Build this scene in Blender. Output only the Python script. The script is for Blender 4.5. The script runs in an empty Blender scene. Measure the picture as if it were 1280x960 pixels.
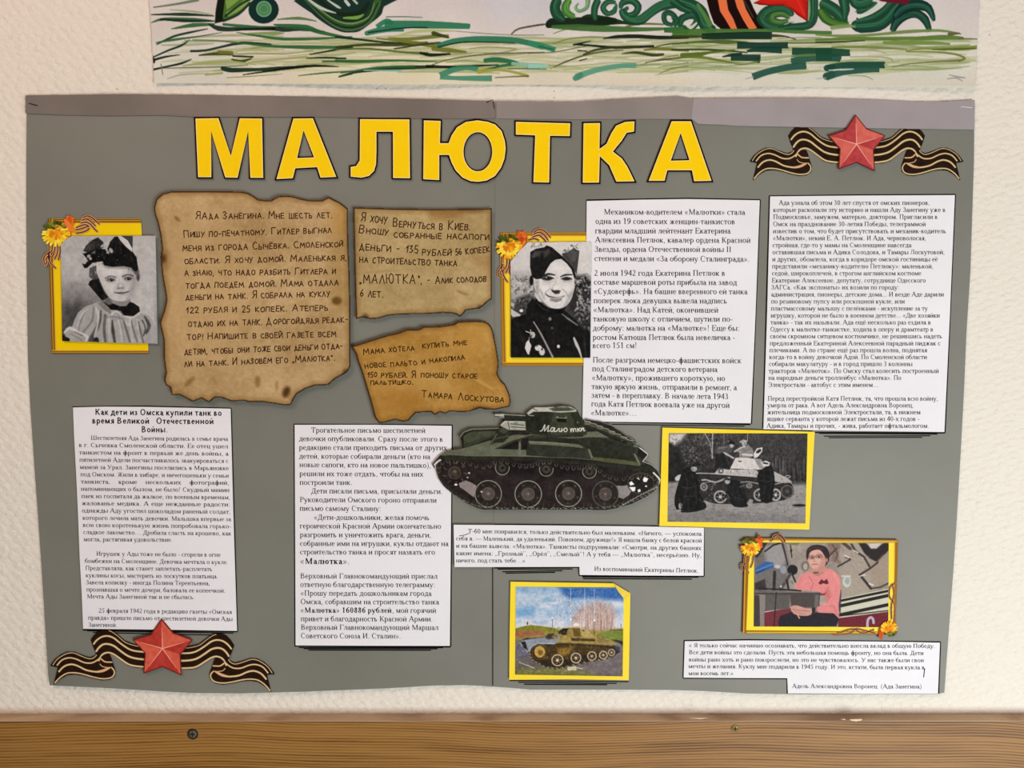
import bpy, bmesh, math, random
import numpy as np
from mathutils import Vector, geometry

# ------------------------------------------------------------------ camera, world, lights, exposure
D, ZC, TILT, F = 0.76, 1.45, math.radians(4.3), 950.0     # metres, metres, radians, focal length for a 1280 px wide frame
sc = bpy.context.scene
cam = bpy.data.cameras.new('camera'); cam.lens = F/1280*36; cam.sensor_width = 36; cam.clip_start = .01
camo = bpy.data.objects.new('camera', cam); sc.collection.objects.link(camo)
camo.location = (0, -D, ZC); camo.rotation_euler = (math.pi/2-TILT, 0, 0); sc.camera = camo

world = bpy.data.worlds.new('world'); sc.world = world; world.use_nodes = True
world.node_tree.nodes['Background'].inputs[0].default_value = (.93, .95, 1, 1)
world.node_tree.nodes['Background'].inputs[1].default_value = .09

def area(name, loc, target, sx, sy, power, col):
    l = bpy.data.lights.new(name, 'AREA'); l.shape = 'RECTANGLE'; l.size = sx; l.size_y = sy; l.energy = power; l.color = col
    o = bpy.data.objects.new(name, l); sc.collection.objects.link(o); o.location = loc
    o.rotation_euler = (Vector(target)-Vector(loc)).to_track_quat('-Z', 'Y').to_euler()
    return o
area('ceiling_lamp', (-.8, -1.2, 2.55), (0, 0, 1.4), .9, .5, 13, (1, .655, .5))       # warm ceiling lamp
area('low_fill_light', (.95, -1.5, .66), (.2, 0, 1.1), 1.1, .8, 30, (.95, .965, .97))     # added unseen fill, low on the right, to brighten the lower wall

sc.view_settings.view_transform = 'Standard'; sc.view_settings.look = 'None'
sc.view_settings.exposure = 0.02; sc.view_settings.gamma = 1.0; sc.view_settings.use_curve_mapping = False

# ------------------------------------------------------------------ pixel -> place on the wall
CT, ST = math.cos(TILT), math.sin(TILT)
def ray(px, py):
    a = (np.asarray(px, float)-640)/F; b = (480-np.asarray(py, float))/F
    return a, CT+b*ST, -ST+b*CT
def W(px, py, off=0.):
    dx, dy, dz = ray(px, py); t = (D-off)/dy
    return dx*t, -off+0*dx, ZC+dz*t
def relief(x, z):          # how far the poster stands off the wall: it is not quite flat and its lower edge lifts
    v = np.clip((z-1.075)/.6, 0, 1)
    return .0022+.0022*np.exp(-v*16)+.0007*np.sin(8*x+1)*np.sin(5*z)+.0005*np.sin(17*x+9*z)+.0005*np.exp(-(1-v)*18)*np.sin(31*x)
def P(px, py, layer):
    x, y, z = W(px, py, .003)
    for _ in range(2):
        o = relief(x, z)+layer; x, y, z = W(px, py, o)
    return np.stack([x, y, z], -1)

# ------------------------------------------------------------------ mesh and object helpers
COL = sc.collection
def lin(c):
    c = np.asarray(c, float)/255
    return np.where(c <= .04045, c/12.92, ((c+.055)/1.055)**2.4)
def tag(o, label, cat, group=None):
    o['label'] = label; o['category'] = cat
    if group: o['group'] = group
    return o
def link(name, me, mat=None, parent=None):
    o = bpy.data.objects.new(name, me); COL.objects.link(o)
    if mat: me.materials.append(mat)
    if parent: o.parent = parent
    return o
def quads(name, V, Q, mat, parent=None, colors=None):
    me = bpy.data.meshes.new(name); V = np.asarray(V, np.float32); Q = np.asarray(Q, np.int32)
    me.vertices.add(len(V)); me.vertices.foreach_set('co', V.ravel())
    me.loops.add(Q.size); me.loops.foreach_set('vertex_index', Q.ravel())
    me.polygons.add(len(Q)); me.polygons.foreach_set('loop_start', np.arange(0, Q.size, Q.shape[1], dtype=np.int32))
    me.update(calc_edges=True)
    if colors is not None:
        at = me.color_attributes.new('Col', 'FLOAT_COLOR', 'POINT')
        at.data.foreach_set('color', np.concatenate([colors, np.ones((len(colors), 1))], 1).astype(np.float32).ravel())
    return link(name, me, mat, parent)
def skirt(V, Q, thick, C=None):            # gives a sheet its edge
    e = np.concatenate([Q[:, [i, (i+1) % 4]] for i in range(4)]); k = np.sort(e, 1)
    key = k[:, 0].astype(np.int64)*len(V)+k[:, 1]
    u, idx, cnt = np.unique(key, return_index=True, return_counts=True)
    b = e[idx[cnt == 1]]; vs, inv = np.unique(b, return_inverse=True); inv = inv.reshape(b.shape)
    n = len(V); V2 = np.concatenate([V, V[vs]+np.array([0, thick, 0])])
    Q2 = np.concatenate([Q, np.stack([b[:, 1], b[:, 0], n+inv[:, 0], n+inv[:, 1]], 1)])
    return V2, Q2, (None if C is None else np.concatenate([C, C[vs]]))

def sheet(name, pts, layer, mat, parent=None, thick=.0003, step=22, holes=(), surf=P):
    """a flat cut-out with exact outline, following the surface it lies on; pts in pixels"""
    loops = [[Vector((x, y, 0)) for x, y in L] for L in [pts]+list(holes)]
    tris = geometry.tessellate_polygon(loops); flat = [v for L in loops for v in L]
    bm = bmesh.new(); vs = [bm.verts.new(v) for v in flat]
    for t in tris:
        try: bm.faces.new([vs[i] for i in t])
        except ValueError: pass
    xs = [v.x for v in flat]; ys = [v.y for v in flat]
    for a, lo, hi in ((0, min(xs), max(xs)), (1, min(ys), max(ys))):
        n = int((hi-lo)/step)
        for i in range(1, n+1):
            c = [0, 0, 0]; c[a] = lo+(hi-lo)*i/(n+1); no = [0, 0, 0]; no[a] = 1
            bmesh.ops.bisect_plane(bm, geom=bm.verts[:]+bm.edges[:]+bm.faces[:], plane_co=c, plane_no=no)
    bnd = [e for e in bm.edges if len(e.link_faces) == 1]
    co = np.array([v.co[:] for v in bm.verts]); bm.verts.index_update()
    p3 = surf(co[:, 0], co[:, 1], layer)
    for v, p in zip(bm.verts, p3): v.co = p
    r = bmesh.ops.extrude_edge_only(bm, edges=bnd)
    for v in r['geom']:
        if isinstance(v, bmesh.types.BMVert): v.co.y += thick
    bmesh.ops.recalc_face_normals(bm, faces=bm.faces)
    me = bpy.data.meshes.new(name); bm.to_mesh(me); bm.free()
    for p in me.polygons: p.use_smooth = False
    return link(name, me, mat, parent)

def inset(pts, d):
    """move a closed outline inwards by d (negative: outwards)"""
    p = np.array(pts, float); n = len(p); A = 0
    for i in range(n): A += p[i-1][0]*p[i][1]-p[i][0]*p[i-1][1]
    s = 1 if A > 0 else -1; out = []
    for i in range(n):
        a, b, c = p[i-1], p[i], p[(i+1) % n]
        u = (b-a)/np.linalg.norm(b-a); v = (c-b)/np.linalg.norm(c-b)
        n1 = s*np.array([-u[1], u[0]]); n2 = s*np.array([-v[1], v[0]]); m = n1+n2
        k = max(m@m/2, .35); out.append(tuple(b+d*m/k))
    return out
def box(name, x0, x1, y0, y1, z0, z1, mat, parent=None, bevel=0):
    bm = bmesh.new(); bmesh.ops.create_cube(bm, size=1)
    for v in bm.verts: v.co = ((x0+x1)/2+v.co.x*(x1-x0), (y0+y1)/2+v.co.y*(y1-y0), (z0+z1)/2+v.co.z*(z1-z0))
    if bevel: bmesh.ops.bevel(bm, geom=bm.edges[:], offset=bevel, segments=2, affect='EDGES')
    me = bpy.data.meshes.new(name); bm.to_mesh(me); bm.free(); return link(name, me, mat, parent)

# ------------------------------------------------------------------ materials
def mat(name, col=(128, 128, 128), rough=.6, spec=.3):
    m = bpy.data.materials.new(name); m.use_nodes = True; b = m.node_tree.nodes['Principled BSDF']
    b.inputs['Base Color'].default_value = (*lin(col), 1); b.inputs['Roughness'].default_value = rough
    b.inputs['Specular IOR Level'].default_value = spec
    return m, m.node_tree, b
def N(nt, t, **kw):
    n = nt.nodes.new(t)
    for k, v in kw.items():
        if k in n.inputs: n.inputs[k].default_value = v
        else: setattr(n, k, v)
    return n
def mottled(name, c1, c2, scale, rough=.6, spec=.3, bump=0, bscale=400, stretch=(1, 1, 1), detail=4):
    m, nt, b = mat(name, c1, rough, spec)
    tc = N(nt, 'ShaderNodeTexCoord'); mp = N(nt, 'ShaderNodeMapping'); mp.inputs['Scale'].default_value = stretch
    nt.links.new(tc.outputs['Object'], mp.inputs[0])
    n = N(nt, 'ShaderNodeTexNoise', Scale=scale, Detail=detail); nt.links.new(mp.outputs[0], n.inputs['Vector'])
    r = N(nt, 'ShaderNodeValToRGB'); r.color_ramp.elements[0].position = .35; r.color_ramp.elements[1].position = .65
    r.color_ramp.elements[0].color = (*lin(c1), 1); r.color_ramp.elements[1].color = (*lin(c2), 1)
    nt.links.new(n.outputs['Fac'], r.inputs[0]); nt.links.new(r.outputs[0], b.inputs['Base Color'])
    if bump:
        n2 = N(nt, 'ShaderNodeTexNoise', Scale=bscale, Detail=2); nt.links.new(tc.outputs['Object'], n2.inputs['Vector'])
        bp = N(nt, 'ShaderNodeBump', Strength=bump, Distance=.0004); nt.links.new(n2.outputs['Fac'], bp.inputs['Height'])
        nt.links.new(bp.outputs[0], b.inputs['Normal'])
    return m
def printed(name, rough=.6, spec=.3):      # colour print: the colours lie in the sheet's colour attribute
    m, nt, b = mat(name, (128,)*3, rough, spec); a = N(nt, 'ShaderNodeAttribute', attribute_name='Col')
    nt.links.new(a.outputs['Color'], b.inputs['Base Color']); return m

M_PRINT = printed('colour_print', .55, .06); M_PHOTO = printed('photo_paper', .5, .06); M_PAINT = printed('gouache_on_paper', .8, .04)
M_GREY = mottled('grey_banner_print', (120, 122, 113), (127, 129, 120), 9, .5, .35)
M_PAPER = mottled('white_office_paper', (233, 235, 240), (239, 241, 246), 12, .75, .1)
M_INK = mat('printer_ink', (22, 21, 23), .8, .03)[0]
M_LINE = mat('black_print_line', (18, 17, 16), .7, .03)[0]
M_HAND = mat('brown_pen_ink', (58, 26, 10), .8, .03)[0]
M_YEL = mottled('yellow_print', (255, 213, 4), (255, 217, 10), 40, .5, .1)
M_RIM = mat('pale_yellow_rim', (255, 232, 150), .5)[0]
M_MAT = mottled('yellow_photo_mat', (250, 222, 40), (252, 228, 66), 20, .5, .1)
M_BLK = mat('brown_black_print', (26, 9, 8), .7, .03)[0]
M_TAPE_SHEEN = [mottled('adhesive_strip_%s' % n, a, b, 14, r, .4) for n, a, b, r in
          (('brown', (113, 107, 101), (126, 119, 113), .5), ('grey', (138, 131, 128), (148, 142, 138), .45), ('mauve', (156, 149, 152), (166, 160, 163), .4))]  # film sheen put into the colour, paler from left strip to right

# wallpaper: off-white vinyl embossed with slanting rows of small scales
m, nt, b = mat('embossed_wallpaper', (235, 231, 219), .7, .2); M_WALL = m
tc = N(nt, 'ShaderNodeTexCoord'); mp = N(nt, 'ShaderNodeMapping'); mp.inputs['Rotation'].default_value = (0, math.radians(27), 0)
mp.inputs['Scale'].default_value = (115, 1, 165); nt.links.new(tc.outputs['Object'], mp.inputs[0])
nz = N(nt, 'ShaderNodeTexNoise', Scale=1.3, Detail=1); nt.links.new(mp.outputs[0], nz.inputs['Vector'])
mix = N(nt, 'ShaderNodeVectorMath', operation='MULTIPLY_ADD'); mix.inputs[1].default_value = (.8, 0, .8)
nt.links.new(nz.outputs['Color'], mix.inputs[0]); nt.links.new(mp.outputs[0], mix.inputs[2])
vo = N(nt, 'ShaderNodeTexVoronoi', feature='SMOOTH_F1', Scale=1, Randomness=.55, Smoothness=.25); nt.links.new(mix.outputs[0], vo.inputs['Vector'])
fn = N(nt, 'ShaderNodeTexNoise', Scale=700, Detail=3); nt.links.new(tc.outputs['Object'], fn.inputs['Vector'])
ad = N(nt, 'ShaderNodeMath', operation='MULTIPLY_ADD'); ad.inputs[1].default_value = .35
nt.links.new(fn.outputs['Fac'], ad.inputs[0]); nt.links.new(vo.outputs['Distance'], ad.inputs[2])
bp = N(nt, 'ShaderNodeBump', Strength=.85, Distance=.0016, invert=True); nt.links.new(ad.outputs[0], bp.inputs['Height']); nt.links.new(bp.outputs[0], b.inputs['Normal'])

# wood laminate: fine dark grain lines running along the rail
def wood(name, c1, c2, c3, rough):
    m, nt, b = mat(name, c1, rough, .35); tc = N(nt, 'ShaderNodeTexCoord')
    wv = N(nt, 'ShaderNodeTexNoise', Scale=2.2, Detail=2); nt.links.new(tc.outputs['Object'], wv.inputs['Vector'])
    ma = N(nt, 'ShaderNodeVectorMath', operation='MULTIPLY_ADD'); ma.inputs[1].default_value = (0, .02, .05)
    nt.links.new(wv.outputs['Color'], ma.inputs[0]); nt.links.new(tc.outputs['Object'], ma.inputs[2])
    mp = N(nt, 'ShaderNodeMapping'); mp.inputs['Scale'].default_value = (7, 60, 330); nt.links.new(ma.outputs[0], mp.inputs[0])
    mw = N(nt, 'ShaderNodeMapping'); mw.inputs['Scale'].default_value = (.12, 1, 1); nt.links.new(ma.outputs[0], mw.inputs[0])
    n1 = N(nt, 'ShaderNodeTexNoise', Scale=1, Detail=5, Roughness=.7); nt.links.new(mp.outputs[0], n1.inputs['Vector'])
    mp2 = N(nt, 'ShaderNodeMapping'); mp2.inputs['Scale'].default_value = (1.5, 6, 40); nt.links.new(ma.outputs[0], mp2.inputs[0])
    n2 = N(nt, 'ShaderNodeTexNoise', Scale=1, Detail=3); nt.links.new(mp2.outputs[0], n2.inputs['Vector'])
    s = N(nt, 'ShaderNodeMath', operation='MULTIPLY_ADD'); s.inputs[1].default_value = .30
    nt.links.new(n2.outputs['Fac'], s.inputs[0]); s2 = N(nt, 'ShaderNodeMath', operation='MULTIPLY'); s2.inputs[1].default_value = .6
    nt.links.new(n1.outputs['Fac'], s2.inputs[0]); nt.links.new(s2.outputs[0], s.inputs[2])
    wt = N(nt, 'ShaderNodeTexWave', wave_type='BANDS', bands_direction='Z', Scale=104, Distortion=9, Detail=3); wt.inputs['Detail Scale'].default_value = .12; nt.links.new(mw.outputs[0], wt.inputs['Vector'])
    s3 = N(nt, 'ShaderNodeMath', operation='MULTIPLY_ADD'); s3.inputs[1].default_value = .20; nt.links.new(wt.outputs['Fac'], s3.inputs[0]); nt.links.new(s.outputs[0], s3.inputs[2]); s = N(nt, 'ShaderNodeMath', operation='SUBTRACT'); s.inputs[1].default_value = .025; nt.links.new(s3.outputs[0], s.inputs[0])
    r = N(nt, 'ShaderNodeValToRGB'); e = r.color_ramp.elements; e[0].position = .36; e[0].color = (*lin(c3), 1); e[1].position = .62; e[1].color = (*lin(c2), 1)
    e2 = e.new(.48); e2.color = (*lin(c1), 1)
    nt.links.new(s.outputs[0], r.inputs[0]); nt.links.new(r.outputs[0], b.inputs['Base Color'])
    bp = N(nt, 'ShaderNodeBump', Strength=.25, Distance=.0004); nt.links.new(n1.outputs['Fac'], bp.inputs['Height']); nt.links.new(bp.outputs[0], b.inputs['Normal'])
    return m
M_WOOD = wood('oak_laminate', (138, 98, 44), (160, 118, 60), (94, 58, 16), .5)
M_EDGE = wood('pale_laminate_edge', (176, 146, 116), (190, 162, 132), (150, 120, 92), .5)  # paler, less saturated tone than the rail front
M_FLOOR = mottled('grey_linoleum', (120, 112, 100), (134, 126, 114), 30, .5)
M_WHITE = mottled('white_ceiling_paint', (232, 231, 226), (236, 235, 230), 5, .8)

# ------------------------------------------------------------------ the setting
def struct(o, label=None):
    o['kind'] = 'structure'
    if label: o['label'] = label
    return o
ZR = float(W(640, 892, 0)[2])                         # top of the wooden rail
HW = 2.6
struct(box('wall_back', -HW, HW, 0, .12, 0, 2.7, M_WALL), 'wall covered in off-white embossed wallpaper')
struct(box('floor', -HW, HW, -4.2, .0, -.06, 0, M_FLOOR)); struct(box('ceiling', -HW, HW, -4.2, 0, 2.7, 2.76, M_WHITE))
struct(box('baseboard_back', -HW, HW, -.018, 0, 0, .09, M_WOOD, bevel=.003))
rail = struct(box('trim_1', -HW, HW, -.0145, -.0001, ZR-.15, ZR-.0008, M_WOOD, bevel=.0005), 'oak laminate chair rail running along the wall')
struct(box('edge_band', -HW, HW, -.0146, -.0001, ZR-.0008, ZR, M_EDGE, rail), 'paler top edge of the rail')
# ------------------------------------------------------------------ a small serif alphabet (strokes as quads), units 1/1000 em
class Pen:
    def __init__(s, T=98, t=44): s.T, s.t, s.q, s.sx, s.sy, s.sans = T, t, [], 1., 1., False
    def rect(s, x0, x1, y0, y1): s.q.append([(x0, y0), (x1, y0), (x1, y1), (x0, y1)])
    def V(s, x, y0, y1, b=1, u=1, w=None):
        x, y0, y1 = x*s.sx, y0*s.sy, y1*s.sy; h = (w or s.T)/2; s.rect(x-h, x+h, y0, y1)
        b, u = (0, 0) if s.sans else (b, u)
        if b: s.rect(x-h-34, x+h+34, y0, y0+s.t*.7)
        if u: s.rect(x-h-34, x+h+34, y1-s.t*.7, y1)
    def H(s, x0, x1, y, w=None): h = (w or s.t)/2; s.rect(x0*s.sx, x1*s.sx, y*s.sy-h, y*s.sy+h)
    def L(s, pts, w):
        ws = w if isinstance(w, (list, tuple)) else [w]*len(pts)
        P_ = [(x*s.sx, y*s.sy) for x, y in pts]
        for i in range(len(P_)-1):
            (x0, y0), (x1, y1) = P_[i], P_[i+1]; d = math.hypot(x1-x0, y1-y0) or 1; nx, ny = -(y1-y0)/d, (x1-x0)/d; a, b = ws[i]/2, ws[i+1]/2
            s.q.append([(x0+nx*a, y0+ny*a), (x0-nx*a, y0-ny*a), (x1-nx*b, y1-ny*b), (x1+nx*b, y1+ny*b)])
    def O(s, cx, cy, rx, ry, a0=0, a1=360, Tl=None, Tr=None):
        cx, cy, rx, ry = cx*s.sx, cy*s.sy, rx*s.sx, ry*s.sy; Tl = Tl or s.T; Tr = Tr or s.T
        n = max(4, int(abs(a1-a0)/28)); pr = None
        for i in range(n+1):
            a = math.radians(a0+(a1-a0)*i/n); c, d = math.cos(a), math.sin(a); T = Tr if c > 0 else Tl
            k = ((cx+rx*c, cy+ry*d), (cx+(rx-T)*c, cy+(ry-s.t)*d))
            if pr: s.q.append([pr[0], pr[1], k[1], k[0]])
            pr = k
    def dot(s, x, y, r=48): x, y = x*s.sx, y*s.sy; s.q.append([(x-r, y), (x, y-r), (x+r, y), (x, y+r)])
    def sf(s, x, y): return None if s.sans else s.rect(x*s.sx-75, x*s.sx+75, y*s.sy-s.t*.4, y*s.sy+s.t*.4)
def skel(p, c):
    T, t = p.T, p.t
    if c == 'в': p.V(110, 0, 450); p.O(215, 345, 150, 105, -90, 90); p.O(215, 125, 205, 125, -90, 90); p.H(100, 220, 433); p.H(110, 230, 240); p.H(100, 220, 17)
    elif c == 'г': p.V(115, 0, 450); p.H(60, 385, 433); p.L([(375, 440), (375, 325)], t*1.4)
    elif c == 'д': p.V(375, 0, 450, 0, 1); p.L([(90, 20), (160, 120), (185, 440)], t*1.3); p.H(140, 420, 433); p.H(25, 490, 17, t*1.1); p.L([(40, 25), (35, -130)], t*1.5); p.L([(475, 25), (480, -130)], t*1.5)
    elif c == 'ж':
        p.V(345, 0, 450); p.L([(90, 415), (160, 400), (230, 260), (345, 235)], t*1.2); p.L([(600, 415), (530, 400), (460, 260), (345, 235)], t*1.2)
        p.L([(245, 245), (160, 60), (60, 17)], [T*.8, T*.8, t]); p.L([(445, 245), (530, 60), (630, 17)], [T*.8, T*.8, t]); p.dot(95, 410); p.dot(595, 410)
    elif c == 'з': p.O(180, 340, 145, 110, -90, 150, Tl=t); p.O(180, 125, 180, 135, -160, 90, Tl=t); p.H(120, 200, 238); p.dot(65, 375, 40); p.dot(45, 90, 40)
    elif c in 'ий':
        p.V(115, 0, 450); p.V(420, 0, 450); p.L([(130, 60), (405, 390)], t*1.2)
        if c == 'й': p.O(267, 640, 100, 95, 195, 345, 40, 40)
    elif c == 'к': p.V(110, 0, 450); p.L([(150, 232), (240, 260), (320, 400), (400, 415)], t*1.2); p.dot(400, 408); p.L([(215, 250), (330, 70), (455, 17)], [T, T, t])
    elif c == 'л': p.V(385, 0, 450); p.L([(35, 45), (100, 40), (150, 150), (175, 440)], t*1.3); p.H(130, 430, 433); p.dot(50, 48, 36)
    elif c == 'м': p.V(105, 0, 450, 1, 1, t*1.2); p.V(520, 0, 450); p.L([(115, 440), (310, 40)], T); p.L([(310, 20), (510, 430)], t*1.2)
    elif c == 'н': p.V(115, 0, 450); p.V(420, 0, 450); p.H(115, 420, 235)
    elif c == 'о': p.O(250, 225, 222, 237)
    elif c == 'п': p.V(115, 0, 450); p.V(420, 0, 450); p.H(60 if not p.sans else 100, 480 if not p.sans else 440, 450-p.t*.4)
    elif c == 'с': p.O(235, 225, 208, 237, 42, 318, Tr=t); p.dot(372, 335, 42)
    elif c == 'т':
        p.V(218, 0, 450, 1, 0); p.H(20, 415, 450-p.t*.4)
        if not p.sans: p.L([(32, 440), (28, 325)], t*1.3); p.L([(405, 440), (409, 325)], t*1.3)
    elif c == 'х': p.L([(90, 435), (400, 15)], T*.95); p.L([(400, 435), (90, 15)], t*1.2); [p.sf(*k) for k in ((95, 440), (400, 440), (95, 10), (400, 10))]
    elif c == 'ц': p.V(115, 0, 450, 0, 1); p.V(400, 0, 450, 0, 1); p.H(60, 495, 17); p.L([(485, 25), (488, -130)], t*1.5)
    elif c == 'ч': p.V(380, 0, 450); p.V(110, 260, 450, 0, 1); p.L([(85, 280), (140, 205), (250, 195), (380, 235)], t*1.4)
    elif c in 'шщ':
        for x in (115, 380, 645): p.V(x, 0, 450, 0, 1)
        p.H(60, 700, 17)
        if c == 'щ': p.H(690, 745, 17); p.L([(738, 25), (740, -130)], t*1.5)
    elif c == 'э': p.O(195, 225, 205, 237, -140, 140, Tl=t); p.H(140, 390, 232); p.dot(60, 335, 42)
    elif c == 'ю': p.V(112, 0, 450); p.H(112, 340, 235); p.O(520, 225, 200, 237)
    elif c == 'я': p.V(355, 0, 450); p.O(240, 322, 170, 128, 90, 270); p.H(230, 360, 433); p.H(230, 360, 210); p.L([(270, 215), (150, 50), (30, 17)], [T*.8, T*.8, t])
    elif c in 'ьыъ':
        x = 190 if c == 'ъ' else 112
        p.V(x, 0, 450); p.O(x+100, 125, 190, 125, -90, 90); p.H(x, x+110, 17); p.H(x, x+110, 235)
        if c == 'ъ': p.H(20, 200, 433)
        if c == 'ы': p.V(555, 0, 450)
    else: return False
    return True
LOW = dict(zip('абвгдеёжзийклмнопрстуфхцчшщъыьэюя', (444, 509, 472, 410, 509, 444, 444, 691, 395, 535, 535, 486, 499, 633, 535, 500, 535, 500, 444, 437, 500, 648, 500, 520, 503, 760, 765, 517, 671, 456, 429, 747, 460)))
UP = dict(zip('АБВГДЕЁЖЗИКЛМНОПРСТУФХЧШЭЮЯ', (722, 574, 667, 578, 682, 611, 611, 896, 501, 722, 667, 678, 889, 722, 722, 722, 556, 667, 611, 708, 790, 722, 662, 1009, 660, 1041, 667)))
PUN = {'.': 250, ',': 250, ':': 278, ' ': 250, '-': 333, '!': 333, '?': 444, '(': 333, ')': 333, '«': 500, '»': 500, '„': 444, '“': 444, '…': 1000, '—': 1000, 'I': 333, '–': 500}
_g = {}
def glyph(c, bold=False):
    if (c, bold) in _g: return _g[c, bold]
    p = Pen(132, 96) if bold == 'sans' else Pen(140 if bold else 104, 54 if bold else 44); p.sans = bold == 'sans'; T, t = p.T, p.t; w = 500
    if c in LOW:
        w = LOW[c]
        if skel(p, c): pass
        elif c == 'а': p.V(315, 30, 330, 0, 0); p.H(315, 440, 22, t*1.3); p.O(200, 325, 152, 137, 0, 160, Tl=t); p.dot(85, 345, 44); p.O(195, 128, 160, 138, 55, 330, Tr=t); p.L([(170, 250), (310, 290)], t*1.3)
        elif c == 'б': p.O(252, 222, 222, 234); p.L([(45, 240), (65, 430), (150, 560), (300, 600), (415, 680)], [T, T*.8, t*1.4, t*1.6, T*.7])
        elif c in 'её':
            p.O(232, 225, 205, 237, 0, 318, Tr=T*.75); p.H(60, 420, 245)
            if c == 'ё': p.dot(150, 590, 50); p.dot(310, 590, 50)
        elif c == 'р': p.V(115, -215, 450); p.O(275, 225, 195, 237, -150, 150, Tl=t*1.2)
        elif c == 'у': p.L([(75, 440), (255, 20)], T); p.L([(425, 440), (210, -150), (150, -205), (80, -190)], [t*1.1, t*1.1, t*1.5, t*2]); p.sf(80, 438); p.sf(420, 438); p.dot(75, -175, 45)
        elif c == 'ф': p.V(324, -215, 670, 1, 1); p.O(185, 225, 150, 237); p.O(463, 225, 150, 237)
    elif c in UP:
        w = UP[c]; l = c.lower()
        if c == 'А': p.L([(80, 10), (345, 665)], t*1.2); p.L([(355, 665), (620, 10)], T*1.15); p.H(180, 500, 225); p.sf(90, 13); p.sf(620, 13)
        elif c == 'Б': p.V(140, 0, 662); p.H(90, 500, 645); p.L([(490, 650), (490, 520)], t*1.5); p.O(320, 185, 215, 190, -90, 90); p.H(130, 330, 358); p.H(130, 330, 15)
        elif c in 'ЕЁ': p.V(145, 0, 662); p.H(100, 545, 645); p.L([(540, 650), (540, 520)], t*1.5); p.H(145, 410, 345); p.L([(408, 420), (408, 270)], t*1.4); p.H(100, 560, 17); p.L([(560, 10), (575, 150)], t*1.5)
        elif c == 'Р': p.V(140, 0, 662); p.O(300, 490, 220, 172, -90, 90); p.H(130, 310, 645); p.H(130, 310, 335)
        elif c == 'У': p.L([(110, 650), (380, 190)], T); p.L([(620, 650), (340, 80), (250, 20), (170, 40)], [t*1.2, t*1.2, t*1.6, t*2]); p.sf(110, 648); p.sf(615, 648); p.dot(150, 55, 50)
        elif c == 'Ф': p.V(395, 0, 662); p.O(395, 330, 345, 225)
        else:
            p.sy = 662/450; p.sx = w/LOW[l]; skel(p, l)
    elif c.isdigit():
        if c == '1': p.V(255, 0, 676, 1, 0); p.L([(120, 570), (240, 650)], t*1.6)
        elif c == '2': p.O(235, 500, 175, 176, -10, 165, Tl=t*1.3); p.L([(385, 470), (300, 300), (60, 45)], [T*.9, T*.6, t*1.4]); p.H(50, 445, 35, 68)
        elif c == '3': p.O(220, 510, 165, 165, -90, 160, Tl=t*1.2); p.O(220, 185, 200, 195, -155, 90, Tl=t*1.2); p.H(150, 240, 350)
        elif c == '4': p.V(345, 0, 676, 0, 0); p.L([(345, 650), (40, 190)], t*1.4); p.H(25, 470, 195, 55)
        elif c == '5': p.H(150, 430, 630, 66); p.L([(160, 640), (105, 380)], t*1.3); p.O(205, 205, 220, 210, -150, 115, Tl=t*1.3)
        elif c == '6': p.O(255, 215, 210, 225); p.L([(75, 230), (100, 420), (220, 590), (430, 675)], [T, T*.95, T*.7, t*1.2])
        elif c == '9': p.O(245, 455, 210, 225); p.L([(425, 445), (400, 255), (280, 90), (70, -5)], [T, T*.95, T*.7, t*1.2])
        elif c == '8': p.O(250, 510, 170, 165); p.O(250, 180, 200, 195)
        else: p.O(250, 330, 215, 348)
    else:
        w = PUN.get(c, 300)
        if c == '.': p.dot(125, 40, 58)
        elif c == ',': p.dot(125, 40, 58); p.L([(150, 30), (140, -60), (80, -130)], [60, 40, 20])
        elif c == ':': p.dot(140, 40, 58); p.dot(140, 400, 58)
        elif c == '-': p.H(40, 285, 220, 58)
        elif c == '–': p.H(10, 490, 225, 44)
        elif c == '—': p.H(10, 990, 225, 44)
        elif c == '!': p.dot(165, 40, 58); p.L([(165, 670), (165, 180)], [100, 28])
        elif c == '?': p.dot(200, 40, 58); p.O(215, 500, 165, 170, -60, 170); p.L([(290, 370), (200, 250), (200, 170)], t*1.6)
        elif c == '(': p.L([(290, 675), (150, 530), (100, 240), (150, -40), (290, -175)], [t, 55, 75, 55, t])
        elif c == ')': p.L([(40, 675), (180, 530), (230, 240), (180, -40), (40, -175)], [t, 55, 75, 55, t])
        elif c in '«»':
            for x in (60, 240):
                if c == '«': p.L([(x+180, 410), (x, 225), (x+180, 40)], 52)
                else: p.L([(x, 410), (x+180, 225), (x, 40)], 52)
        elif c in '„“':
            for x in (110, 300):
                y = 0 if c == '„' else 560
                p.dot(x, y+35, 56); p.L([(x+25, y+25), (x, y-105)] if y == 0 else [(x-20, y+45), (x+5, y+150)], [50, 22])
        elif c == '…': [p.dot(x, 40, 55) for x in (165, 500, 835)]
        elif c == 'I': p.V(165, 0, 662)
    q = np.array(p.q) if p.q else np.zeros((0, 4, 2)); _g[c, bold] = (q, w); return q, w

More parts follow.
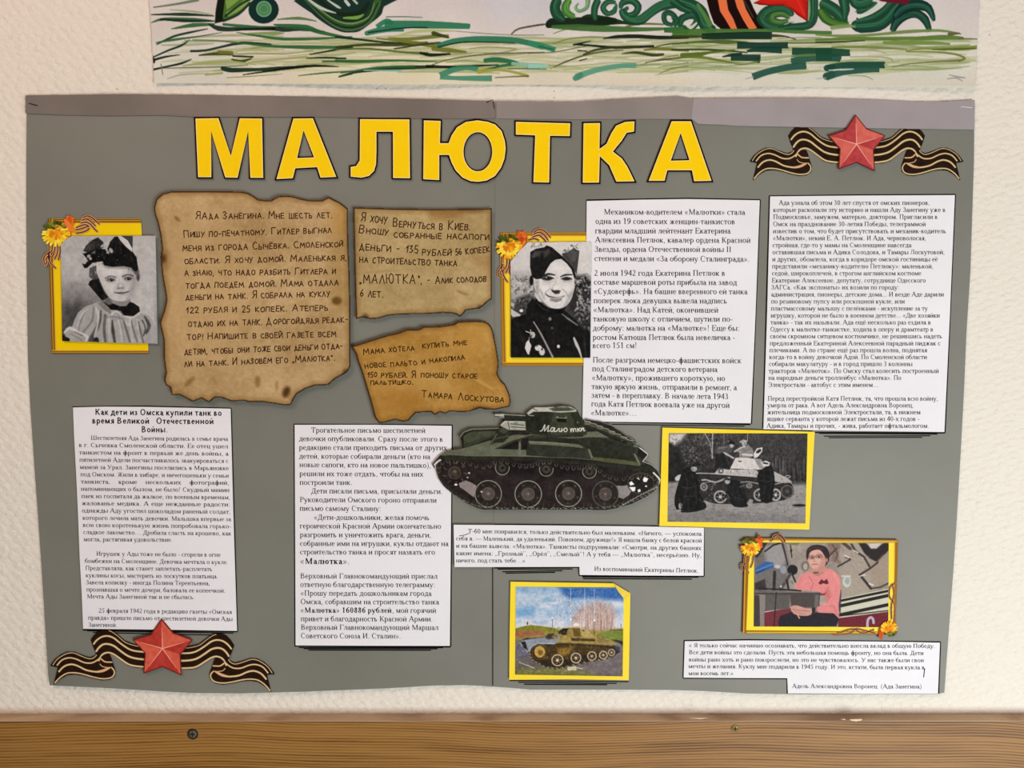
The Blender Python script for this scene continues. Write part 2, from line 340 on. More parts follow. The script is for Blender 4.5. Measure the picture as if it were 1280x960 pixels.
def line_quads(text, x0, y0, x1, y1, em, bold=False, xh=1.):
    """quads in pixels of one printed line whose baseline runs from (x0,y0) to (x1,y1)"""
    k = em/1000; nat = 0; sp = text.count(' '); W_ = []
    for c in text:
        q, w = glyph(c, bold); w = w*(1.07 if bold and c != ' ' else 1); W_.append(w); nat += w*k
    L = math.hypot(x1-x0, y1-y0); s = 1.
    gl = nat-sp*250*k
    s = (L-sp*250*k)/gl if not sp else min(max(L/nat, .86), 1.12)
    ex = (L-(gl*s+sp*250*k*s))/sp if sp else 0
    ux, uy = (x1-x0)/L, (y1-y0)/L; out = []; x = 0
    for c, w in zip(text, W_):
        q, _ = glyph(c, bold)
        if len(q):
            gx = x+q[..., 0]*k*s; gy = q[..., 1]*k*xh
            out.append(np.stack([x0+ux*gx+uy*gy, y0+uy*gx-ux*gy], -1))
        x += w*k*s+(ex if c == ' ' else 0)
    return out
def text_obj(name, qs, layer, m, parent, surf=P):
    q = np.concatenate(qs); n = len(q); v = surf(q[..., 0].ravel(), q[..., 1].ravel(), layer)
    o = quads(name, v, np.arange(n*4).reshape(n, 4), m, parent); o['kind'] = 'stuff'; return o
def block(rows, ox, oy, s, em, xh=1.):
    """rows: (text, xl, xr, yl, yr) in a magnified view with origin (ox,oy) and scale s"""
    out = []
    for r in rows:
        t, xl, xr, yl = r[:4]; yr = r[4] if len(r) > 4 and r[4] is not None else yl
        e = r[5] if len(r) > 5 else em; b = len(r) > 6 and r[6]
        out += line_quads(t, ox+xl/s, oy+yl/s, ox+xr/s, oy+yr/s, e, b, xh)
    return out

# bold grotesque heading: the same skeletons with even strokes and no serifs
def sans(text, x0, y0, x1, y1, em): return line_quads(text, x0, y0, x1, y1, em, 'sans', 1.12)

# hand-printed capitals: polylines in a unit box
HD = {'А': (.62, [[(0, 0), (.3, 1), (.6, 0)], [(.12, .35), (.5, .35)]]), 'Б': (.55, [[(.5, 1), (0, 1), (0, 0), (.4, 0), (.55, .25), (.4, .5), (0, .5)]]),
 'В': (.5, [[(0, 0), (0, 1), (.35, 1), (.45, .78), (.3, .55), (0, .52)], [(.3, .55), (.5, .3), (.35, 0), (0, 0)]]), 'Г': (.5, [[(0, 0), (0, 1), (.48, 1)]]),
 'Д': (.68, [[(.02, -.18), (.05, .08), (.62, .08), (.65, -.18)], [(.14, .08), (.32, 1), (.52, .08)]]), 'Е': (.48, [[(.45, 1), (0, 1), (0, 0), (.46, 0)], [(0, .52), (.38, .52)]]),
 'Ж': (.8, [[(.4, 0), (.4, 1)], [(0, 1), (.4, .5), (.8, 1)], [(0, 0), (.4, .5), (.8, 0)]]), 'З': (.45, [[(.02, .85), (.2, 1), (.42, .8), (.15, .52), (.45, .28), (.22, 0), (0, .12)]]),
 'И': (.55, [[(0, 1), (0, 0), (.52, 1), (.52, 0)]]), 'К': (.52, [[(0, 0), (0, 1)], [(.5, 1), (0, .45), (.52, 0)]]), 'Л': (.55, [[(0, 0), (.27, 1), (.55, 0)]]),
 'М': (.72, [[(0, 0), (.08, 1), (.36, .35), (.64, 1), (.72, 0)]]), 'Н': (.55, [[(0, 0), (0, 1)], [(.52, 0), (.52, 1)], [(0, .5), (.52, .5)]]),
 'О': (.6, [[(.3, 1), (.06, .8), (0, .45), (.1, .1), (.3, 0), (.52, .12), (.6, .5), (.5, .88), (.3, 1)]]), 'П': (.55, [[(0, 0), (0, 1), (.52, 1), (.52, 0)]]),
 'Р': (.48, [[(0, -.05), (0, 1), (.35, 1), (.48, .75), (.35, .48), (0, .45)]]), 'С': (.5, [[(.48, .85), (.28, 1), (.04, .75), (0, .4), (.15, .05), (.35, 0), (.5, .12)]]),
 'Т': (.6, [[(0, 1), (.6, 1)], [(.3, 1), (.3, 0)]]), 'У': (.55, [[(0, 1), (.27, .42)], [(.55, 1), (.1, -.1)]]), 'Х': (.52, [[(0, 1), (.5, 0)], [(.5, 1), (0, 0)]]),
 'Ч': (.5, [[(0, 1), (.05, .55), (.45, .5)], [(.48, 1), (.44, 0)]]), 'Ш': (.75, [[(0, 1), (0, 0), (.72, 0), (.74, 1)], [(.36, 1), (.36, 0)]]),
 'Ы': (.75, [[(0, 1), (0, 0), (.35, 0), (.42, .25), (.3, .48), (0, .48)], [(.7, 1), (.7, 0)]]), 'Ь': (.45, [[(0, 1), (0, 0), (.35, 0), (.43, .25), (.3, .48), (0, .48)]]),
 'Ю': (.8, [[(0, 0), (0, 1)], [(0, .5), (.3, .5)], [(.55, 1), (.35, .8), (.3, .45), (.38, .1), (.55, 0), (.72, .12), (.8, .5), (.72, .88), (.55, 1)]]),
 'Я': (.5, [[(.5, 0), (.5, 1), (.15, 1), (.02, .75), (.15, .5), (.5, .48)], [(.25, .48), (0, 0)]]),
 '1': (.3, [[(0, .6), (.28, 1), (.2, 0)]]), '2': (.5, [[(.02, .75), (.2, 1), (.45, .85), (.4, .5), (0, 0), (.5, .02)]]), '3': (.45, [[(.02, .9), (.4, 1), (.15, .55), (.45, .3), (.2, 0), (0, .08)]]),
 '5': (.45, [[(.45, 1), (.1, 1), (.05, .55), (.35, .55), (.45, .3), (.3, 0), (0, .05)]]), '6': (.45, [[(.35, 1), (.05, .55), (0, .2), (.2, 0), (.45, .2), (.35, .48), (.04, .35)]]),
 '0': (.45, [[(.22, 1), (0, .6), (.05, .1), (.25, 0), (.45, .4), (.4, .85), (.22, 1)]]), '.': (.12, [[(.02, 0), (.1, .04)]]), ',': (.15, [[(.08, .06), (.02, -.18)]]), '!': (.2, [[(.12, 1.1), (.1, .35)], [(.1, .06), (.1, 0)]]),
 '-': (.4, [[(.02, .5), (.36, .52)]]), '„': (.3, [[(.05, .1), (.0, -.15)], [(.2, .1), (.14, -.15)]]), '“': (.3, [[(.05, 1.1), (.08, .85)], [(.2, 1.1), (.22, .85)]])}
HD['Й'] = (.55, HD['И'][1]+[[(.12, 1.25), (.27, 1.15), (.42, 1.28)]]); HD['Ё'] = (.48, HD['Е'][1]+[[(.08, 1.22), (.12, 1.25)], [(.34, 1.22), (.38, 1.25)]])
def hand(rows, ox, oy, s, h, w, seed):
    """capitals written by hand; lower case in the text means small capitals"""
    rg = random.Random(seed); out = []
    for r in rows:
        t, xl, xr, yl, yr = r[:5]; hh = r[5] if len(r) > 5 else h
        x0, y0, x1, y1 = ox+xl/s, oy+yl/s, ox+xr/s, oy+yr/s
        def wd(c): return (.6 if c == ' ' else HD[c.upper()][0]+.24)*(1.35 if c.isupper() or c in '12356' and len(t) > 3 and 0 else 1)
        k = math.hypot(x1-x0, y1-y0)/sum(wd(c) for c in t); x = 0; ux, uy = (x1-x0), (y1-y0); L = math.hypot(ux, uy); ux /= L; uy /= L
        for c in t:
            if c != ' ':
                big = 1.4 if c.isupper() else 1.
                if c.isdigit(): big = 1.2
                kk = k*(1.35 if c.isupper() else 1); jx, jy, sl, hs = rg.uniform(-.3, .3), rg.uniform(-.35, .35), rg.uniform(-.08, .1), rg.uniform(.9, 1.08)
                for pl in HD[c.upper()][1]:
                    pts = [(x+jx+a*kk+sl*b*hh+rg.uniform(-.15, .15), jy+b*hh*big*hs+rg.uniform(-.15, .15)) for a, b in pl]
                    pts = [(x0+ux*a+uy*b, y0+uy*a-ux*b) for a, b in pts]
                    for (a, b), (c_, d) in zip(pts, pts[1:]):
                        l = math.hypot(c_-a, d-b) or 1; ex, ey = (c_-a)/l*w*.35, (d-b)/l*w*.35; nx, ny = -(d-b)/l*w/2, (c_-a)/l*w/2
                        out.append([[(a-ex+nx, b-ey+ny), (a-ex-nx, b-ey-ny), (c_+ex-nx, d+ey-ny), (c_+ex+nx, d+ey+ny)]])
            x += wd(c)*k
    return [np.array(o) for o in out]
def empty(name, px, py, label, cat, group=None):
    o = bpy.data.objects.new(name, None); COL.objects.link(o); o.empty_display_size = .01
    p = P(np.array([px]), np.array([py]), 0)[0]
    return tag(o, label, cat, group)

# ------------------------------------------------------------------ the grey poster: two sheets
LEFT = [(33.5, 120), (81, 119.7), (150, 118.3), (203, 118.7), (260, 119.3), (320, 120), (400, 121.5), (470, 123), (550, 125), (617.5, 127.5), (619, 200), (618.5, 400), (617.8, 600), (617.2, 750), (617, 858.5),
        (600, 857.2), (581, 856.4), (541, 857), (500, 859.5), (470, 861), (443, 862), (382, 864.5), (301, 866.7), (240, 866.2), (203, 864.3), (142, 860.5), (62, 856.6), (60.5, 845), (57, 790), (53, 724), (48, 650), (43.5, 590), (38, 510), (35, 450), (33.4, 350), (32.8, 250), (33, 180)]
RIGHT = [(617.6, 127), (650, 127.5), (720, 128), (782, 124), (849, 121), (869, 124), (920, 123.5), (1027, 123.5), (1100, 125.5), (1145, 128), (1173, 128), (1218, 125.5), (1217.5, 200), (1213, 340), (1208, 418), (1205, 490), (1201, 564), (1196, 650), (1192, 710), (1186, 790), (1180.5, 865.7),
         (1171, 867.6), (1000, 868), (935, 867), (880, 863.8), (840, 862.5), (760, 862), (662, 862), (640, 860), (616.5, 858.3), (617, 750), (617.5, 600), (618.3, 400), (618.8, 200)]
pl = tag(sheet('poster_sheet', LEFT, 0, M_GREY, thick=.0004), 'left half of the grey poster, bearing the burnt-edged letters', 'poster', 'grey poster halves')
pr = tag(sheet('poster_sheet', RIGHT, .0004, M_GREY, thick=.0004), 'right half of the grey poster, bearing the two largest white text sheets', 'poster', 'grey poster halves')

def segs(lines):
    out = []
    for L in lines:
        pts, w = L[:-1], L[-1]
        for (a, b), (c, d) in zip(pts, pts[1:]):
            l = math.hypot(c-a, d-b); nx, ny = -(d-b)/l*w/2, (c-a)/l*w/2; n = int(l/10)+1
            for i in range(n):
                x0, y0, x1, y1 = a+(c-a)*i/n, b+(d-b)*i/n, a+(c-a)*(i+1)/n, b+(d-b)*(i+1)/n
                out.append(np.array([[(x0+nx, y0+ny), (x0-nx, y0-ny), (x1-nx, y1-ny), (x1+nx, y1+ny)]]))
    return out
ll = [((90.6, 508.6), (181, 507.6), (289, 510.4), (297, 789.4), 1.1), ((103.5, 787.4), (296.5, 789.5), 1.6), ((108.7, 788.6), (292, 791.5), 1), ((116, 790.6), (270, 794), 1),
      ((367.3, 530.3), (565.5, 531.4), (563.6, 808.3), 1.1), ((367.6, 531), (368.6, 808), 1.1), ((369, 807.5), (563, 808.5), 1.8), ((373.7, 809.6), (554, 809.8), 1), ((379.8, 811), (547, 811.2), 1), ((385.5, 812.7), (539, 813), 1.1),
      ((437, 863.5), (438, 864), .5)]
text_obj('printed_line', segs(ll), .0005, M_LINE, pl)
lr = [((733, 250), (860, 247.8), (950.5, 249.7), (939.5, 530), 1.2), ((745, 527), (938, 530.6), 1.8), ((765, 530.5), (931, 532.8), 1), ((961.8, 245), (1075, 243.6), (1194.4, 243), (1181.5, 541), 1.2), ((961.8, 245), (953.5, 535), 1),
      ((1018, 540.6), (1181, 541.3), 1.4), ((1024, 541.8), (1172, 542.8), 1), ((1030, 545.3), (1163, 544.8), 1), ((1036, 547.2), (1153, 546.8), 1),
      ((618, 655.6), (700, 656), (880, 659), (880.3, 720.3), 1.2), ((724, 708), (724, 719.5), (880, 720.6), 1.2), ((728, 721), (873, 721.4), 1.6), ((729, 723.3), (865, 724), 1.2),
      ((618, 710), (724, 709.2), 1.3), ((622, 711.6), (716, 711.3), 1), ((628, 714.8), (703, 713.5), 1.1), ((632, 716.6), (694, 715.5), 1.1),
      ((855, 801), (935, 799.8), (1175.8, 802.6), (1173.4, 867.2), 1.3), ((855.4, 801), (854, 847.8), (984.2, 848.5), (984.2, 867), 1.3),
      ((637, 850.8), (786, 852.3), 1), ((648, 853), (771, 854.4), 1), ((655, 855.4), (759, 856), 1.2), ((615.8, 700), (616, 857), .8)]
text_obj('printed_line', segs(lr), .0009, M_LINE, pr)

# adhesive strips along the top edge, their sheen painted in as paler tones
t1 = sheet('adhesive_strip', [(31.8, 121), (33, 119.2), (150, 117.6), (260, 118.6), (400, 120.9), (550, 124.4), (616.8, 126.6), (619.5, 131), (619.3, 148), (515, 148), (400, 146), (244, 146), (203, 143.7), (134, 144.6), (81, 143.6), (31.6, 141.5)], .0009, M_TAPE_SHEEN[0], thick=.0001)
tag(t1, 'brownish grey adhesive strip along the top of the left poster half', 'tape')
t2 = sheet('adhesive_strip', [(620.5, 126.6), (720, 127.4), (782, 123.4), (849, 120.4), (866, 123), (871, 131), (868, 140), (872, 149), (821, 148.6), (709, 149.2), (620.3, 148)], .0010, M_TAPE_SHEEN[1], thick=.0001)
tag(t2, 'short grey adhesive strip above the last three yellow title letters', 'tape')
t3 = sheet('adhesive_strip', [(867, 123), (920, 122.8), (1027, 122.8), (1100, 124.9), (1145, 127.2), (1173, 127.2), (1218.6, 124.8), (1218.3, 162), (1117, 160.6), (987, 158.4), (920, 157.2), (900, 155.7), (873, 155), (864, 148)], .0012, M_TAPE_SHEEN[2], thick=.0001)
tag(t3, 'adhesive strip with a pale mauve-grey sheen above the white sheets on the right', 'tape')
# creases in the strips
for par, L in ((t1, [((36, 129), (47, 132), .9), ((608, 128), (616, 124.5), (618, 136), .8)]),):
    text_obj('crease', segs(L), .0014, M_LINE, par)

# ------------------------------------------------------------------ title letters
def up(pts, ox, oy, s): return [(ox+x/s, oy+y/s) for x, y in pts]
def ell(cx, cy, rx, ry, n=28, rot=0): return [(cx+rx*math.cos(a)*math.cos(rot)-ry*math.sin(a)*math.sin(rot), cy+rx*math.cos(a)*math.sin(rot)+ry*math.sin(a)*math.cos(rot)) for a in [2*math.pi*i/n for i in range(n)]]
A_, B_, C_ = (230, 130, 5.818), (400, 130, 5.565), (620, 130, 4.571)
yu = up([(712, 103), (850, 108), (845, 262), (888, 262), (905, 215), (945, 155), (1010, 115), (1095, 103), (1170, 114)], *B_)+[(620, 154), (628.7, 162.8), (633, 176), (634, 186), (632.4, 199), (628, 210.5), (620, 221.5), (609, 227.5)]+up([(1100, 552), (1045, 547), (985, 520), (935, 468), (905, 410), (890, 365), (840, 365), (840, 540), (708, 533)], *B_)
titles = [('М', up([(72, 95), (258, 92), (340, 362), (397, 93), (578, 95), (587, 548), (472, 547), (466, 205), (398, 547), (292, 545), (198, 205), (210, 543), (92, 543)], *A_), [], 'yellow paper letter M, first letter of the poster title'),
          ('А', up([(787, 95), (945, 93), (1123, 540), (985, 547), (960, 470), (818, 478), (800, 550), (658, 558)], *A_), [up([(870, 205), (833, 384), (934, 380)], *A_)], 'yellow paper letter A, second letter of the poster title'),
          ('Л', up([(268, 95), (632, 97), (637, 527), (498, 525), (497, 203), (403, 203), (403, 330), (400, 420), (385, 472), (345, 510), (290, 523), (203, 515), (203, 428), (245, 422), (266, 390)], *B_), [], 'yellow paper letter with a left hook, third letter of the poster title'),
          ('Ю', yu, [up(ell(1098, 332, 92, 128), *B_)], 'yellow paper letter of a post and ring, over the seam of the poster'),
          ('Т', up([(105, 93), (433, 102), (430, 192), (317, 190), (312, 457), (205, 455), (215, 187), (105, 183)], *C_), [], 'yellow paper letter T, right of the poster seam'),
          ('К', up([(492, 102), (603, 100), (600, 240), (625, 222), (650, 165), (680, 118), (735, 94), (800, 90), (797, 165), (752, 172), (725, 215), (680, 270), (725, 305), (757, 352), (805, 450), (682, 452), (640, 355), (600, 315), (597, 457), (487, 458)], *C_), [], 'yellow paper letter K, between the T and the last A of the title'),
          ('А', up([(998, 90), (1120, 90), (1243, 447), (1125, 450), (1113, 387), (985, 387), (970, 447), (860, 447)], *C_), [up([(1055, 178), (1008, 317), (1097, 315)], *C_)], 'yellow paper letter A, last letter of the poster title')]
for ch, out, holes, lab in titles:
    o = tag(sheet('title_letter', out, .0016, M_BLK, holes=holes), lab, 'letter', 'yellow letters of the poster title')
    sheet('pale_rim', inset(out, 1.9), .00172, M_RIM, o, .0001, holes=[inset(h, -1.5) for h in holes])
    sheet('yellow_face', inset(out, 2.9), .00184, M_YEL, o, .0001, holes=[inset(h, -2.4) for h in holes])

# ------------------------------------------------------------------ white text sheets
LAY = .0020
def tsheet(pts, label, layer=LAY):
    return tag(sheet('text_sheet', pts, layer, M_PAPER, thick=.00025), label, 'paper sheet', 'white printed sheets on the poster')
a = tsheet([(91.2, 509.3), (130, 508.4), (181, 508.6), (288.2, 510.9), (291.5, 640), (296.2, 788.6), (200, 787), (103.9, 786), (102.2, 743), (99.6, 697), (97.8, 649.5), (95.7, 603), (92.6, 545)], 'narrow white text sheet with a bold three-line heading, above the lower left ribbon')
text_obj('heading', sans('Как дети из Омска купили танк во', 118.5, 518.5, 277.6, 519.8, 10.2)+sans('время Великой   Отечественной', 115, 529.3, 267.6, 530.2, 10.2)+sans('Войны.', 176.4, 540.4, 210.1, 540.4, 10.2), LAY+.00015, M_INK, a)
rows = [('Шестилетняя Ада Занегина родилась в семье врача', 165, 1165, 290, 298), ('в г. Сычевка Смоленской области. Ее отец ушел', 78, 1165, 342, 352), ('танкистом на фронт в первый же день войны, а', 80, 1168, 396, 405),
        ('пятилетней Адели посчастливилось эвакуироваться с', 82, 1168, 449, 458), ('мамой за Урал. Занегины поселились в Марьяновке', 85, 1170, 502, 511), ('под Омском. Жили в хибаре, и ничегошеньки у семьи', 90, 1170, 555, 565),
        ('танкиста, кроме нескольких фотографий,', 93, 1172, 608, 617), ('напоминающих о былом, не было! Скудный мамин', 93, 1175, 660, 670), ('паек из госпиталя да жалкое, по военным временам,', 97, 1180, 713, 723), ('жалованье медика. А еще нежданные радости:', 98, 1180, 765, 775), ('однажды Аду угостил шоколадом раненый солдат,', 100, 1182, 818, 828)]
q = block(rows, 85, 500, 5.818, 8.2)
rows = [('которого лечила мать девочки. Малышка впервые за', 105, 1187, 57, 67), ('всю свою коротенькую жизнь попробовала горько-', 107, 1187, 109, 119), ('сладкое лакомство… Дробила сласть на крошево, как', 110, 1188, 161, 171), ('могла, растягивая удовольствие.', 113, 760, 213, 217),
        ('Игрушек у Ады тоже не было - сгорели в огне', 205, 1110, 318, 326), ('бомбежки на Смоленщине. Девочка мечтала о кукле.', 122, 1165, 370, 380), ('Представляла, как станет заплетать-расплетать', 125, 1050, 422, 430), ('куклины косы, мастерить из лоскутков платьица.', 128, 1092, 475, 483),
        ('Завела копилку - иногда Полина Терентьевна,', 130, 1033, 526, 533), ('прознавшая о мечте дочери, баловала ее копеечкой.', 133, 1145, 578, 587), ('Мечта Ады Занегиной так и не сбылась.', 137, 922, 629, 634), ('25 февраля 1942 года в редакцию газеты «Омская', 222, 1192, 732, 742),
        ('правда» пришло письмо от шестилетней девочки Ады', 145, 1198, 783, 793), ('Занегиной.', 148, 358, 835, 837)]
q += block(rows, 85, 640, 5.818, 8.2); text_obj('printed_text', q, LAY+.00015, M_INK, a)

b_ = tsheet([(368.3, 531), (470, 531), (564.5, 532.3), (563.6, 670), (562.2, 807.4), (460, 807.2), (369.5, 806.8), (369, 670)], 'white text sheet below the burnt letters, its edge under the front of the tank')
rows = [('Трогательное письмо шестилетней', 168, 1000, 92, 94), ('девочки опубликовали. Сразу после этого в', 80, 1128, 153, 158), ('редакцию стали приходить письма от других', 80, 1158, 217, 221), ('детей, которые собирали деньги (кто на', 80, 1036, 281, 285),
        ('новые сапоги, кто на новое пальтишко), и', 82, 1085, 343, 348), ('решили их тоже отдать, чтобы на них', 83, 985, 408, 412), ('построили танк.', 84, 468, 472, 472), ('Дети писали письма, присылали деньги.', 168, 1125, 534, 538), ('Руководители Омского гороно отправили', 85, 1082, 597, 602),
        ('письмо самому Сталину:', 85, 678, 660, 663), ('«Дети-дошкольники, желая помочь', 187, 1030, 726, 728), ('героической Красной Армии окончательно', 85, 1115, 788, 791), ('разгромить и уничтожить врага, деньги,', 86, 1042, 852, 855)]
q = block(rows, 360, 525, 5.818, 9.9)
rows = [('собранные ими на игрушки, куклы отдают на', 86, 1168, 101, 103), ('строительство танка и просят назвать его', 86, 1070, 163, 165), ('«Малютка».', 87, 450, 233, 234, 11.3, True), ('Верховный Главнокомандующий прислал', 88, 1088, 338, 340), ('ответную благодарственную телеграмму:', 88, 1072, 400, 402),
        ('«Прошу передать дошкольникам города', 90, 1045, 463, 465), ('Омска, собравшим на строительство танка', 90, 1100, 525, 527), ('«Малютка» 160886 рублей', 90, 755, 587, 588, 9.9, True), (', мой горячий', 757, 1078, 588, 589), ('привет и благодарность Красной Армии.', 92, 1053, 649, 651),
        ('Верховный Главнокомандующий Маршал', 92, 1095, 711, 713), ('Советского Союза И. Сталин».', 92, 822, 773, 775)]
q += block(rows, 360, 665, 5.818, 9.9); text_obj('printed_text', q, LAY+.00015, M_INK, b_)

LC = LAY+.0001
c_ = tsheet([(733.5, 251.3), (800, 249.6), (860, 248.8), (949.7, 250.4), (944.5, 390), (938.5, 529), (850, 528.2), (728, 526.8), (730.5, 400), (733, 300)], 'large white text sheet right of the photograph of the smiling woman in uniform', LC)
rows = [('Механиком-водителем «Малютки» стала', 143, 1173, 135, 137), ('одна из 19 советских женщин-танкистов', 82, 1100, 203, 206), ('гвардии младший лейтенант Екатерина', 80, 1067, 272, 273), ('Алексеевна Петлюк, кавалер ордена Красной', 79, 1212, 338, 341), ('Звезды, ордена Отечественной войны II', 77, 1073, 406, 408),
        ('степени и медали «За оборону Сталинграда».', 75, 1205, 473, 478), ('2 июля 1942 года Екатерина Петлюк в', 73, 1028, 580, 580), ('составе маршевой роты прибыла на завод', 71, 1113, 645, 648), ('«Судоверфь». На башне вверенного ей танка', 70, 1190, 712, 715), ('поперек люка девушка вывела надпись', 69, 1042, 780, 782), ('«Малютка». Над Катей, окончившей', 68, 978, 846, 849)]
q = block(rows, 730, 245, 5.818, 10.6)
rows = [('танковую школу с отличием, шутили по-', 66, 1083, 98, 100), ('доброму: малютка на «Малютке»! Еще бы:', 64, 1133, 165, 166), ('ростом Катюша Петлюк была невеличка -', 63, 1100, 232, 234), ('всего 151 см!', 62, 387, 292, 292), ('После разгрома немецко-фашистских войск', 62, 1145, 397, 402),
        ('под Сталинградом детского ветерана', 58, 972, 461, 466), ('«Малютку», прожившего короткую, но', 57, 1027, 526, 531), ('такую яркую жизнь, отправили в ремонт, а', 55, 1113, 590, 598), ('затем - в переплавку. В начале лета 1943', 54, 1052, 653, 663), ('года Катя Петлюк воевала уже на другой', 52, 1060, 716, 727), ('«Малютке»…', 50, 385, 781, 783)]
q += block(rows, 730, 385, 5.818, 10.6); text_obj('printed_text', q, LC+.00015, M_INK, c_)

d_ = tsheet([(962.7, 245.5), (1075, 244.4), (1193.6, 243.9), (1187.5, 390), (1180.5, 540), (1060, 538.5), (954.3, 536.5), (959, 390)], 'tall white sheet of small dense text by the right edge of the poster')
rows = [('Ада узнала об этом 30 лет спустя от омских пионеров,', 120, 1087, 83), ('которые раскопали эту историю и нашли Аду Занегину уже в', 84, 1188, 128), ('Подмосковье, замужем, матерью, доктором. Пригласили в', 84, 1138, 173), ('Омск на празднование 30-летия Победы, телеграммой', 83, 1062, 219), ('известив о том, что будет присутствовать и механик-водитель', 82, 1192, 264),
        ('«Малютки», некий Е. А. Петлюк. И Ада, черноволосая,', 82, 1063, 309), ('стройная, где-то у мамы на Смоленщине навсегда', 80, 970, 354), ('оставившая письма и Адика Солодова, и Тамары Лоскутовой,', 79, 1183, 399), ('и других, обомлела, когда в коридоре омской гостиницы её', 78, 1138, 444), ('представили «механику-водителю Петлюку»: маленькой,', 77, 1110, 489),
        ('седой, широкоплечей, в строгом английском костюме', 76, 1033, 534), ('Екатерине Алексеевне, депутату, сотруднице Одесского', 75, 1062, 580), ('ЗАГСа. «Как экспонаты» их возили по городу:', 72, 892, 624), ('администрация, пионеры, детские дома... И везде Аде дарили', 71, 1178, 669), ('по резиновому пупсу или роскошной кукле, или', 71, 927, 714), ('пластмассовому малышу с пелёнками - искупление за ту', 70, 1075, 759), ('игрушку, которой не было в военном детстве... «Две хозяйки', 68, 1152, 804)]
q = block(rows, 950, 240, 5.12, 8.15, 1.08)
rows = [('танка» - так их называли. Ада ещё несколько раз ездила в', 67, 1095, 80), ('Одессу к малютке-танкистке, ходила в оперу и драмтеатр в', 66, 1110, 125), ('своём скромном ситцевом костюмчике, не решившись надеть', 64, 1167, 169), ('предложенный Екатериной Алексеевной парадный пиджак с', 62, 1157, 214), ('плечиками. А по стране ещё раз прошла волна, поднятая', 60, 1070, 258), ('когда-то в войну девочкой Адой. По Смоленской области', 59, 1070, 302),
        ('собирали макулатуру - и в город пришло 3 колонны', 57, 977, 346), ('тракторов «Малюток». По Омску стал колесить построенный', 55, 1145, 391), ('на народные деньги троллейбус «Малютка». По', 54, 905, 435), ('Электростали - автобус с этим именем…', 52, 763, 480), ('Перед перестройкой Катя Петлюк, та, что прошла всю войну,', 49, 1140, 568), ('умерла от рака. А вот Адель Александровна Воронец,', 47, 983, 611),
        ('жительница подмосковной Электростали, та, в нижнем', 46, 1028, 655), ('ящике серванта у которой лежат письма из 40-х годов -', 43, 1022, 698), ('Адика, Тамары и прочих, - жива, работает офтальмологом.', 42, 1082, 742)]
q += block(rows, 950, 390, 5.12, 8.15, 1.08); text_obj('printed_text', q, LAY+.00015, M_INK, d_)

LE = LAY+.0012
e_ = tsheet([(567, 656), (640, 656.4), (723, 657.2), (800, 658), (880, 659.6), (879.4, 719.7), (800, 719.4), (724.6, 718.7), (724.3, 708.5), (640, 708.8), (568.2, 708.8)], 'wide low text sheet with a stepped lower edge, directly below the tank cutout', LE)
rows = [('Т-60 мне понравился, только действительно был маленьким. «Ничего, — успокоила', 585, 877.1, 666.5, 669.9), ('себя я. — Маленький, да удаленький. Повоюем, дружище!» Я нашла банку с белой краской', 570, 877.3, 675.6, 678.3),
        ('и на башне вывела: «Малютка». Танкисты подтрунивали: «Смотри, на других башнях', 570, 876.7, 684.7, 687.6), ('какие имена: „Грозный“, „Орёл“, „Смелый“! А у тебя — „Малютка“, несерьёзно. Ну,', 570, 877, 694, 696.7), ('ничего, под стать тебе…»', 570, 656.8, 703.1, 703.4), ('Из воспоминаний Екатерины Петлюк.', 742.6, 873.4, 713.5, 716)]
text_obj('printed_text', block(rows, 0, 0, 1, 8.2)+segs([((573.8, 669.9), (577.5, 669.6), (583, 668), (586.5, 666.6), .7)]), LE+.00015, M_INK, e_)
f_ = tsheet([(856, 801.6), (935, 800.6), (1100, 802), (1175, 803.4), (1172.4, 867), (1080, 867.2), (985, 866.7), (984.1, 847.7), (920, 847.5), (854.6, 847)], 'white sheet with a stepped lower edge in the bottom right corner of the poster')
rows = [('« Я только сейчас начинаю осознавать, что действительно внесла вклад в общую Победу.', 861, 1168.9, 809.2, 810), ('Все дети войны это сделали. Пусть эта небольшая помощь фронту, но она была. Дети', 861, 1154.6, 817.8, 818.9), ('войны рано хоть и рано повзрослели, но это не чувствовалось. У нас также были свои', 861, 1155, 826.9, 827.8),
        ('мечты и желания. Куклу мне подарили в 1945 году. И это, кстати, была первая кукла в', 860.5, 1156, 835.2, 836.8), ('мои восемь лет.»', 860.5, 917, 844.1, 844.1), ('Адель Александровна Воронец  (Ада Занегина)', 990.1, 1152.3, 860.1, 860.7)]
text_obj('printed_text', block(rows, 0, 0, 1, 7.9)+segs([((1156, 835.5), (1155.6, 838), (1154.6, 846.8), 1.1)]), LAY+.00015, M_INK, f_)

# ------------------------------------------------------------------ small hardware
def disc(name, px, py, off, r, depth, m, parent=None, n=20, ring=None):
    x, y, z = [float(v) for v in W(px, py, off)]; bm = bmesh.new()
    prof = ring or [(0, -depth), (r*.8, -depth), (r, -depth*.5), (r, 0)]
    rows_ = []
    for rr, yy in prof:
        rows_.append([bm.verts.new((x+rr*math.cos(2*math.pi*i/n), y+yy, z+rr*math.sin(2*math.pi*i/n))) for i in range(n)] if rr else [bm.verts.new((x, y+yy, z))])
    for u, v in zip(rows_, rows_[1:]):
        for i in range(n):
            j = (i+1) % n
            bm.faces.new([u[0], v[i], v[j]] if len(u) == 1 else [u[i], v[i], v[j], u[j]])
    bmesh.ops.recalc_face_normals(bm, faces=bm.faces); me = bpy.data.meshes.new(name); bm.to_mesh(me); bm.free()
    for p in me.polygons: p.use_smooth = True
    return link(name, me, m, parent), (x, y, z)
M_STEEL = mottled('dull_screw_steel', (70, 70, 58), (104, 102, 86), 900, .45, .5); M_DARK = mat('dark_screw_hole', (38, 30, 14), .7)[0]
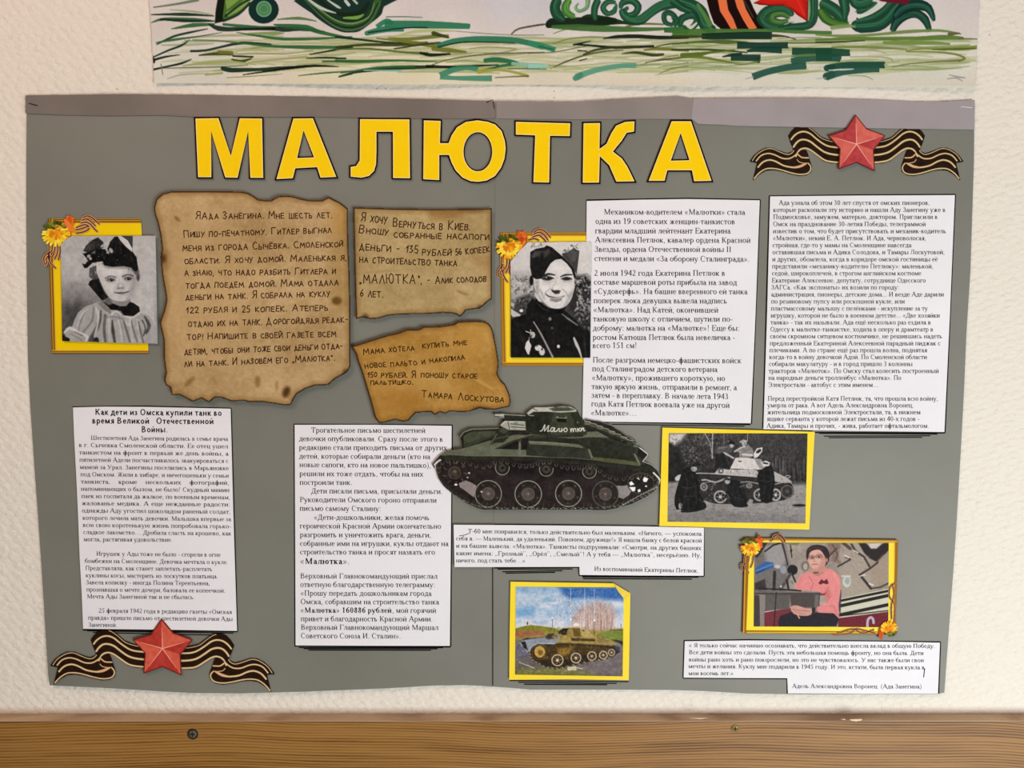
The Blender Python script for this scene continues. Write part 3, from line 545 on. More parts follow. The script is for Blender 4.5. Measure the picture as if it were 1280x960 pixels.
M_BRASS = mottled('olive_brass', (128, 104, 40), (150, 122, 54), 700, .4, .6); M_CHIP = mat('bare_plaster_chip', (226, 206, 180), .8)[0]
M_STAPLE = mat('bright_staple_wire', (200, 198, 200), .3, .7)[0]
for px, py, r, mm, lab in ((241, 917.5, .0056, M_DARK, 'dark sunken screw at the left of the wooden rail'), (919, 910.5, .0042, M_BRASS, 'olive brass screw at the right of the wooden rail')):
    o, (x, y, z) = disc('screw', px, py, .0146, r, .0004, mm, ring=[(r*.72, -.0002), (r*.8, -.0010), (r, -.0004), (r, 0)]); tag(o, lab, 'screw', 'screws of the wooden rail')
    h, _ = disc('screw_head', px, py, .0146, r*.74, .0007, M_STEEL if mm is M_DARK else M_BRASS, o)
    box('slot', x-r*.5, x+r*.5, y-.0011, y-.0006, z-.0004, z+.0004, M_DARK, h); box('slot', x-.0004, x+.0004, y-.0011, y-.0006, z-r*.5, z+r*.5, M_DARK, h)
Wl = lambda x, y, l: np.stack(W(x, y, l), -1)
ch = sheet('chip', [(1062, 899.3), (1078, 898.8), (1077, 900.5), (1070, 902), (1064, 900.8)], .0151, M_CHIP, rail, .0004, surf=Wl)
sheet('chip', [(1051, 899), (1057, 898.8), (1056, 900.2)], .0151, M_CHIP, rail, .0004, surf=Wl); sheet('chip', [(862, 898), (885, 897.4), (876, 898.8)], .0151, M_CHIP, rail, .0004, surf=Wl)
p0, p1 = P(np.array([1200.5, 1215.]), np.array([133.2, 134.6]), .0014)
bm = bmesh.new()
for a_, c0, c1 in ((0, p0, p1), (1, p0, p0+[0, .0035, 0]), (2, p1, p1+[0, .0035, 0])):
    m4 = Vector(c1)-Vector(c0); r = bmesh.ops.create_cone(bm, cap_ends=True, segments=8, radius1=.0004, radius2=.0004, depth=m4.length)
    q_ = m4.to_track_quat('Z', 'Y').to_matrix().to_4x4()
    for v in r['verts']: v.co = q_ @ v.co + (Vector(c0)+Vector(c1))/2
me = bpy.data.meshes.new('staple'); bm.to_mesh(me); bm.free(); tag(link('staple', me, M_STAPLE), 'bright wire staple in the top right corner of the poster', 'staple')
sp_ = []
for x, y, r in ((692.5, 114, .7), (692.5, 122, .8), (146.5, 111.5, .8), (1237, 43.5, .8), (36, 790, .6), (1246, 512, .5), (470.5, 110.6, .7), (482, 110.8, .7), (28, 350, .4), (1254, 700, .4)):
    sp_.append(np.array([[(x-r, y), (x, y-r), (x+r, y), (x, y+r)]]))
wq = np.concatenate(sp_); v = np.stack(W(wq[..., 0].ravel(), wq[..., 1].ravel(), .0002), -1)
o = quads('pinhole', v, np.arange(len(v)).reshape(-1, 4), M_DARK, bpy.data.objects['wall_back']); o['kind'] = 'stuff'
# ------------------------------------------------------------------ colour prints: a small painter that colours the points of a fine sheet
def sm(pts, n=5, closed=False):
    p = [np.array(q, float) for q in pts]; m = len(p); out = []
    for i in range(m if closed else m-1):
        a, b, c, d = (p[i-1] if closed or i else p[0]), p[i], p[(i+1) % m], (p[(i+2) % m] if closed or i+2 < m else p[-1])
        for k in range(n):
            t = k/n; out.append(tuple(.5*(2*b+(c-a)*t+(2*a-5*b+4*c-d)*t*t+(3*b-a-3*c+d)*t**3)))
    if not closed: out.append(tuple(p[-1]))
    return out
def local_light(px, py):
    """how bright (and how warm) a white thing looks there in the photograph: colours read off it are divided by this to get the paint's own colour"""
    u, v = min(max(px/1280, 0), 1), min(max(py/900, 0), 1); a, b, c, d = (np.array(q) for q in ((.86, .76, .69), (.95, .88, .83), (.80, .78, .72), (1., 1.02, .98)))
    return (1-v)*((1-u)*a+u*b)+v*((1-u)*c+u*d)
class Canvas:
    """points of a sheet spanned by four corners (pixels: TL, TR, BR, BL), rate points per pixel"""
    def __init__(s, c, rate, col, alpha=1.):
        c = np.array(c, float); w = max(np.linalg.norm(c[1]-c[0]), np.linalg.norm(c[2]-c[3])); h = max(np.linalg.norm(c[3]-c[0]), np.linalg.norm(c[2]-c[1]))
        s.nx, s.ny = int(w*rate)+1, int(h*rate)+1; u, v = np.meshgrid(np.linspace(0, 1, s.nx), np.linspace(0, 1, s.ny)); u, v = u.ravel(), v.ravel()
        q = (1-u)[:, None]*(1-v)[:, None]*c[0]+u[:, None]*(1-v)[:, None]*c[1]+u[:, None]*v[:, None]*c[2]+(1-u)[:, None]*v[:, None]*c[3]
        s.X, s.Y = q[:, 0], q[:, 1]; s.C = np.tile(np.array(s.tone(col) if np.isscalar(col) else col, float), (len(u), 1)); s.A = np.full(len(u), float(alpha)); s.view(0, 0, 1)
        s.rg = np.random.RandomState(7)
    def view(s, ox, oy, k): s.ox, s.oy, s.k = ox, oy, k
    def px(s, p): return [(s.ox+x/s.k, s.oy+y/s.k) for x, y in p]
    def _sel(s, xs, ys, m): return np.where((s.X > min(xs)-m) & (s.X < max(xs)+m) & (s.Y > min(ys)-m) & (s.Y < max(ys)+m))[0]
    def _put(s, i, cov, col, a):
        cov = np.clip(cov, 0, 1)*a
        if col is None: s.A[i] *= 1-cov; return
        if np.isscalar(col): col = s.tone(col)
        s.C[i] += (np.array(col, float)-s.C[i])*cov[:, None]; s.A[i] = np.maximum(s.A[i], cov)
    def tone(s, g): return (g, g*.975, g*.94)
    def poly(s, pts, col, f=.6, a=1., smooth=0, outline=None):
        p = s.px(sm(pts, smooth, True) if smooth else pts); xs, ys = [q[0] for q in p], [q[1] for q in p]; i = s._sel(xs, ys, f+1)
        if not len(i): return
        X, Y = s.X[i], s.Y[i]; ins = np.zeros(len(i), bool); dm = np.full(len(i), 1e9)
        for (x0, y0), (x1, y1) in zip(p, p[1:]+p[:1]):
            c = (y0 > Y) != (y1 > Y)
            ins ^= c & (X < (x1-x0)*(Y-y0)/((y1-y0) if y1 != y0 else 1e-9)+x0)
            L = (x1-x0)**2+(y1-y0)**2 or 1e-9; t = np.clip(((X-x0)*(x1-x0)+(Y-y0)*(y1-y0))/L, 0, 1)
            dm = np.minimum(dm, (X-x0-t*(x1-x0))**2+(Y-y0-t*(y1-y0))**2)
        sd = np.sqrt(dm)*np.where(ins, 1, -1); s._put(i, sd/f+.5, col, a)
        if outline: s.line(sm(pts, smooth, True)+[pts[0]] if smooth else list(pts)+[pts[0]], outline[0], outline[1], f=.5)
    def line(s, pts, w, col, a=1., f=.6, smooth=0, cap=False):
        """w: width in view units, or a list of widths along the line"""
        n = len(pts); ws = list(w) if isinstance(w, (list, tuple)) else [w]*n
        if len(ws) != n: ws = list(np.interp(np.linspace(0, 1, n), np.linspace(0, 1, len(ws)), ws))
        if smooth:
            ws = list(np.interp(np.linspace(0, n-1, (n-1)*smooth+1), range(n), ws)); pts = sm(pts, smooth)
        p = s.px(pts); ws = [x/s.k for x in ws]; xs, ys = [q[0] for q in p], [q[1] for q in p]; i = s._sel(xs, ys, max(ws)/2+f+.5)
        if not len(i): return
        X, Y = s.X[i], s.Y[i]; best = np.full(len(i), -9.)
        for j in range(len(p)-1):
            (x0, y0), (x1, y1) = p[j], p[j+1]; L = (x1-x0)**2+(y1-y0)**2 or 1e-9; tr = ((X-x0)*(x1-x0)+(Y-y0)*(y1-y0))/L; t = np.clip(tr, 0, 1)
            d = np.sqrt((X-x0-t*(x1-x0))**2+(Y-y0-t*(y1-y0))**2); cv = ((ws[j]+(ws[j+1]-ws[j])*t)/2-d)/f+.5
            if cap and j == 0: cv = np.where(tr < 0, -9, cv)
            if cap and j == len(p)-2: cv = np.where(tr > 1, -9, cv)
            best = np.maximum(best, cv)
        s._put(i, best, col, a)
    def ell(s, cx, cy, rx, ry, col, f=.6, a=1., rot=0): s.poly(ell(cx, cy, rx, ry, 20, math.radians(rot)), col, f, a)
    def ring(s, cx, cy, rx, ry, w, col, a=1., rot=0, a0=0, a1=360):
        n = 24; s.line([(cx+rx*math.cos(math.radians(a0+(a1-a0)*i/n)), cy+ry*math.sin(math.radians(a0+(a1-a0)*i/n))) for i in range(n+1)], w, col, a)
    def noise(s, cell, amp, box=None, seed=0, aniso=(1, 1), mask=None):
        """value noise; cell in pixels"""
        r = np.random.RandomState(seed); X, Y = s.X/cell*aniso[0], s.Y/cell*aniso[1]; x0, y0 = np.floor(X).astype(int), np.floor(Y).astype(int); G = r.uniform(-1, 1, (257, 257)); fx, fy = X-x0, Y-y0
        fx, fy = fx*fx*(3-2*fx), fy*fy*(3-2*fy); g = lambda a, b: G[a % 257, b % 257]
        n = (g(x0, y0)*(1-fx)+g(x0+1, y0)*fx)*(1-fy)+(g(x0, y0+1)*(1-fx)+g(x0+1, y0+1)*fx)*fy
        if box is not None:
            (bx0, by0), (bx1, by1) = s.px([box[:2], box[2:]]); n = n*((s.X > bx0) & (s.X < bx1) & (s.Y > by0) & (s.Y < by1))
        if mask is not None: n = n*mask
        s.C += (n*amp)[:, None]; return n
    def vgrad(s, stops, box=None):
        """fill with colours that change down the sheet; stops: (y in view units, colour)"""
        ys = [s.oy+a/s.k for a, _ in stops]; cols = np.array([(s.tone(c) if np.isscalar(c) else c) for _, c in stops], float)
        C = np.stack([np.interp(s.Y, ys, cols[:, j]) for j in range(3)], 1); m = np.ones(len(s.X), bool)
        if box is not None:
            (bx0, by0), (bx1, by1) = s.px([box[:2], box[2:]]); m = (s.X > bx0) & (s.X < bx1) & (s.Y > by0) & (s.Y < by1)
        s.C[m] = C[m]
    def scatter(s, n, box, cols, wr=(2, 6), lr=(4, 16), ang=(0, 180), a=.7, seed=1, inside=None):
        r = random.Random(seed)
        for _ in range(n):
            x, y = r.uniform(box[0], box[2]), r.uniform(box[1], box[3]); an = math.radians(r.uniform(*ang)); l = r.uniform(*lr)
            s.line([(x, y), (x+l*math.cos(an), y+l*math.sin(an))], [r.uniform(*wr), r.uniform(*wr)*.6], r.choice(cols), a*r.uniform(.6, 1), f=.7)
    def mesh(s, name, layer, m, parent=None, thick=.0003, clip=None, gain=1., surf=P, bulge=None):
        if clip is not None: A = s.A.copy(); s.A[:] = 0; C = s.C.copy(); v = (s.ox, s.oy, s.k); s.view(0, 0, 1); s.poly(clip, (0, 0, 0), .1); s.C = C; s.A = np.minimum(A, s.A); s.view(*v)
        nx, ny = s.nx, s.ny; idx = np.arange(nx*ny).reshape(ny, nx); Q = np.stack([idx[:-1, :-1], idx[1:, :-1], idx[1:, 1:], idx[:-1, 1:]], -1).reshape(-1, 4)
        Q = Q[s.A[Q].mean(1) > .5]; used = np.unique(Q); remap = np.zeros(nx*ny, np.int32); remap[used] = np.arange(len(used)); Q = remap[Q]
        lay = layer if bulge is None else layer+bulge(s.X[used], s.Y[used])
        V = surf(s.X[used], s.Y[used], lay); C = np.clip(lin(np.clip(s.C[used]*gain, 0, 255))/local_light(s.X.mean(), s.Y.mean()), 0, .93); V, Q, C = skirt(V, Q, thick, C)
        return quads(name, V, Q, m, parent, C)
# ------------------------------------------------------------------ three burnt-edged letters on brown paper
def quad_of(pts, pad=2):
    xs, ys = [p[0] for p in pts], [p[1] for p in pts]; a, b, c, d = min(xs)-pad, min(ys)-pad, max(xs)+pad, max(ys)+pad; return [(a, b), (c, b), (c, d), (a, d)]
def old_note(pts, layer, base, label, rows, stains, edge, seed, kw):
    q = quad_of(pts); c = Canvas(q, 1.25, base); c.noise(60, 9, seed=seed); c.noise(18, 7, seed=seed+1); c.noise(6, 5, seed=seed+2); c.noise(2.0, 7, seed=seed+3)
    for sx, sy, rx, ry, rot, col, a_, f_ in stains: c.ell(sx, sy, rx, ry, col, f_, a_, rot)
    lp = list(pts)+[pts[0]]; c.line(lp, 10, (104, 66, 22), .4, f=7); c.line(lp, 3.4, (50, 30, 10), .9, f=1.2)
    for x, y, r_ in edge: c.ell(x, y, r_, r_*1.6, (40, 24, 8), 6, .75)
    bl = lambda X, Y: .0006*(np.sin(X/31+seed)*np.sin(Y/27)+1)
    o = tag(c.mesh('burnt_letter', layer, M_PAINT, clip=pts, thick=.0006, bulge=bl), label, 'letter', 'brown burnt-edged letters')
    s2 = lambda X, Y, l: P(X, Y, l+bl(X, Y)); text_obj('handwriting', hand(rows, *kw), layer+.0002, M_HAND, o, s2); return o
N1 = [(195, 248.9), (203, 242), (214, 239), (260, 238.8), (300.8, 239.4), (310, 241), (316.6, 244.5), (322.4, 248.9), (331, 250.2), (339, 250), (344, 247), (348, 245), (356, 244.4), (365.4, 245), (376, 248), (385.8, 249.9), (401.9, 250.3), (406, 248.5), (410.6, 246), (425.2, 253.2), (435.4, 261), (435.2, 280), (435.7, 308), (437, 337), (438, 375), (438.3, 457.5), (436, 462), (432.5, 466.3), (419.4, 473.5), (410, 481.6), (393, 482.3),
      (381.5, 486.4), (371.3, 492.5), (367, 499), (364, 506.4), (356.7, 507), (340, 504.5), (327.5, 502.7), (310, 502.7), (306.7, 501.3), (289, 502), (277.5, 497.6), (268.8, 497.2), (261, 503.4), (252, 498.3), (241, 502.4), (225, 494), (214, 494.4), (212.6, 484.5), (207, 481.6), (205, 474.7), (207, 466.3), (204.6, 448.8), (204.3, 425.4), (199.5, 403.5), (202, 396), (204.6, 389), (207.5, 375.8), (207.2, 370.6), (202.4, 343), (200.5, 321), (202.4, 312.3), (200.2, 293.3), (196.6, 277.3), (193.2, 268), (192.2, 259.8)]
STAIN = (92, 62, 20)
old_note(N1, .0042, (174, 143, 97), 'largest brown burnt-edged letter, its handwriting reaching from top to bottom',
         [('ЯАда Занегина. Мне шесть лет.', 188, 778, 150, 145), ('Пишу по-печатному. Гитлер выгнал', 138, 775, 228, 208), ('меня из города Сычёвка. Смоленской', 133, 825, 288, 268), ('области. Я хочу домой. Маленькая я,', 140, 838, 342, 327), ('а знаю, что надо разбить Гитлера и', 140, 792, 393, 385), ('тогда поедем домой. Мама отдала', 145, 805, 447, 434),
          ('деньги на танк. Я собрала на куклу', 145, 770, 497, 482), ('122 рубля и 25 копеек. Атеперь', 148, 760, 553, 542), ('отдаю их на танк. Дорогойдядя редак-', 157, 845, 612, 592), ('тор! Напишите в своей газете всем', 152, 795, 667, 654), ('детям, чтобы они тоже свои деньги отда-', 140, 822, 732, 705), ('ли на танк. И назовём его „Малютка“.', 140, 790, 783, 756)],
         [(221.5, 273.5, 2.2, 4.5, -50, STAIN, .55, 2), (237, 477, 3, 8, 45, STAIN, .5, 4), (322, 477, 3.5, 7, 0, STAIN, .5, 4), (358, 490, 4.5, 7, 20, (60, 36, 10), .85, 5), (421, 376, 6, 5, 0, (70, 44, 10), .8, 4), (346, 482, 2, 6, 0, STAIN, .35, 4), (268, 475, 2, 5, -20, STAIN, .25, 4), (208, 325, 4, 12, 0, (96, 60, 24), .5, 8), (428, 275, 16, 22, 0, (168, 120, 50), .5, 22), (425, 340, 10, 50, 0, (140, 104, 44), .35, 18), (250, 370, 60, 90, 0, (186, 150, 100), .35, 60)],
         [(204, 323, 3), (432, 467, 3)], 3, (190, 230, 3.428, 6.2, 1.05, 5))
N2 = [(441.3, 259), (490, 260.6), (539.4, 261.3), (580, 261), (615.2, 260.2), (615, 320), (615.2, 373.4), (608, 378.5), (603.5, 383), (598.8, 386), (590, 387), (582.3, 388.3), (579, 393), (574.5, 396), (570, 393), (565, 391.9), (553.4, 391.4), (530, 393), (514.4, 393), (494, 393.8), (484, 395), (473.8, 398.4), (462.8, 399.2), (453.4, 396.9), (444.8, 399.2), (443, 330)]
old_note(N2, .0036, (172, 146, 98), 'upper of the two smaller brown letters, straight along its top edge',
         [('Я хочу', 135, 355, 168, 192, 8), ('Вернуться в', 392, 800, 212, 240, 7), ('Киев.', 835, 1020, 236, 240, 7.5), ('Вношу', 120, 370, 262, 285, 7), ('собранные насапоги', 400, 1175, 300, 320, 6.6), ('деньги - 135', 122, 605, 400, 425, 7.5), ('рублей', 628, 870, 442, 445, 6.8), ('56 копеек', 893, 1175, 440, 415, 6.6), ('на строительство танка', 125, 915, 500, 530, 6.6), ('„МАЛЮТКА“, -', 128, 700, 665, 670, 8.4), ('Алик солодов', 730, 1150, 668, 650, 6.2), ('6 лет.', 132, 325, 772, 780, 7.5)],
         [(556, 268, 20, 8, 0, (130, 90, 36), .5, 10), (588, 263, 16, 3, 0, (120, 80, 40), .5, 5), (602, 326, 14, 8, 20, (140, 100, 50), .35, 10), (480, 262, 30, 5, 0, (196, 172, 126), .5, 6), (500, 345, 60, 6, 5, (190, 166, 118), .35, 8), (578, 366, 8, 2, 20, (120, 86, 40), .5, 3), (470, 340, 30, 2, -5, (140, 108, 60), .35, 3)],
         [(600, 387, 3), (457, 398, 3)], 13, (430, 250, 6.4, 6.8, 1.1, 6))
N3 = [(439, 433), (461, 426), (485, 418.4), (497, 416), (509, 411.5), (522.8, 411.5), (529.7, 408), (550, 407.5), (567.5, 405), (572.7, 401.7), (595, 400.7), (604, 401.3), (610.5, 403.8), (614, 408), (616.5, 414), (620.8, 434.7), (623.9, 453.6), (622.2, 467.3), (626.8, 476), (631.5, 480), (634.5, 486.3), (637.5, 494), (638.8, 501.7), (637, 508.6), (619, 512.4), (608, 512.6), (600, 510.3), (586.4, 515), (575, 515.3), (562.3, 514.6), (556.3, 517.5), (550, 515.5), (543.4, 518.9), (538.3, 515), (519.4, 516.3), (515, 521), (510.8, 525.8),
      (504, 527.5), (493.6, 525), (481.6, 528.4), (473.8, 529.2), (469, 523), (467, 517), (465, 508.6), (459, 488), (452.3, 465.6), (447.2, 451.9), (445, 443)]
old_note(N3, .0040, (170, 128, 62), 'lower smaller brown letter, tilted and torn on all sides',
         [('Мама хотела', 143, 525, 310, 276, 5.6), ('купить мне', 572, 905, 265, 236, 5.4), ('новое пальто и', 155, 600, 410, 380, 5.4), ('накопила', 628, 890, 368, 345, 5.4), ('150 рублей. Я', 170, 535, 474, 478, 5.6), ('поношу старое', 562, 978, 475, 484, 5.6), ('пальтишко.', 192, 510, 528, 525, 4.6), ('Тамара', 567, 795, 618, 634, 6.2), ('Лоскутова', 830, 1175, 640, 656, 6.2)],
         [(540, 475, 26, 14, 30, (186, 148, 84), .4, 14), (590, 425, 20, 20, 0, (186, 140, 62), .4, 18), (500, 500, 30, 16, 0, (150, 102, 38), .5, 18), (605, 513, 14, 4, 5, (50, 24, 6), .9, 4), (605, 480, 14, 2, 30, (200, 160, 90), .5, 2), (530, 415, 20, 4, 0, (190, 150, 90), .4, 5)],
         [], 23, (430, 390, 5.818, 5.4, 1.0, 7))

# ------------------------------------------------------------------ striped ribbons with the star
CR, DK = (214, 184, 132), (36, 22, 12)
def ribbon_half(c, mir, ox, oy, k, ky, cx, sl, clip_y=None):
    """one side of the ribbon, drawn in the magnified view of its left half; mir mirrors it about the star"""
    def T(p): return [((cx+(cx-x) if mir else x), (y-325)*ky+325+(sl*(cx-x) if mir else 0)) for x, y in p]
    c.view(ox, oy, k)
    tail = [(108, 497), (150, 440), (210, 393), (270, 366), (340, 364), (420, 396), (500, 421), (550, 402), (575, 372), (640, 378), (695, 390), (712, 430), (728, 480), (752, 550), (745, 600), (695, 632), (620, 639), (530, 620), (430, 592), (350, 580), (270, 587), (200, 627), (142, 680), (165, 590), (185, 510)]
    c.poly(T(tail), DK, .6, outline=(9, (20, 14, 8)))
    for p, w in (([(130, 490), (165, 440), (215, 402), (275, 374), (340, 371), (420, 404), (500, 429), (548, 410), (572, 380)], 8), ([(172, 492), (220, 440), (290, 418), (360, 430), (440, 465), (510, 470), (560, 450), (600, 420)], 14), ([(190, 555), (240, 505), (310, 483), (380, 500), (460, 540), (560, 558), (620, 553), (660, 535), (695, 518)], 17), ([(150, 668), (200, 615), (270, 573), (350, 568), (430, 582), (530, 610), (620, 627), (700, 620), (738, 590), (742, 548), (715, 515)], 13)):
        c.line(T(p), w, CR, smooth=3, f=.6)
    band = [(1060, 310), (1000, 298), (930, 283), (850, 252), (780, 193), (720, 150), (650, 134), (590, 153), (540, 200), (512, 242), (535, 310), (558, 365), (590, 415), (640, 372), (690, 362), (740, 382), (800, 432), (880, 492), (950, 512), (1060, 518)]
    c.poly(T(band), DK, .6, outline=(8, (20, 14, 8)))
    for p, w in (([(1000, 306), (930, 292), (850, 262), (780, 203), (725, 162), (690, 146)], 7), ([(1060, 361), (950, 350), (880, 325), (800, 270), (740, 222), (680, 200), (620, 208), (570, 240), (538, 278)], 17), ([(1060, 436), (960, 425), (880, 400), (800, 345), (740, 300), (680, 280), (630, 285), (590, 315), (563, 352)], 19), ([(1060, 510), (950, 500), (880, 480), (800, 425), (740, 384), (690, 366), (640, 375), (610, 402), (588, 445)], 17)):
        c.line(T(p), w, CR, smooth=3, f=.6)
    c.poly(T([(612, 405), (650, 388), (695, 392), (722, 470), (725, 505), (690, 512), (625, 495), (603, 470)]), (42, 20, 12), .5)
    c.line(T([(612, 430), (650, 458), (718, 462)]), 13, CR, smooth=3); c.line(T([(600, 480), (625, 505), (690, 518)]), 8, CR, smooth=3); c.line(T([(560, 556), (620, 550), (660, 535), (700, 515)]), [10, 26, 26, 12], (214, 166, 122), smooth=2)
STAR = [(1215, 35), (1330, 172), (1522, 240), (1400, 385), (1412, 590), (1225, 505), (1038, 572), (1052, 372), (932, 240), (1108, 188)]
def star_ribbon(box_, ox, oy, k, ky, cx, sl, la, lb, light, dark, line_, label, clip_y=None, dy=0):
    c = Canvas(box_, 2.4, (36, 22, 12), 0.)
    ribbon_half(c, False, ox, oy, k, ky, cx, sl); ribbon_half(c, True, ox, oy, k, ky, cx, sl); c.noise(3, 5, seed=4)
    if clip_y: c.A[c.Y < np.interp(c.X, [936, 1206], clip_y)] = 0
    o = tag(c.mesh('ribbon_cutout', la, M_PRINT, thick=.0001), label, 'ribbon', 'striped ribbons with a red star')
    S_ = [(x, (y-325)*ky+325) for x, y in STAR]; pp = [(ox+x/k, oy+y/k) for x, y in S_]; s = Canvas(quad_of(pp), 2.6, dark, 0.); s.view(ox, oy, k); s.poly(S_, dark, .6); C0 = (1225, 325)
    for i in range(0, 10, 2):
        tip, a_, b_ = S_[i], S_[i-1], S_[(i+1) % 10]; s.poly([C0, tip, a_ if i in (2, 4, 8) else b_], light, .5); 
    s.noise(4, 8, seed=9)
    for i in range(0, 10, 2):
        x, y = S_[i]; s.line([C0, (C0[0]+(x-C0[0])*.72, C0[1]+(y-C0[1])*.72)], [11, 4], line_, .9)
    s.line(S_+[S_[0]], 10, (74, 26, 20), .85); s.mesh('star', lb, M_PRINT, o, thick=.0006); return o
star_ribbon([(60, 768), (348, 768), (348, 866), (60, 866)], 50, 770, 8, 1., 1225, .072, .0014, .0034, (198, 88, 66), (168, 54, 44), (238, 160, 134), 'striped ribbon with a red star at the bottom left of the poster')
star_ribbon([(930, 140), (1209, 140), (1209, 231), (930, 231)], 925, 141.5, 8.4, 1.05, 1225, 0, .00105, .0030, (206, 98, 84), (176, 62, 62), (240, 168, 150), 'striped ribbon with a red star at the top right of the poster', (158.2, 162.4))

# ------------------------------------------------------------------ ornamental frames
BR_, GOLD, YEL = (96, 52, 14), (196, 150, 40), (247, 192, 12)
def striped_frame(c, sides, cols=((98, 54, 16), (190, 140, 40), (82, 40, 16), (206, 160, 52))):
    for p, q, nrm, w in sides:        # p, q pixel ends; nrm towards the inside; w total width in pixels
        n = len(cols)
        for i, col in enumerate(cols):
            d = (i+.5)*w/n; c.line([(p[0]+nrm[0]*d, p[1]+nrm[1]*d), (q[0]+nrm[0]*d, q[1]+nrm[1]*d)], w/n*1.1, col, f=.5)
def flower(o, cx, cy, r, layer, seed=0, rot=0):
    """yellow chrysanthemum and an orange one behind it, petals as pieces of the print"""
    rg = random.Random(seed); c = Canvas([(cx-r*1.3, cy-r*1.5), (cx+r*2.1, cy-r*1.5), (cx+r*2.1, cy+r*1.3), (cx-r*1.3, cy+r*1.3)], 3, (200, 90, 20), 0.)
    R = math.radians(rot); f = lambda x, y: (cx+(x*math.cos(R)-y*math.sin(R))*r, cy+(x*math.sin(R)+y*math.cos(R))*r)
    for k in range(26):
        a = rg.uniform(0, 6.28); l = rg.uniform(.3, .62); x, y = 1.0+l*.62*math.cos(a), -.55+l*1.15*math.sin(a); c.line([f(1.0, -.55), f(x, y)], [r*.42, r*.26], rg.choice([(196, 84, 22), (214, 100, 30), (176, 66, 18), (226, 118, 50)]), f=.6)
    for k in range(14):
        a = rg.uniform(3.2, 6.1); c.line([f(-.1, -.3), f(-.1+math.cos(a)*.85, -.25+math.sin(a)*.62)], [r*.3, r*.18], rg.choice([(70, 84, 24), (100, 112, 30), (52, 60, 20), (120, 120, 40)]), f=.6)
    c.line([f(0, -.1), f(.02, .3)], r*1.1, (214, 140, 24), f=.8)
    for ring_, n, l in ((0, 22, 1.), (1, 18, .72), (2, 12, .45)):
        for k in range(n):
            a = 6.283*k/n+rg.uniform(-.1, .1)
            if ring_ == 0 and 3.7 < a < 5.6: continue
            y = math.sin(a)*.8+.12; col = rg.choice([(252, 200, 40), (246, 180, 28), (255, 214, 70), (236, 158, 24)] if ring_ < 2 else [(226, 140, 24), (240, 168, 30), (206, 116, 20)])
            c.line([f(0, -.1), f(math.cos(a)*l, y*l+.02)], [r*.16, r*.27, r*.2], col, f=.5)
    for k in range(12):
        a = rg.uniform(3.5, 5.9); c.line([f(-.15, -.35), f(-.15+math.cos(a)*.45, -.3+math.sin(a)*.3)], [r*.15, r*.08], rg.choice([(84, 100, 28), (130, 130, 44), (60, 66, 24)]), f=.6)
    c.mesh('flower', layer, M_PRINT, o, thick=.0002)
def loops(o, strands, layer, w=1.9):
    """thin black and orange striped ribbon, each strand a polyline in pixels"""
    pts = [p for s_ in strands for p in s_]; c = Canvas(quad_of(pts, 4), 3, (60, 24, 14), 0.)
    for s_ in strands:
        c.line(s_, w*2.2, (222, 168, 110), smooth=4, f=.5)
    for s_ in strands: c.line(s_, w, (64, 20, 16), smooth=4, f=.5)
    c.mesh('striped_bow', layer, M_PRINT, o, thick=.0001)
G = lambda p, ox, oy, k: [(ox+x/k, oy+y/k) for x, y in p]

# frame behind the girl
c = Canvas([(60, 273.5), (176, 273.5), (185.6, 441.8), (64.6, 441.8)], 1.6, YEL); c.noise(30, 3)
striped_frame(c, [((60, 274), (176, 274), (0, 1), 5.4), ((60.2, 273), (64.8, 442), (1, 0), 5.6), ((64.8, 441.8), (186, 441.8), (0, -1), 4.2)])
fg = tag(c.mesh('ornate_frame', .0012, M_PRINT), 'yellow frame with brown stripes and a flower behind the photograph of the girl', 'frame', 'yellow paper frames')
loops(fg, [G([(630, 130), (680, 105), (740, 125), (800, 175), (840, 212)], 45, 260, 10.67), G([(615, 165), (670, 145), (730, 180), (790, 235)], 45, 260, 10.67), G([(600, 200), (660, 190), (720, 210), (770, 270), (815, 312)], 45, 260, 10.67), G([(540, 262), (600, 235), (660, 222), (705, 250)], 45, 260, 10.67), G([(535, 290), (610, 275), (680, 250)], 45, 260, 10.67), G([(540, 335), (610, 325), (680, 300), (710, 270)], 45, 260, 10.67)], .0017, 1.5)
loops(fg, [G([(170, 450), (175, 600), (180, 700)], 45, 260, 10.67), G([(210, 450), (215, 560), (165, 620), (185, 720), (260, 800)], 45, 260, 10.67), G([(255, 450), (250, 560), (215, 650), (150, 650), (140, 740)], 45, 260, 10.67), G([(290, 450), (290, 580), (250, 680)], 45, 260, 10.67), G([(318, 470), (320, 600), (300, 690)], 45, 260, 10.67), G([(160, 600), (110, 650), (105, 710), (130, 760)], 45, 260, 10.67)], .0017, 1.4)
flower(fg, 70, 291.5, 16.5, .0024, 3)
# frame behind the woman in uniform
c = Canvas([(625, 291), (735, 290.5), (731.5, 457.2), (627.6, 457.2)], 1.6, (252, 206, 44)); c.noise(30, 3)
striped_frame(c, [((625, 291), (736, 291), (0, 1), 4.4), ((625, 290), (628, 458), (1, 0), 5.2), ((628, 457.2), (732, 457.2), (0, -1), 4.4)], ((150, 104, 24), (176, 124, 34), (130, 74, 20), (214, 160, 50)))
fw = tag(c.mesh('ornate_frame', .0012, M_PRINT), 'yellow frame with a flower behind the photograph of the woman in uniform', 'frame', 'yellow paper frames')
loops(fw, [G([(560, 110), (640, 68), (720, 110), (775, 175)], 615, 280, 10.67), G([(550, 140), (630, 110), (700, 150), (745, 215)], 615, 280, 10.67), G([(545, 175), (620, 150), (690, 200), (715, 235)], 615, 280, 10.67), G([(490, 215), (560, 195), (620, 215)], 615, 280, 10.67)], .0017, 1.5)
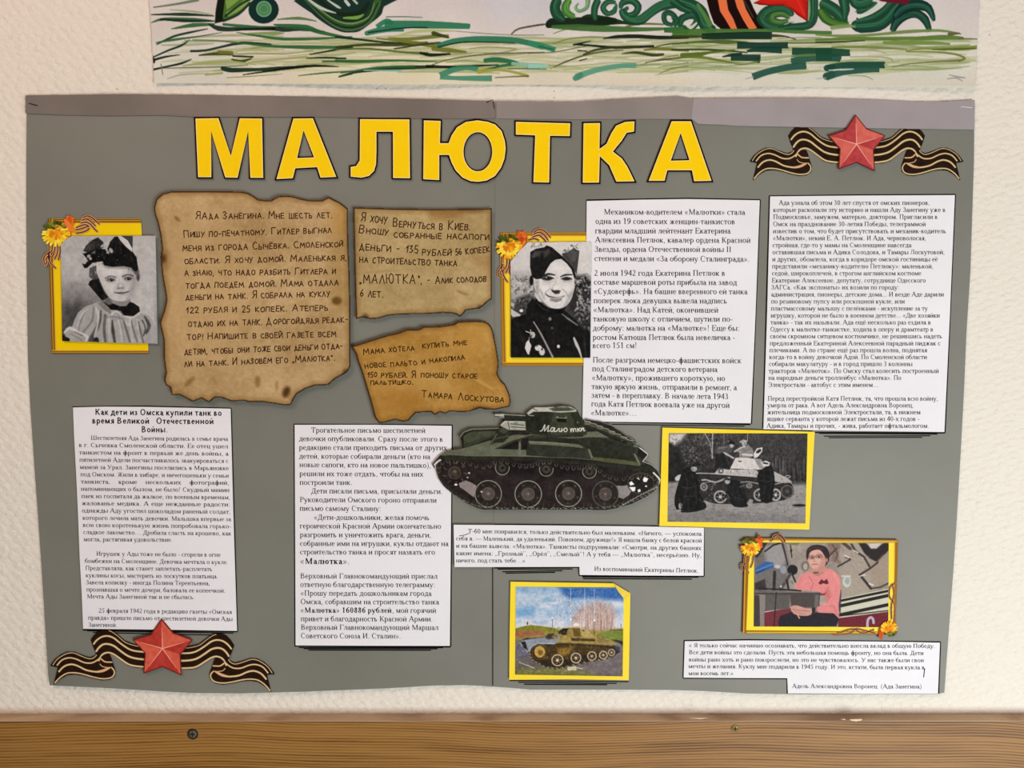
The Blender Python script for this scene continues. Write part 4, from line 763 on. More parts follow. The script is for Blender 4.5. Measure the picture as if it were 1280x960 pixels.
loops(fw, [G([(125, 440), (130, 640)], 615, 280, 10.67), G([(200, 450), (195, 560), (150, 620), (160, 700), (205, 770)], 615, 280, 10.67), G([(235, 450), (225, 560), (185, 650)], 615, 280, 10.67), G([(150, 540), (90, 620), (90, 690), (130, 720)], 615, 280, 10.67), G([(245, 560), (230, 640), (270, 680)], 615, 280, 10.67)], .0017, 1.4)
flower(fw, 636.5, 307.5, 15.5, .0024, 5)
# ------------------------------------------------------------------ photograph of the girl
c = Canvas([(75.6, 294.4), (194.2, 294), (196.9, 430.2), (77.8, 426.4)], 1.9, 0); c.view(70, 285, 6.4)
c.vgrad([(60, 170), (300, 178), (480, 150), (620, 110), (780, 80), (900, 60)])
c.poly([(480, 50), (800, 50), (830, 940), (600, 900), (560, 560)], 182, 14); c.poly([(60, 60), (330, 60), (250, 420), (60, 420)], 176, 18, .7); c.poly([(40, 620), (200, 560), (230, 700), (120, 920), (40, 920)], 66, 16, .8); c.ell(130, 520, 110, 70, 130, 16, .6)
c.noise(6, 6, seed=2)
c.poly([(60, 835), (85, 800), (130, 790), (145, 740), (175, 680), (230, 630), (300, 605), (345, 590), (400, 610), (450, 650), (540, 700), (620, 715), (680, 680), (730, 695), (775, 735), (790, 790), (812, 935), (50, 912), (75, 860)], 158, .8)
c.poly([(330, 600), (380, 590), (440, 650), (440, 690), (390, 660)], 120, 1.2); c.poly([(50, 855), (110, 885), (110, 915), (45, 915)], 24, 1); c.poly([(255, 905), (290, 860), (340, 880), (345, 915)], 30, 2)
for p, w, v in (([(360, 660), (345, 760), (280, 890)], [10, 30, 40], 74), ([(300, 640), (290, 740), (220, 830)], 14, 112), ([(240, 660), (200, 740), (180, 820)], 12, 122), ([(395, 700), (385, 800), (395, 910)], 22, 84), ([(450, 740), (455, 820), (470, 910)], [10, 26, 20], 52), ([(540, 740), (565, 820), (590, 910)], [8, 16, 14], 84), ([(600, 740), (625, 830), (650, 910)], 12, 98), ([(660, 750), (680, 840), (700, 920)], 12, 88), ([(500, 690), (520, 780), (545, 905)], 8, 122), ([(710, 710), (745, 780), (720, 840)], [14, 30, 20], 62), ([(690, 740), (715, 800), (700, 860)], 12, 66), ([(390, 720), (470, 710), (540, 730)], 10, 110)): c.line(p, w, v, .85, f=1.4, smooth=3)
for p, w, v in (([(320, 640), (340, 720), (310, 870)], 16, 196), ([(425, 720), (425, 820), (430, 900)], 18, 178), ([(500, 740), (520, 830), (530, 905)], 18, 186), ([(250, 650), (200, 700), (170, 780)], 16, 182), ([(590, 740), (600, 830), (615, 905)], 14, 184), ([(650, 730), (655, 820), (670, 905)], 12, 180), ([(445, 690), (480, 665), (520, 690)], 14, 206), ([(545, 700), (600, 720), (660, 690)], 14, 196), ([(560, 745), (580, 780), (600, 720)], 10, 190), ([(70, 835), (110, 800), (170, 830), (210, 850), (250, 870), (240, 905)], [14, 26, 22, 20, 22, 12], 206)): c.line(p, w, v, .8, f=1.4, smooth=3)
c.line([(120, 850), (180, 880), (210, 900)], 9, 120, .8); c.line([(150, 830), (215, 862)], 8, 70, .7)
c.poly([(430, 560), (590, 560), (600, 600), (560, 635), (480, 625), (440, 600)], 134, 1.5)
c.poly([(372, 585), (400, 600), (445, 600), (510, 625), (560, 625), (592, 590), (620, 600), (665, 630), (672, 668), (620, 705), (545, 700), (520, 665), (480, 655), (440, 655)], 20, .8)
c.poly([(400, 545), (440, 570), (450, 610), (420, 615), (385, 590)], 96, 1.5)
c.poly([(258, 452), (270, 425), (310, 400), (350, 400), (385, 480), (425, 548), (370, 582), (320, 525)], 20, .8)
c.poly([(268, 320), (320, 300), (345, 350), (345, 405), (300, 415), (265, 390)], 76, 1.2); c.scatter(14, (270, 320, 330, 400), [150, 40, 110], (4, 8), (10, 30), (70, 110), .7, 3)
c.poly([(325, 300), (345, 285), (420, 300), (520, 300), (600, 315), (640, 350), (655, 395), (650, 445), (635, 510), (600, 560), (555, 583), (500, 585), (450, 572), (410, 535), (375, 475), (345, 405), (325, 350)], 190, .9, smooth=3); c.ell(470, 350, 90, 45, 204, 10, .8); c.ell(420, 480, 30, 40, 200, 8, .6)
c.poly([(595, 330), (650, 390), (650, 450), (620, 540), (560, 585), (585, 500), (605, 420)], 142, 7, .75); c.line([(385, 305), (450, 318), (540, 316), (605, 330), (645, 370)], 16, 96, .55, f=2.5, smooth=3); c.poly([(345, 420), (380, 440), (420, 530), (460, 570), (410, 540), (370, 470)], 178, 3, .6)
c.ell(657, 388, 16, 40, 104, 1.2); c.ell(655, 392, 7, 22, 60, 1.5); c.poly([(600, 300), (650, 300), (668, 350), (640, 375), (610, 340)], 84, 2)
c.poly([(365, 290), (395, 200), (430, 120), (470, 95), (540, 120), (610, 185), (645, 235), (658, 330), (640, 352), (600, 318), (540, 306), (450, 312), (390, 300)], 18, .8); c.poly([(330, 270), (375, 270), (385, 310), (345, 330), (325, 310)], 190, 2, .8)
c.poly([(218, 185), (240, 140), (290, 95), (335, 75), (378, 112), (385, 150), (340, 185), (270, 200)], 40, .8); c.poly([(225, 175), (260, 130), (310, 110), (300, 150), (250, 180)], 62, 3)
c.poly([(212, 205), (250, 195), (330, 165), (400, 170), (420, 230), (385, 265), (330, 272), (290, 280), (250, 320), (228, 322), (208, 285), (235, 285), (250, 250)], 16, .8)
for x, y, rx, ry in ((262, 225, 15, 13), (275, 245, 12, 12), (228, 275, 14, 14), (245, 262, 8, 10), (375, 142, 22, 10), (405, 130, 16, 9), (440, 180, 14, 22), (405, 175, 8, 14), (415, 195, 12, 10), (300, 195, 18, 3)): c.ell(x, y, rx, ry, 178, 1.2, .9, rot=-30)
c.poly([(425, 118), (468, 70), (520, 62), (613, 64), (613, 185), (560, 150), (500, 125)], 28, .8); c.poly([(492, 64), (520, 62), (575, 100), (612, 165), (608, 192), (560, 150), (515, 100)], 196, .9); c.poly([(530, 62), (612, 64), (612, 150), (580, 100)], 62, 1)
c.scatter(34, (370, 130, 560, 300), [90, 120, 60, 150], (2, 5), (3, 10), a=.7, seed=5); c.scatter(22, (215, 190, 380, 310), [170, 90, 200, 60], (3, 8), (4, 12), a=.8, seed=6); c.scatter(14, (250, 90, 370, 180), [66, 84, 50], (4, 8), (12, 40), (110, 160), .6, 7); c.scatter(16, (560, 210, 650, 330), [50, 70, 40], (3, 6), (12, 40), (60, 110), .6, 8); c.scatter(8, (270, 430, 400, 560), [44, 56], (4, 8), (14, 50), (40, 60), .6, 9)
for ex, ey, s_ in ((440, 415, 1), (577, 405, 1)): c.ell(ex, ey-2, 38, 22, 120, 4, .8); c.ell(ex, ey, 27, 11, 66, 1.2); c.ell(ex-14, ey+1, 7, 5, 170, .8); c.ell(ex+6, ey+1, 12, 11, 12, .9); c.ell(ex+9, ey-3, 3, 3, 200, .6)
c.line([(396, 402), (435, 384), (478, 394)], 11, 84, .8, f=1.5, smooth=3); c.line([(533, 388), (575, 372), (614, 382)], 12, 74, .85, f=1.5, smooth=3); c.line([(405, 418), (440, 403), (472, 418)], 5, 50, .8, f=1); c.line([(548, 408), (580, 394), (606, 406)], 5, 50, .8, f=1)
c.line([(505, 410), (498, 450), (492, 475)], 9, 176, .7, f=2); c.ell(518, 470, 34, 26, 156, 5, .6); c.ell(515, 482, 26, 8, 128, 2, .8); c.ell(498, 484, 5, 4, 84, 1); c.ell(536, 480, 5, 4, 84, 1); c.ell(516, 462, 10, 10, 222, 2, .7)
c.line([(470, 517), (505, 520), (545, 519), (588, 506)], [5, 11, 11, 5], 34, .9, f=1.1, smooth=3); c.ell(538, 532, 26, 6, 150, 1.8, .8); c.ell(530, 512, 26, 4, 120, 1.4, .7); c.ell(465, 515, 5, 10, 160, 2); c.ell(590, 500, 5, 10, 150, 2); c.ell(425, 475, 26, 20, 208, 5, .6); c.ell(585, 455, 20, 18, 186, 5, .5); c.ell(530, 560, 22, 12, 190, 3, .6); c.ell(455, 350, 46, 20, 206, 6, .6)
c.noise(5, 7, seed=9); c.noise(1.7, 7, seed=8)
clipg = [(90.5, 294.4), (140, 294.3), (194.2, 294.1), (195.6, 360), (196.9, 430.1), (140, 428.4), (77.8, 426.5), (76.4, 360), (75.7, 306), (83, 299)]
tag(c.mesh('photograph', .0030, M_PHOTO, clip=clipg, gain=.97), 'black-and-white photograph of a girl with a big dark bow in her hair', 'photo', 'photographs on the poster')

# ------------------------------------------------------------------ photograph of the woman in uniform
c = Canvas([(638.2, 302.6), (739.8, 302.2), (738.4, 447.2), (638, 447)], 2.1, 0); c.view(630, 295, 6)
c.vgrad([(40, 206), (250, 196), (330, 150), (450, 90), (560, 60), (700, 40)])
c.poly([(560, 40), (660, 40), (660, 300), (560, 300)], 204, 8); c.poly([(530, 300), (620, 290), (655, 330), (655, 720), (560, 640), (480, 540)], 44, 6)
c.scatter(90, (545, 290, 650, 560), [190, 170, 30, 20, 120, 150], (8, 20), (6, 30), a=.85, seed=2); c.scatter(45, (540, 540, 650, 690), [150, 60, 30, 110, 20], (8, 20), (6, 26), a=.8, seed=3)
c.poly([(50, 300), (110, 330), (200, 380), (220, 470), (180, 560), (50, 470)], 176, 6, .8); c.scatter(60, (50, 300, 215, 420), [60, 200, 40, 120, 190], (6, 16), (6, 26), a=.75, seed=4); c.poly([(90, 470), (190, 430), (230, 470), (170, 560), (90, 540)], 60, 5); c.scatter(30, (70, 460, 200, 550), [30, 150, 20, 100], (6, 14), (6, 20), a=.8, seed=6)
c.scatter(18, (195, 50, 300, 95), [110, 140, 80], (6, 12), (8, 20), a=.7, seed=7); c.scatter(12, (470, 60, 550, 110), [60, 110, 40], (6, 12), (6, 14), a=.8, seed=8)
c.poly([(50, 625), (110, 605), (160, 585), (175, 520), (215, 465), (260, 500), (330, 545), (440, 548), (470, 570), (560, 650), (640, 715), (655, 920), (45, 920)], 20, .9)
c.poly([(235, 440), (290, 490), (330, 540), (380, 560), (440, 545), (470, 520), (440, 580), (300, 590), (240, 540)], 12, 1)
c.poly([(228, 300), (340, 215), (385, 175), (440, 172), (490, 225), (525, 295), (533, 360), (518, 430), (495, 490), (455, 530), (400, 545), (345, 535), (300, 500), (262, 450), (232, 400)], 208, .8, smooth=3)
c.poly([(232, 330), (262, 330), (262, 440), (300, 500), (340, 535), (300, 515), (240, 440)], 150, 3, .8); c.poly([(480, 440), (520, 400), (510, 450), (470, 520), (440, 540), (470, 480)], 150, 3, .7)
c.ell(207, 345, 17, 50, 120, 1); c.ell(205, 335, 14, 38, 26, 1.4); c.ell(212, 385, 8, 16, 190, 1.4); c.ell(536, 340, 9, 28, 130, 1.4); c.ell(534, 350, 4, 12, 50, 1)
c.poly([(230, 420), (255, 440), (290, 500), (260, 490), (228, 450)], 190, 1.4)
c.poly([(197, 120), (240, 95), (300, 85), (320, 70), (360, 85), (430, 145), (490, 200), (530, 250), (540, 315), (528, 320), (505, 250), (470, 205), (430, 172), (385, 178), (350, 205), (325, 245), (305, 285), (330, 300), (300, 318), (240, 325), (210, 305), (195, 230)], 24, .8)
c.poly([(205, 150), (230, 115), (290, 110), (260, 150), (215, 165)], 66, 3); c.poly([(290, 120), (340, 90), (345, 130), (300, 170)], 58, 3); c.line([(270, 140), (262, 180)], 8, 60, .7, f=2)
c.poly([(435, 130), (480, 120), (520, 92), (566, 112), (556, 200), (545, 290), (520, 240), (480, 190), (440, 155)], 58, .9); c.poly([(470, 130), (520, 105), (550, 130), (540, 180), (510, 200)], 84, 3, .7); c.scatter(8, (440, 100, 480, 130), [30, 180], (6, 10), (6, 12), a=.8, seed=10)
for p, w, v in (([(295, 300), (330, 285), (382, 293)], [8, 16, 8], 26), ([(425, 306), (460, 292), (512, 290)], [8, 14, 7], 30)): c.line(p, w, v, .95, f=1, smooth=3)
c.ell(325, 318, 40, 19, 84, 2); c.ell(330, 320, 26, 10, 30, 1); c.line([(290, 322), (325, 308), (372, 318)], 9, 22, f=.9); c.ell(318, 312, 6, 4, 190, .8); c.ell(470, 322, 36, 15, 96, 2); c.ell(470, 322, 24, 9, 34, 1); c.line([(432, 322), (468, 310), (508, 322)], 8, 24, f=.9); c.line([(300, 345), (335, 350), (375, 338)], 5, 150, .7, f=1.5); c.line([(440, 345), (480, 350), (510, 335)], 5, 150, .7, f=1.5)
c.line([(395, 310), (388, 350), (362, 395)], 7, 166, .7, f=1.8); c.poly([(352, 398), (378, 408), (405, 404), (425, 410), (415, 432), (385, 436), (360, 418)], 52, 1.3); c.ell(392, 385, 22, 16, 216, 2, .8)
c.line([(310, 430), (330, 450), (370, 460), (410, 464), (455, 448)], [4, 9, 8, 8, 4], 34, f=.9, smooth=3); c.poly([(332, 452), (370, 462), (450, 452), (430, 480), (390, 492), (350, 478)], 132, 1.1); c.line([(345, 463), (385, 468), (440, 460)], 6, 196, .9, f=.8); c.line([(345, 482), (390, 494), (430, 482)], 5, 90, .8, f=1)
c.line([(270, 400), (285, 430), (300, 470)], 8, 130, .7, f=3); c.line([(345, 395), (315, 420), (302, 450)], 5, 140, .7, f=1.6); c.line([(440, 400), (468, 425), (478, 450)], 6, 120, .7, f=1.8); c.ell(300, 390, 30, 22, 224, 4, .6); c.ell(475, 390, 22, 18, 220, 4, .6); c.ell(400, 240, 45, 28, 222, 5, .6); c.ell(395, 520, 32, 12, 196, 3, .6)
c.poly([(52, 545), (75, 560), (125, 590), (120, 600), (68, 608), (50, 585)], 186, .9); c.ell(130, 560, 14, 11, 220, 1); c.poly([(50, 490), (80, 510), (70, 540), (50, 520)], 170, 1.5); c.line([(165, 540), (165, 590)], 6, 60, .7)
c.line([(222, 645), (280, 740), (365, 908)], [9, 13, 15], 150, .95, f=1, smooth=3); c.line([(228, 660), (350, 900)], 3, 30, .6)
c.line([(200, 705), (205, 740)], 6, 190); c.line([(165, 715), (200, 728)], 7, 190); c.ell(215, 742, 19, 24, 178, 1.1); c.ell(205, 750, 6, 10, 60, 1); c.line([(190, 760), (185, 800)], 5, 160); c.poly([(165, 800), (183, 780), (206, 822), (188, 890), (176, 885), (156, 840)], 208, 1)
c.ell(258, 840, 27, 22, 200, 1.2); c.ell(285, 868, 22, 28, 196, 1.2); c.ell(285, 850, 7, 8, 40, .9); c.ell(248, 825, 6, 5, 70, .9); c.ell(345, 622, 11, 13, 130, 1.4); c.ell(360, 690, 8, 9, 90, 1.4); c.ell(408, 828, 11, 13, 214, 1)
c.line([(525, 765), (545, 815), (562, 850), (582, 915)], [14, 24, 18, 8], 200, .95, f=1, smooth=2); c.line([(435, 585), (480, 620), (550, 668)], [6, 12, 8], 150, .8, f=1.4); c.line([(560, 655), (610, 700)], 9, 70, .8, f=2); c.line([(370, 640), (372, 900)], 5, 44, .7, f=1.5)
c.line([(245, 500), (290, 545), (330, 560)], 8, 52, .8, f=2); c.line([(600, 760), (615, 900)], 12, 44, .8, f=2); c.line([(90, 650), (150, 800)], 20, 34, .7, f=4); c.noise(5, 6, seed=19); c.noise(1.6, 7, seed=18)
clipw = [(660, 302.6), (700, 302.4), (739.8, 302.2), (739, 375), (738.3, 447.2), (690, 447.1), (638.1, 447), (638.2, 326.8), (649, 314)]
tag(c.mesh('photograph', .0030, M_PHOTO, clip=clipw, gain=1.0), 'black-and-white photograph of a smiling woman in uniform and a side cap', 'photo', 'photographs on the poster')
# ------------------------------------------------------------------ big cut-out of the tank
sil = [(0, 522), (18, 498), (70, 440), (120, 402), (190, 386), (262, 380), (255, 312), (233, 280), (270, 237), (330, 210), (575, 203), (592, 170), (622, 143), (612, 122), (535, 108), (538, 84), (620, 82), (700, 90), (800, 94), (826, 62), (880, 25), (960, 26), (1030, 20), (1110, 9), (1190, 20), (1240, 42), (1262, 85), (1292, 140), (1330, 128), (1390, 143), (1450, 150), (1490, 165), (1540, 185), (1590, 225), (1640, 250), (1690, 285), (1730, 300), (1770, 335), (1763, 358), (1810, 385), (1856, 434), (1812, 490), (1880, 520), (1925, 560), (1962, 615), (1960, 660), (1940, 705), (1905, 750), (1830, 800), (1710, 858), (1580, 895), (1480, 912), (1300, 906), (960, 908), (600, 908), (450, 908), (390, 893), (300, 852), (170, 765), (100, 705), (55, 640), (32, 560)]
TX, TY, TK = 540, 505, 6.86
c = Canvas([(538, 504.5), (830, 504.5), (830, 640), (538, 640)], 2.0, (30, 30, 24), 0.); c.view(TX, TY, TK)
OL1, OL2, OL3, DKO, BLK, WHT, RUST = (92, 96, 76), (66, 70, 52), (116, 120, 98), (40, 42, 32), (24, 22, 18), (226, 226, 216), (62, 52, 46)
c.poly(sil, (34, 32, 27), .5); A0 = c.A.copy()
# hull side and running gear
c.poly([(20, 500), (120, 440), (600, 450), (1000, 460), (1500, 490), (1880, 560), (1950, 640), (1900, 760), (1560, 880), (600, 900), (300, 850), (60, 650)], (34, 28, 26), 1); c.poly([(640, 480), (1500, 520), (1500, 650), (640, 640)], (26, 20, 20), 6)
c.poly([(500, 600), (1500, 620), (1500, 860), (500, 850)], (42, 34, 32), 8, .7)
# gaps where the grey board shows through
c.poly([(230, 680), (290, 655), (340, 675), (380, 700), (370, 740), (360, 800), (320, 770), (280, 740), (240, 715)], (134, 124, 120), .8); c.poly([(620+960, 700), (1640, 702), (1700, 690), (1712, 660), (1720, 730), (1690, 780), (1640, 815), (1600, 800)], (134, 130, 124), .8)
# upper works
c.poly([(70, 440), (120, 402), (262, 382), (480, 318), (720, 262), (860, 270), (810, 300), (650, 350), (540, 384), (740, 392), (810, 395), (810, 440), (1000, 455), (400, 447), (120, 445)], OL1, .7)
c.poly([(262, 300), (285, 262), (350, 236), (560, 232), (540, 262), (400, 320), (275, 366)], OL2, .8); c.poly([(262, 345), (400, 300), (520, 262), (540, 270), (400, 330), (270, 378)], (50, 54, 40), 1); c.line([(240, 282), (275, 240), (340, 216), (575, 208)], 10, OL3); c.poly([(248, 300), (270, 290), (272, 375), (258, 370)], BLK, .8)
c.poly([(540, 384), (700, 300), (850, 258), (1300, 275), (1400, 262), (1500, 290), (1650, 340), (1770, 365), (1820, 400), (1812, 490), (1830, 520), (1500, 500), (1400, 470), (1000, 455), (820, 440), (810, 300), (690, 330)], (48, 50, 38), .8)
c.poly([(640, 350), (740, 310), (740, 385), (600, 385)], BLK, 1); c.poly([(770, 300), (830, 290), (815, 385), (770, 385)], BLK, 1)
c.line([(510, 384), (700, 305), (850, 262), (1000, 275), (1180, 290), (1300, 286), (1400, 262)], 9, (104, 106, 86), .9)
c.poly([(1000, 285), (1230, 300), (1290, 335), (1320, 450), (1000, 450), (820, 430), (830, 300)], (36, 38, 28), 1)
c.poly([(830, 318), (1000, 325), (1250, 345), (1290, 362), (1300, 380), (1240, 372), (1000, 352), (835, 345)], (98, 102, 80), .9); c.poly([(835, 350), (1000, 358), (1240, 378), (1300, 390), (1330, 450), (1290, 458), (830, 438)], (44, 46, 36), .8); c.line([(832, 322), (1010, 330), (1180, 345)], 5, (150, 152, 128), .7)
c.poly([(1260, 300), (1400, 270), (1500, 300), (1640, 350), (1760, 372), (1720, 430), (1780, 500), (1500, 470), (1380, 455), (1330, 380)], (38, 40, 30), 1); c.poly([(1290, 285), (1320, 240), (1420, 235), (1520, 290), (1420, 285)], (96, 98, 80), 1)
c.poly([(540, 250), (590, 190), (640, 220), (665, 240), (655, 290), (610, 330), (540, 335), (520, 345), (490, 362)], (42, 42, 32), .8); c.line([(556, 255), (498, 358)], 10, (78, 80, 62)); c.ell(615, 225, 38, 26, (62, 64, 48), 1); c.line([(540, 300), (650, 275)], 8, (84, 86, 68), .8)
c.poly([(745, 325), (762, 325), (762, 430), (738, 432)], (104, 106, 86), .7); c.poly([(1335, 388), (1352, 384), (1382, 462), (1366, 470)], (104, 106, 86), .7); c.poly([(1728, 430), (1745, 426), (1792, 520), (1775, 528)], (100, 102, 82), .7)
c.line([(100, 448), (400, 446), (740, 440), (1000, 458), (1200, 462), (1400, 480), (1600, 500), (1780, 530)], 6, (110, 112, 88), .7); c.poly([(1380, 455), (1500, 465), (1640, 480), (1760, 500), (1780, 530), (1500, 500), (1380, 478)], (78, 82, 52), 1); c.poly([(20, 500), (70, 445), (150, 438), (400, 452), (740, 460), (1000, 470), (1500, 512), (1760, 545), (1860, 530), (1960, 610), (1900, 580), (1760, 575), (1500, 540), (900, 485), (200, 480), (80, 470)], (36, 38, 28), .9)
# rear mudguard, engine deck, spare track
c.poly([(1770, 370), (1852, 434), (1808, 490), (1760, 440)], (30, 30, 24), .8); c.line([(1765, 362), (1856, 434), (1810, 492)], 9, WHT, .95); c.line([(1812, 492), (1880, 520), (1930, 562), (1962, 615)], 7, WHT, .8)
for i in range(9):
    t = i/8; x, y = 1330+t*420, 150+t*t*40+t*150; c.poly([(x-26, y-6), (x+30, y+2), (x+40, y+34), (x-20, y+30)], [(96, 98, 80), (70, 72, 56)][i % 2], .8); c.line([(x-24, y-8), (x+28, y+4)], 5, (178, 178, 160), .85); c.line([(x+34, y), (x+44, y+36)], 6, (24, 24, 18), .9)
c.line([(1330, 190), (1450, 230), (1600, 290), (1740, 345)], 16, (38, 38, 28), .85, smooth=2); c.line([(1330, 132), (1440, 148), (1540, 185), (1640, 250), (1690, 285), (1770, 335)], 4, WHT, .75)
# turret and gun
c.poly([(800, 130), (826, 70), (870, 60), (1000, 66), (1100, 72), (1240, 66), (1290, 140), (1330, 225), (1325, 262), (1180, 285), (1020, 285), (860, 262), (805, 240)], (44, 46, 34), .7)
c.poly([(806, 120), (840, 75), (1000, 68), (1010, 100), (990, 260), (860, 250), (806, 230)], (34, 36, 26), 1); c.poly([(1040, 75), (1190, 75), (1215, 165), (1230, 255), (1020, 270), (1010, 200)], (56, 60, 44), 1.2); c.poly([(1200, 75), (1250, 90), (1320, 225), (1250, 262), (1230, 180)], (40, 42, 30), 1)
c.poly([(812, 78), (850, 45), (885, 26), (960, 28), (1060, 24), (1120, 14), (1190, 24), (1238, 48), (1240, 66), (1100, 74), (1000, 66), (870, 66), (830, 92)], (176, 178, 162), .8); c.poly([(1000, 40), (1060, 26), (1180, 30), (1230, 50), (1180, 60), (1040, 62)], (74, 76, 60), 1); c.ring(1110, 34, 62, 14, 6, (60, 62, 46), .8); c.line([(870, 40), (900, 58)], 6, (60, 60, 48)); c.line([(812, 78), (835, 98), (870, 100)], 7, (150, 150, 134))
c.poly([(1068, 122), (1150, 126), (1160, 158), (1075, 154)], (20, 20, 14), .8); c.line([(1062, 118), (1150, 122)], 6, (130, 132, 112)); c.ell(1250, 158, 9, 9, (96, 96, 80)); c.ell(1076, 110, 6, 5, (150, 150, 130)); c.ell(1150, 116, 6, 5, (150, 150, 130))
c.poly([(615, 92), (805, 104), (805, 142), (618, 138)], (38, 40, 30), .7); c.line([(620, 90), (800, 100)], 7, (150, 152, 134)); c.poly([(535, 86), (618, 84), (618, 122), (540, 106)], (176, 176, 162), .6); c.line([(540, 104), (618, 112)], 6, (60, 60, 48))
c.poly([(582, 180), (622, 146), (800, 150), (805, 225), (660, 222), (600, 195)], (158, 160, 144), .8); c.line([(650, 150), (665, 215)], 8, (84, 84, 70)); c.line([(675, 170), (790, 182)], 7, (70, 70, 56)); c.line([(680, 195), (800, 205)], 6, (54, 54, 42)); c.ell(720, 160, 20, 10, (120, 122, 104)); c.line([(590, 185), (625, 150), (790, 152)], 5, WHT, .8)
# name painted on the turret in white script
wt = (224, 224, 208)
for p in ([(928, 232), (945, 225), (968, 178), (965, 232), (1000, 185), (992, 235), (1010, 228)], [(1048, 205), (1025, 205), (1018, 230), (1032, 236), (1052, 205), (1048, 236), (1070, 232)], [(1070, 234), (1090, 208), (1092, 236), (1108, 232)], [(1112, 208), (1112, 238), (1114, 224), (1132, 222)], [(1150, 206), (1134, 212), (1134, 234), (1152, 236), (1160, 218), (1150, 206)], [(1188, 212), (1192, 240), (1196, 216), (1206, 212), (1212, 238), (1216, 214), (1230, 212), (1234, 236)], [(1246, 208), (1250, 238), (1250, 222), (1270, 206), (1255, 222), (1274, 234)], [(1298, 206), (1282, 208), (1280, 228), (1300, 206), (1302, 230), (1312, 228)]):
    c.line(p, 7.5, wt, .95, f=.7, smooth=3)
# wheels
for x, y, r, rc in ((482, 770, 114, (150, 146, 130)), (825, 772, 114, (160, 156, 140)), (1171, 768, 112, (160, 156, 140)), (1488, 772, 112, (92, 88, 80))):
    c.ell(x, y, r, r, (36, 32, 28), .8); c.ring(x, y, r, r, 7, rc, .95); c.ell(x, y, r*.52, r*.52, (84, 74, 68), 1); c.ring(x, y, r*.52, r*.52, 5, (50, 44, 40)); c.ring(x, y, r*.3, r*.3, 5, (62, 54, 50)); c.ell(x, y, 12, 12, (104, 92, 84)); c.ell(x, y, 4, 4, (170, 160, 140))
    for k in range(5): a = k*1.257+.4; c.ell(x+r*.75*math.cos(a), y+r*.75*math.sin(a), 9, 9, (70, 62, 56), 1)
for x, y in ((603, 548), (980, 560), (1350, 578)): c.ell(x, y, 58, 58, (34, 32, 26), .8); c.ring(x, y, 59, 59, 6, (156, 152, 134), .9, a0=-10, a1=200); c.ell(x, y+2, 32, 32, (64, 60, 52), 1); c.ell(x, y, 16, 16, (30, 28, 24))
c.ell(195, 590, 58, 58, (66, 58, 50), 1.2); c.ring(195, 590, 36, 36, 8, (44, 38, 32)); c.ell(195, 580, 12, 10, (110, 100, 88))
for k in range(9): a = 6.28*k/9; c.line([(195+80*math.cos(a), 590+80*math.sin(a)), (195+102*math.cos(a+.1), 590+102*math.sin(a+.1))], 10, (96, 86, 74), .7)
c.ell(1790, 680, 118, 92, (28, 26, 22), 1); c.ring(1790, 680, 112, 88, 6, (90, 86, 76), .7)
for p in ([(1690, 675), (1712, 662), (1735, 690), (1700, 700)], [(1690, 712), (1745, 712), (1740, 745), (1720, 750)], [(1755, 628), (1775, 640), (1780, 652), (1760, 640)], [(1808, 650), (1820, 625), (1855, 640), (1840, 668), (1815, 668)], [(1762, 738), (1785, 728), (1790, 750), (1770, 758)], [(1822, 708), (1840, 695), (1845, 712)]): c.poly(p, (232, 232, 226), .6)
# track teeth, upper run and lower run
up_ = sm([(60, 590), (60, 540), (110, 495), (200, 495), (300, 510), (380, 530), (470, 540), (540, 505), (620, 495), (700, 520), (780, 535), (860, 530), (930, 505), (1010, 500), (1090, 530), (1160, 550), (1240, 550), (1310, 540), (1380, 540), (1440, 575), (1500, 620), (1580, 640), (1680, 640), (1780, 620), (1860, 610), (1910, 640)], 3)
for i, (x, y) in enumerate(up_):
    if i % 2: c.line([(x-14, y-6), (x-8, y+14), (x+8, y+14), (x+14, y-6)], 4.5, (116, 110, 92), .8)
    c.line([(x-12, y-16), (x+12, y-16)], 5, (60, 56, 46), .7)
lo = sm([(40, 600), (70, 680), (140, 745), (260, 820), (380, 872), (480, 890), (700, 890), (1000, 892), (1300, 890), (1500, 890), (1640, 860), (1780, 808), (1880, 750), (1930, 700), (1950, 640)], 7)
for i, (x, y) in enumerate(lo):
    c.line([(x-9, y-4), (x+9, y+4)], 9, [(100, 96, 80), (52, 48, 40), (136, 130, 110), (70, 66, 54)][i % 4], .85); c.line([(x, y-16), (x+3, y-38)], [9, 3], [(70, 66, 54), (50, 46, 38)][i % 2], .8)
c.line([(20, 520), (40, 500), (72, 480)], 14, WHT, .9); c.line([(30, 560), (26, 525), (60, 482)], 12, (200, 200, 190), .8); c.line([(1900, 590), (1942, 632), (1958, 660), (1950, 690)], 13, WHT, .95); c.ell(205, 692, 14, 8, WHT); c.ell(318, 592, 10, 7, (190, 180, 170)); c.ell(305, 630, 8, 6, (190, 170, 160)); c.ell(425, 752, 8, 8, (200, 190, 180))
for i in range(16): t = i/15; c.line([(1930-t*330, 720+t*t*30+t*150-10), (1918-t*330, 728+t*t*30+t*150-10)], 7, (200, 198, 186), .7)
for i in range(18): c.ell(600+i*42+(i % 3)*6, 897, 8, 3.5, (190, 188, 170), .6, .7)
c.line([(-5+45, 600), (75, 690), (170, 770), (300, 855), (390, 897), (450, 910)], 4, (170, 168, 156), .6)
c.A = A0; c.noise(2.2, 7, seed=31); c.noise(7, 6, seed=32); c.C = np.clip(c.C, 8, 250)
tag(c.mesh('tank_cutout', .0046, M_PRINT, thick=.0006, clip=[(TX+x/TK, TY+y/TK) for x, y in sil]), 'large cut-out picture of an olive tank in the middle of the poster', 'picture')

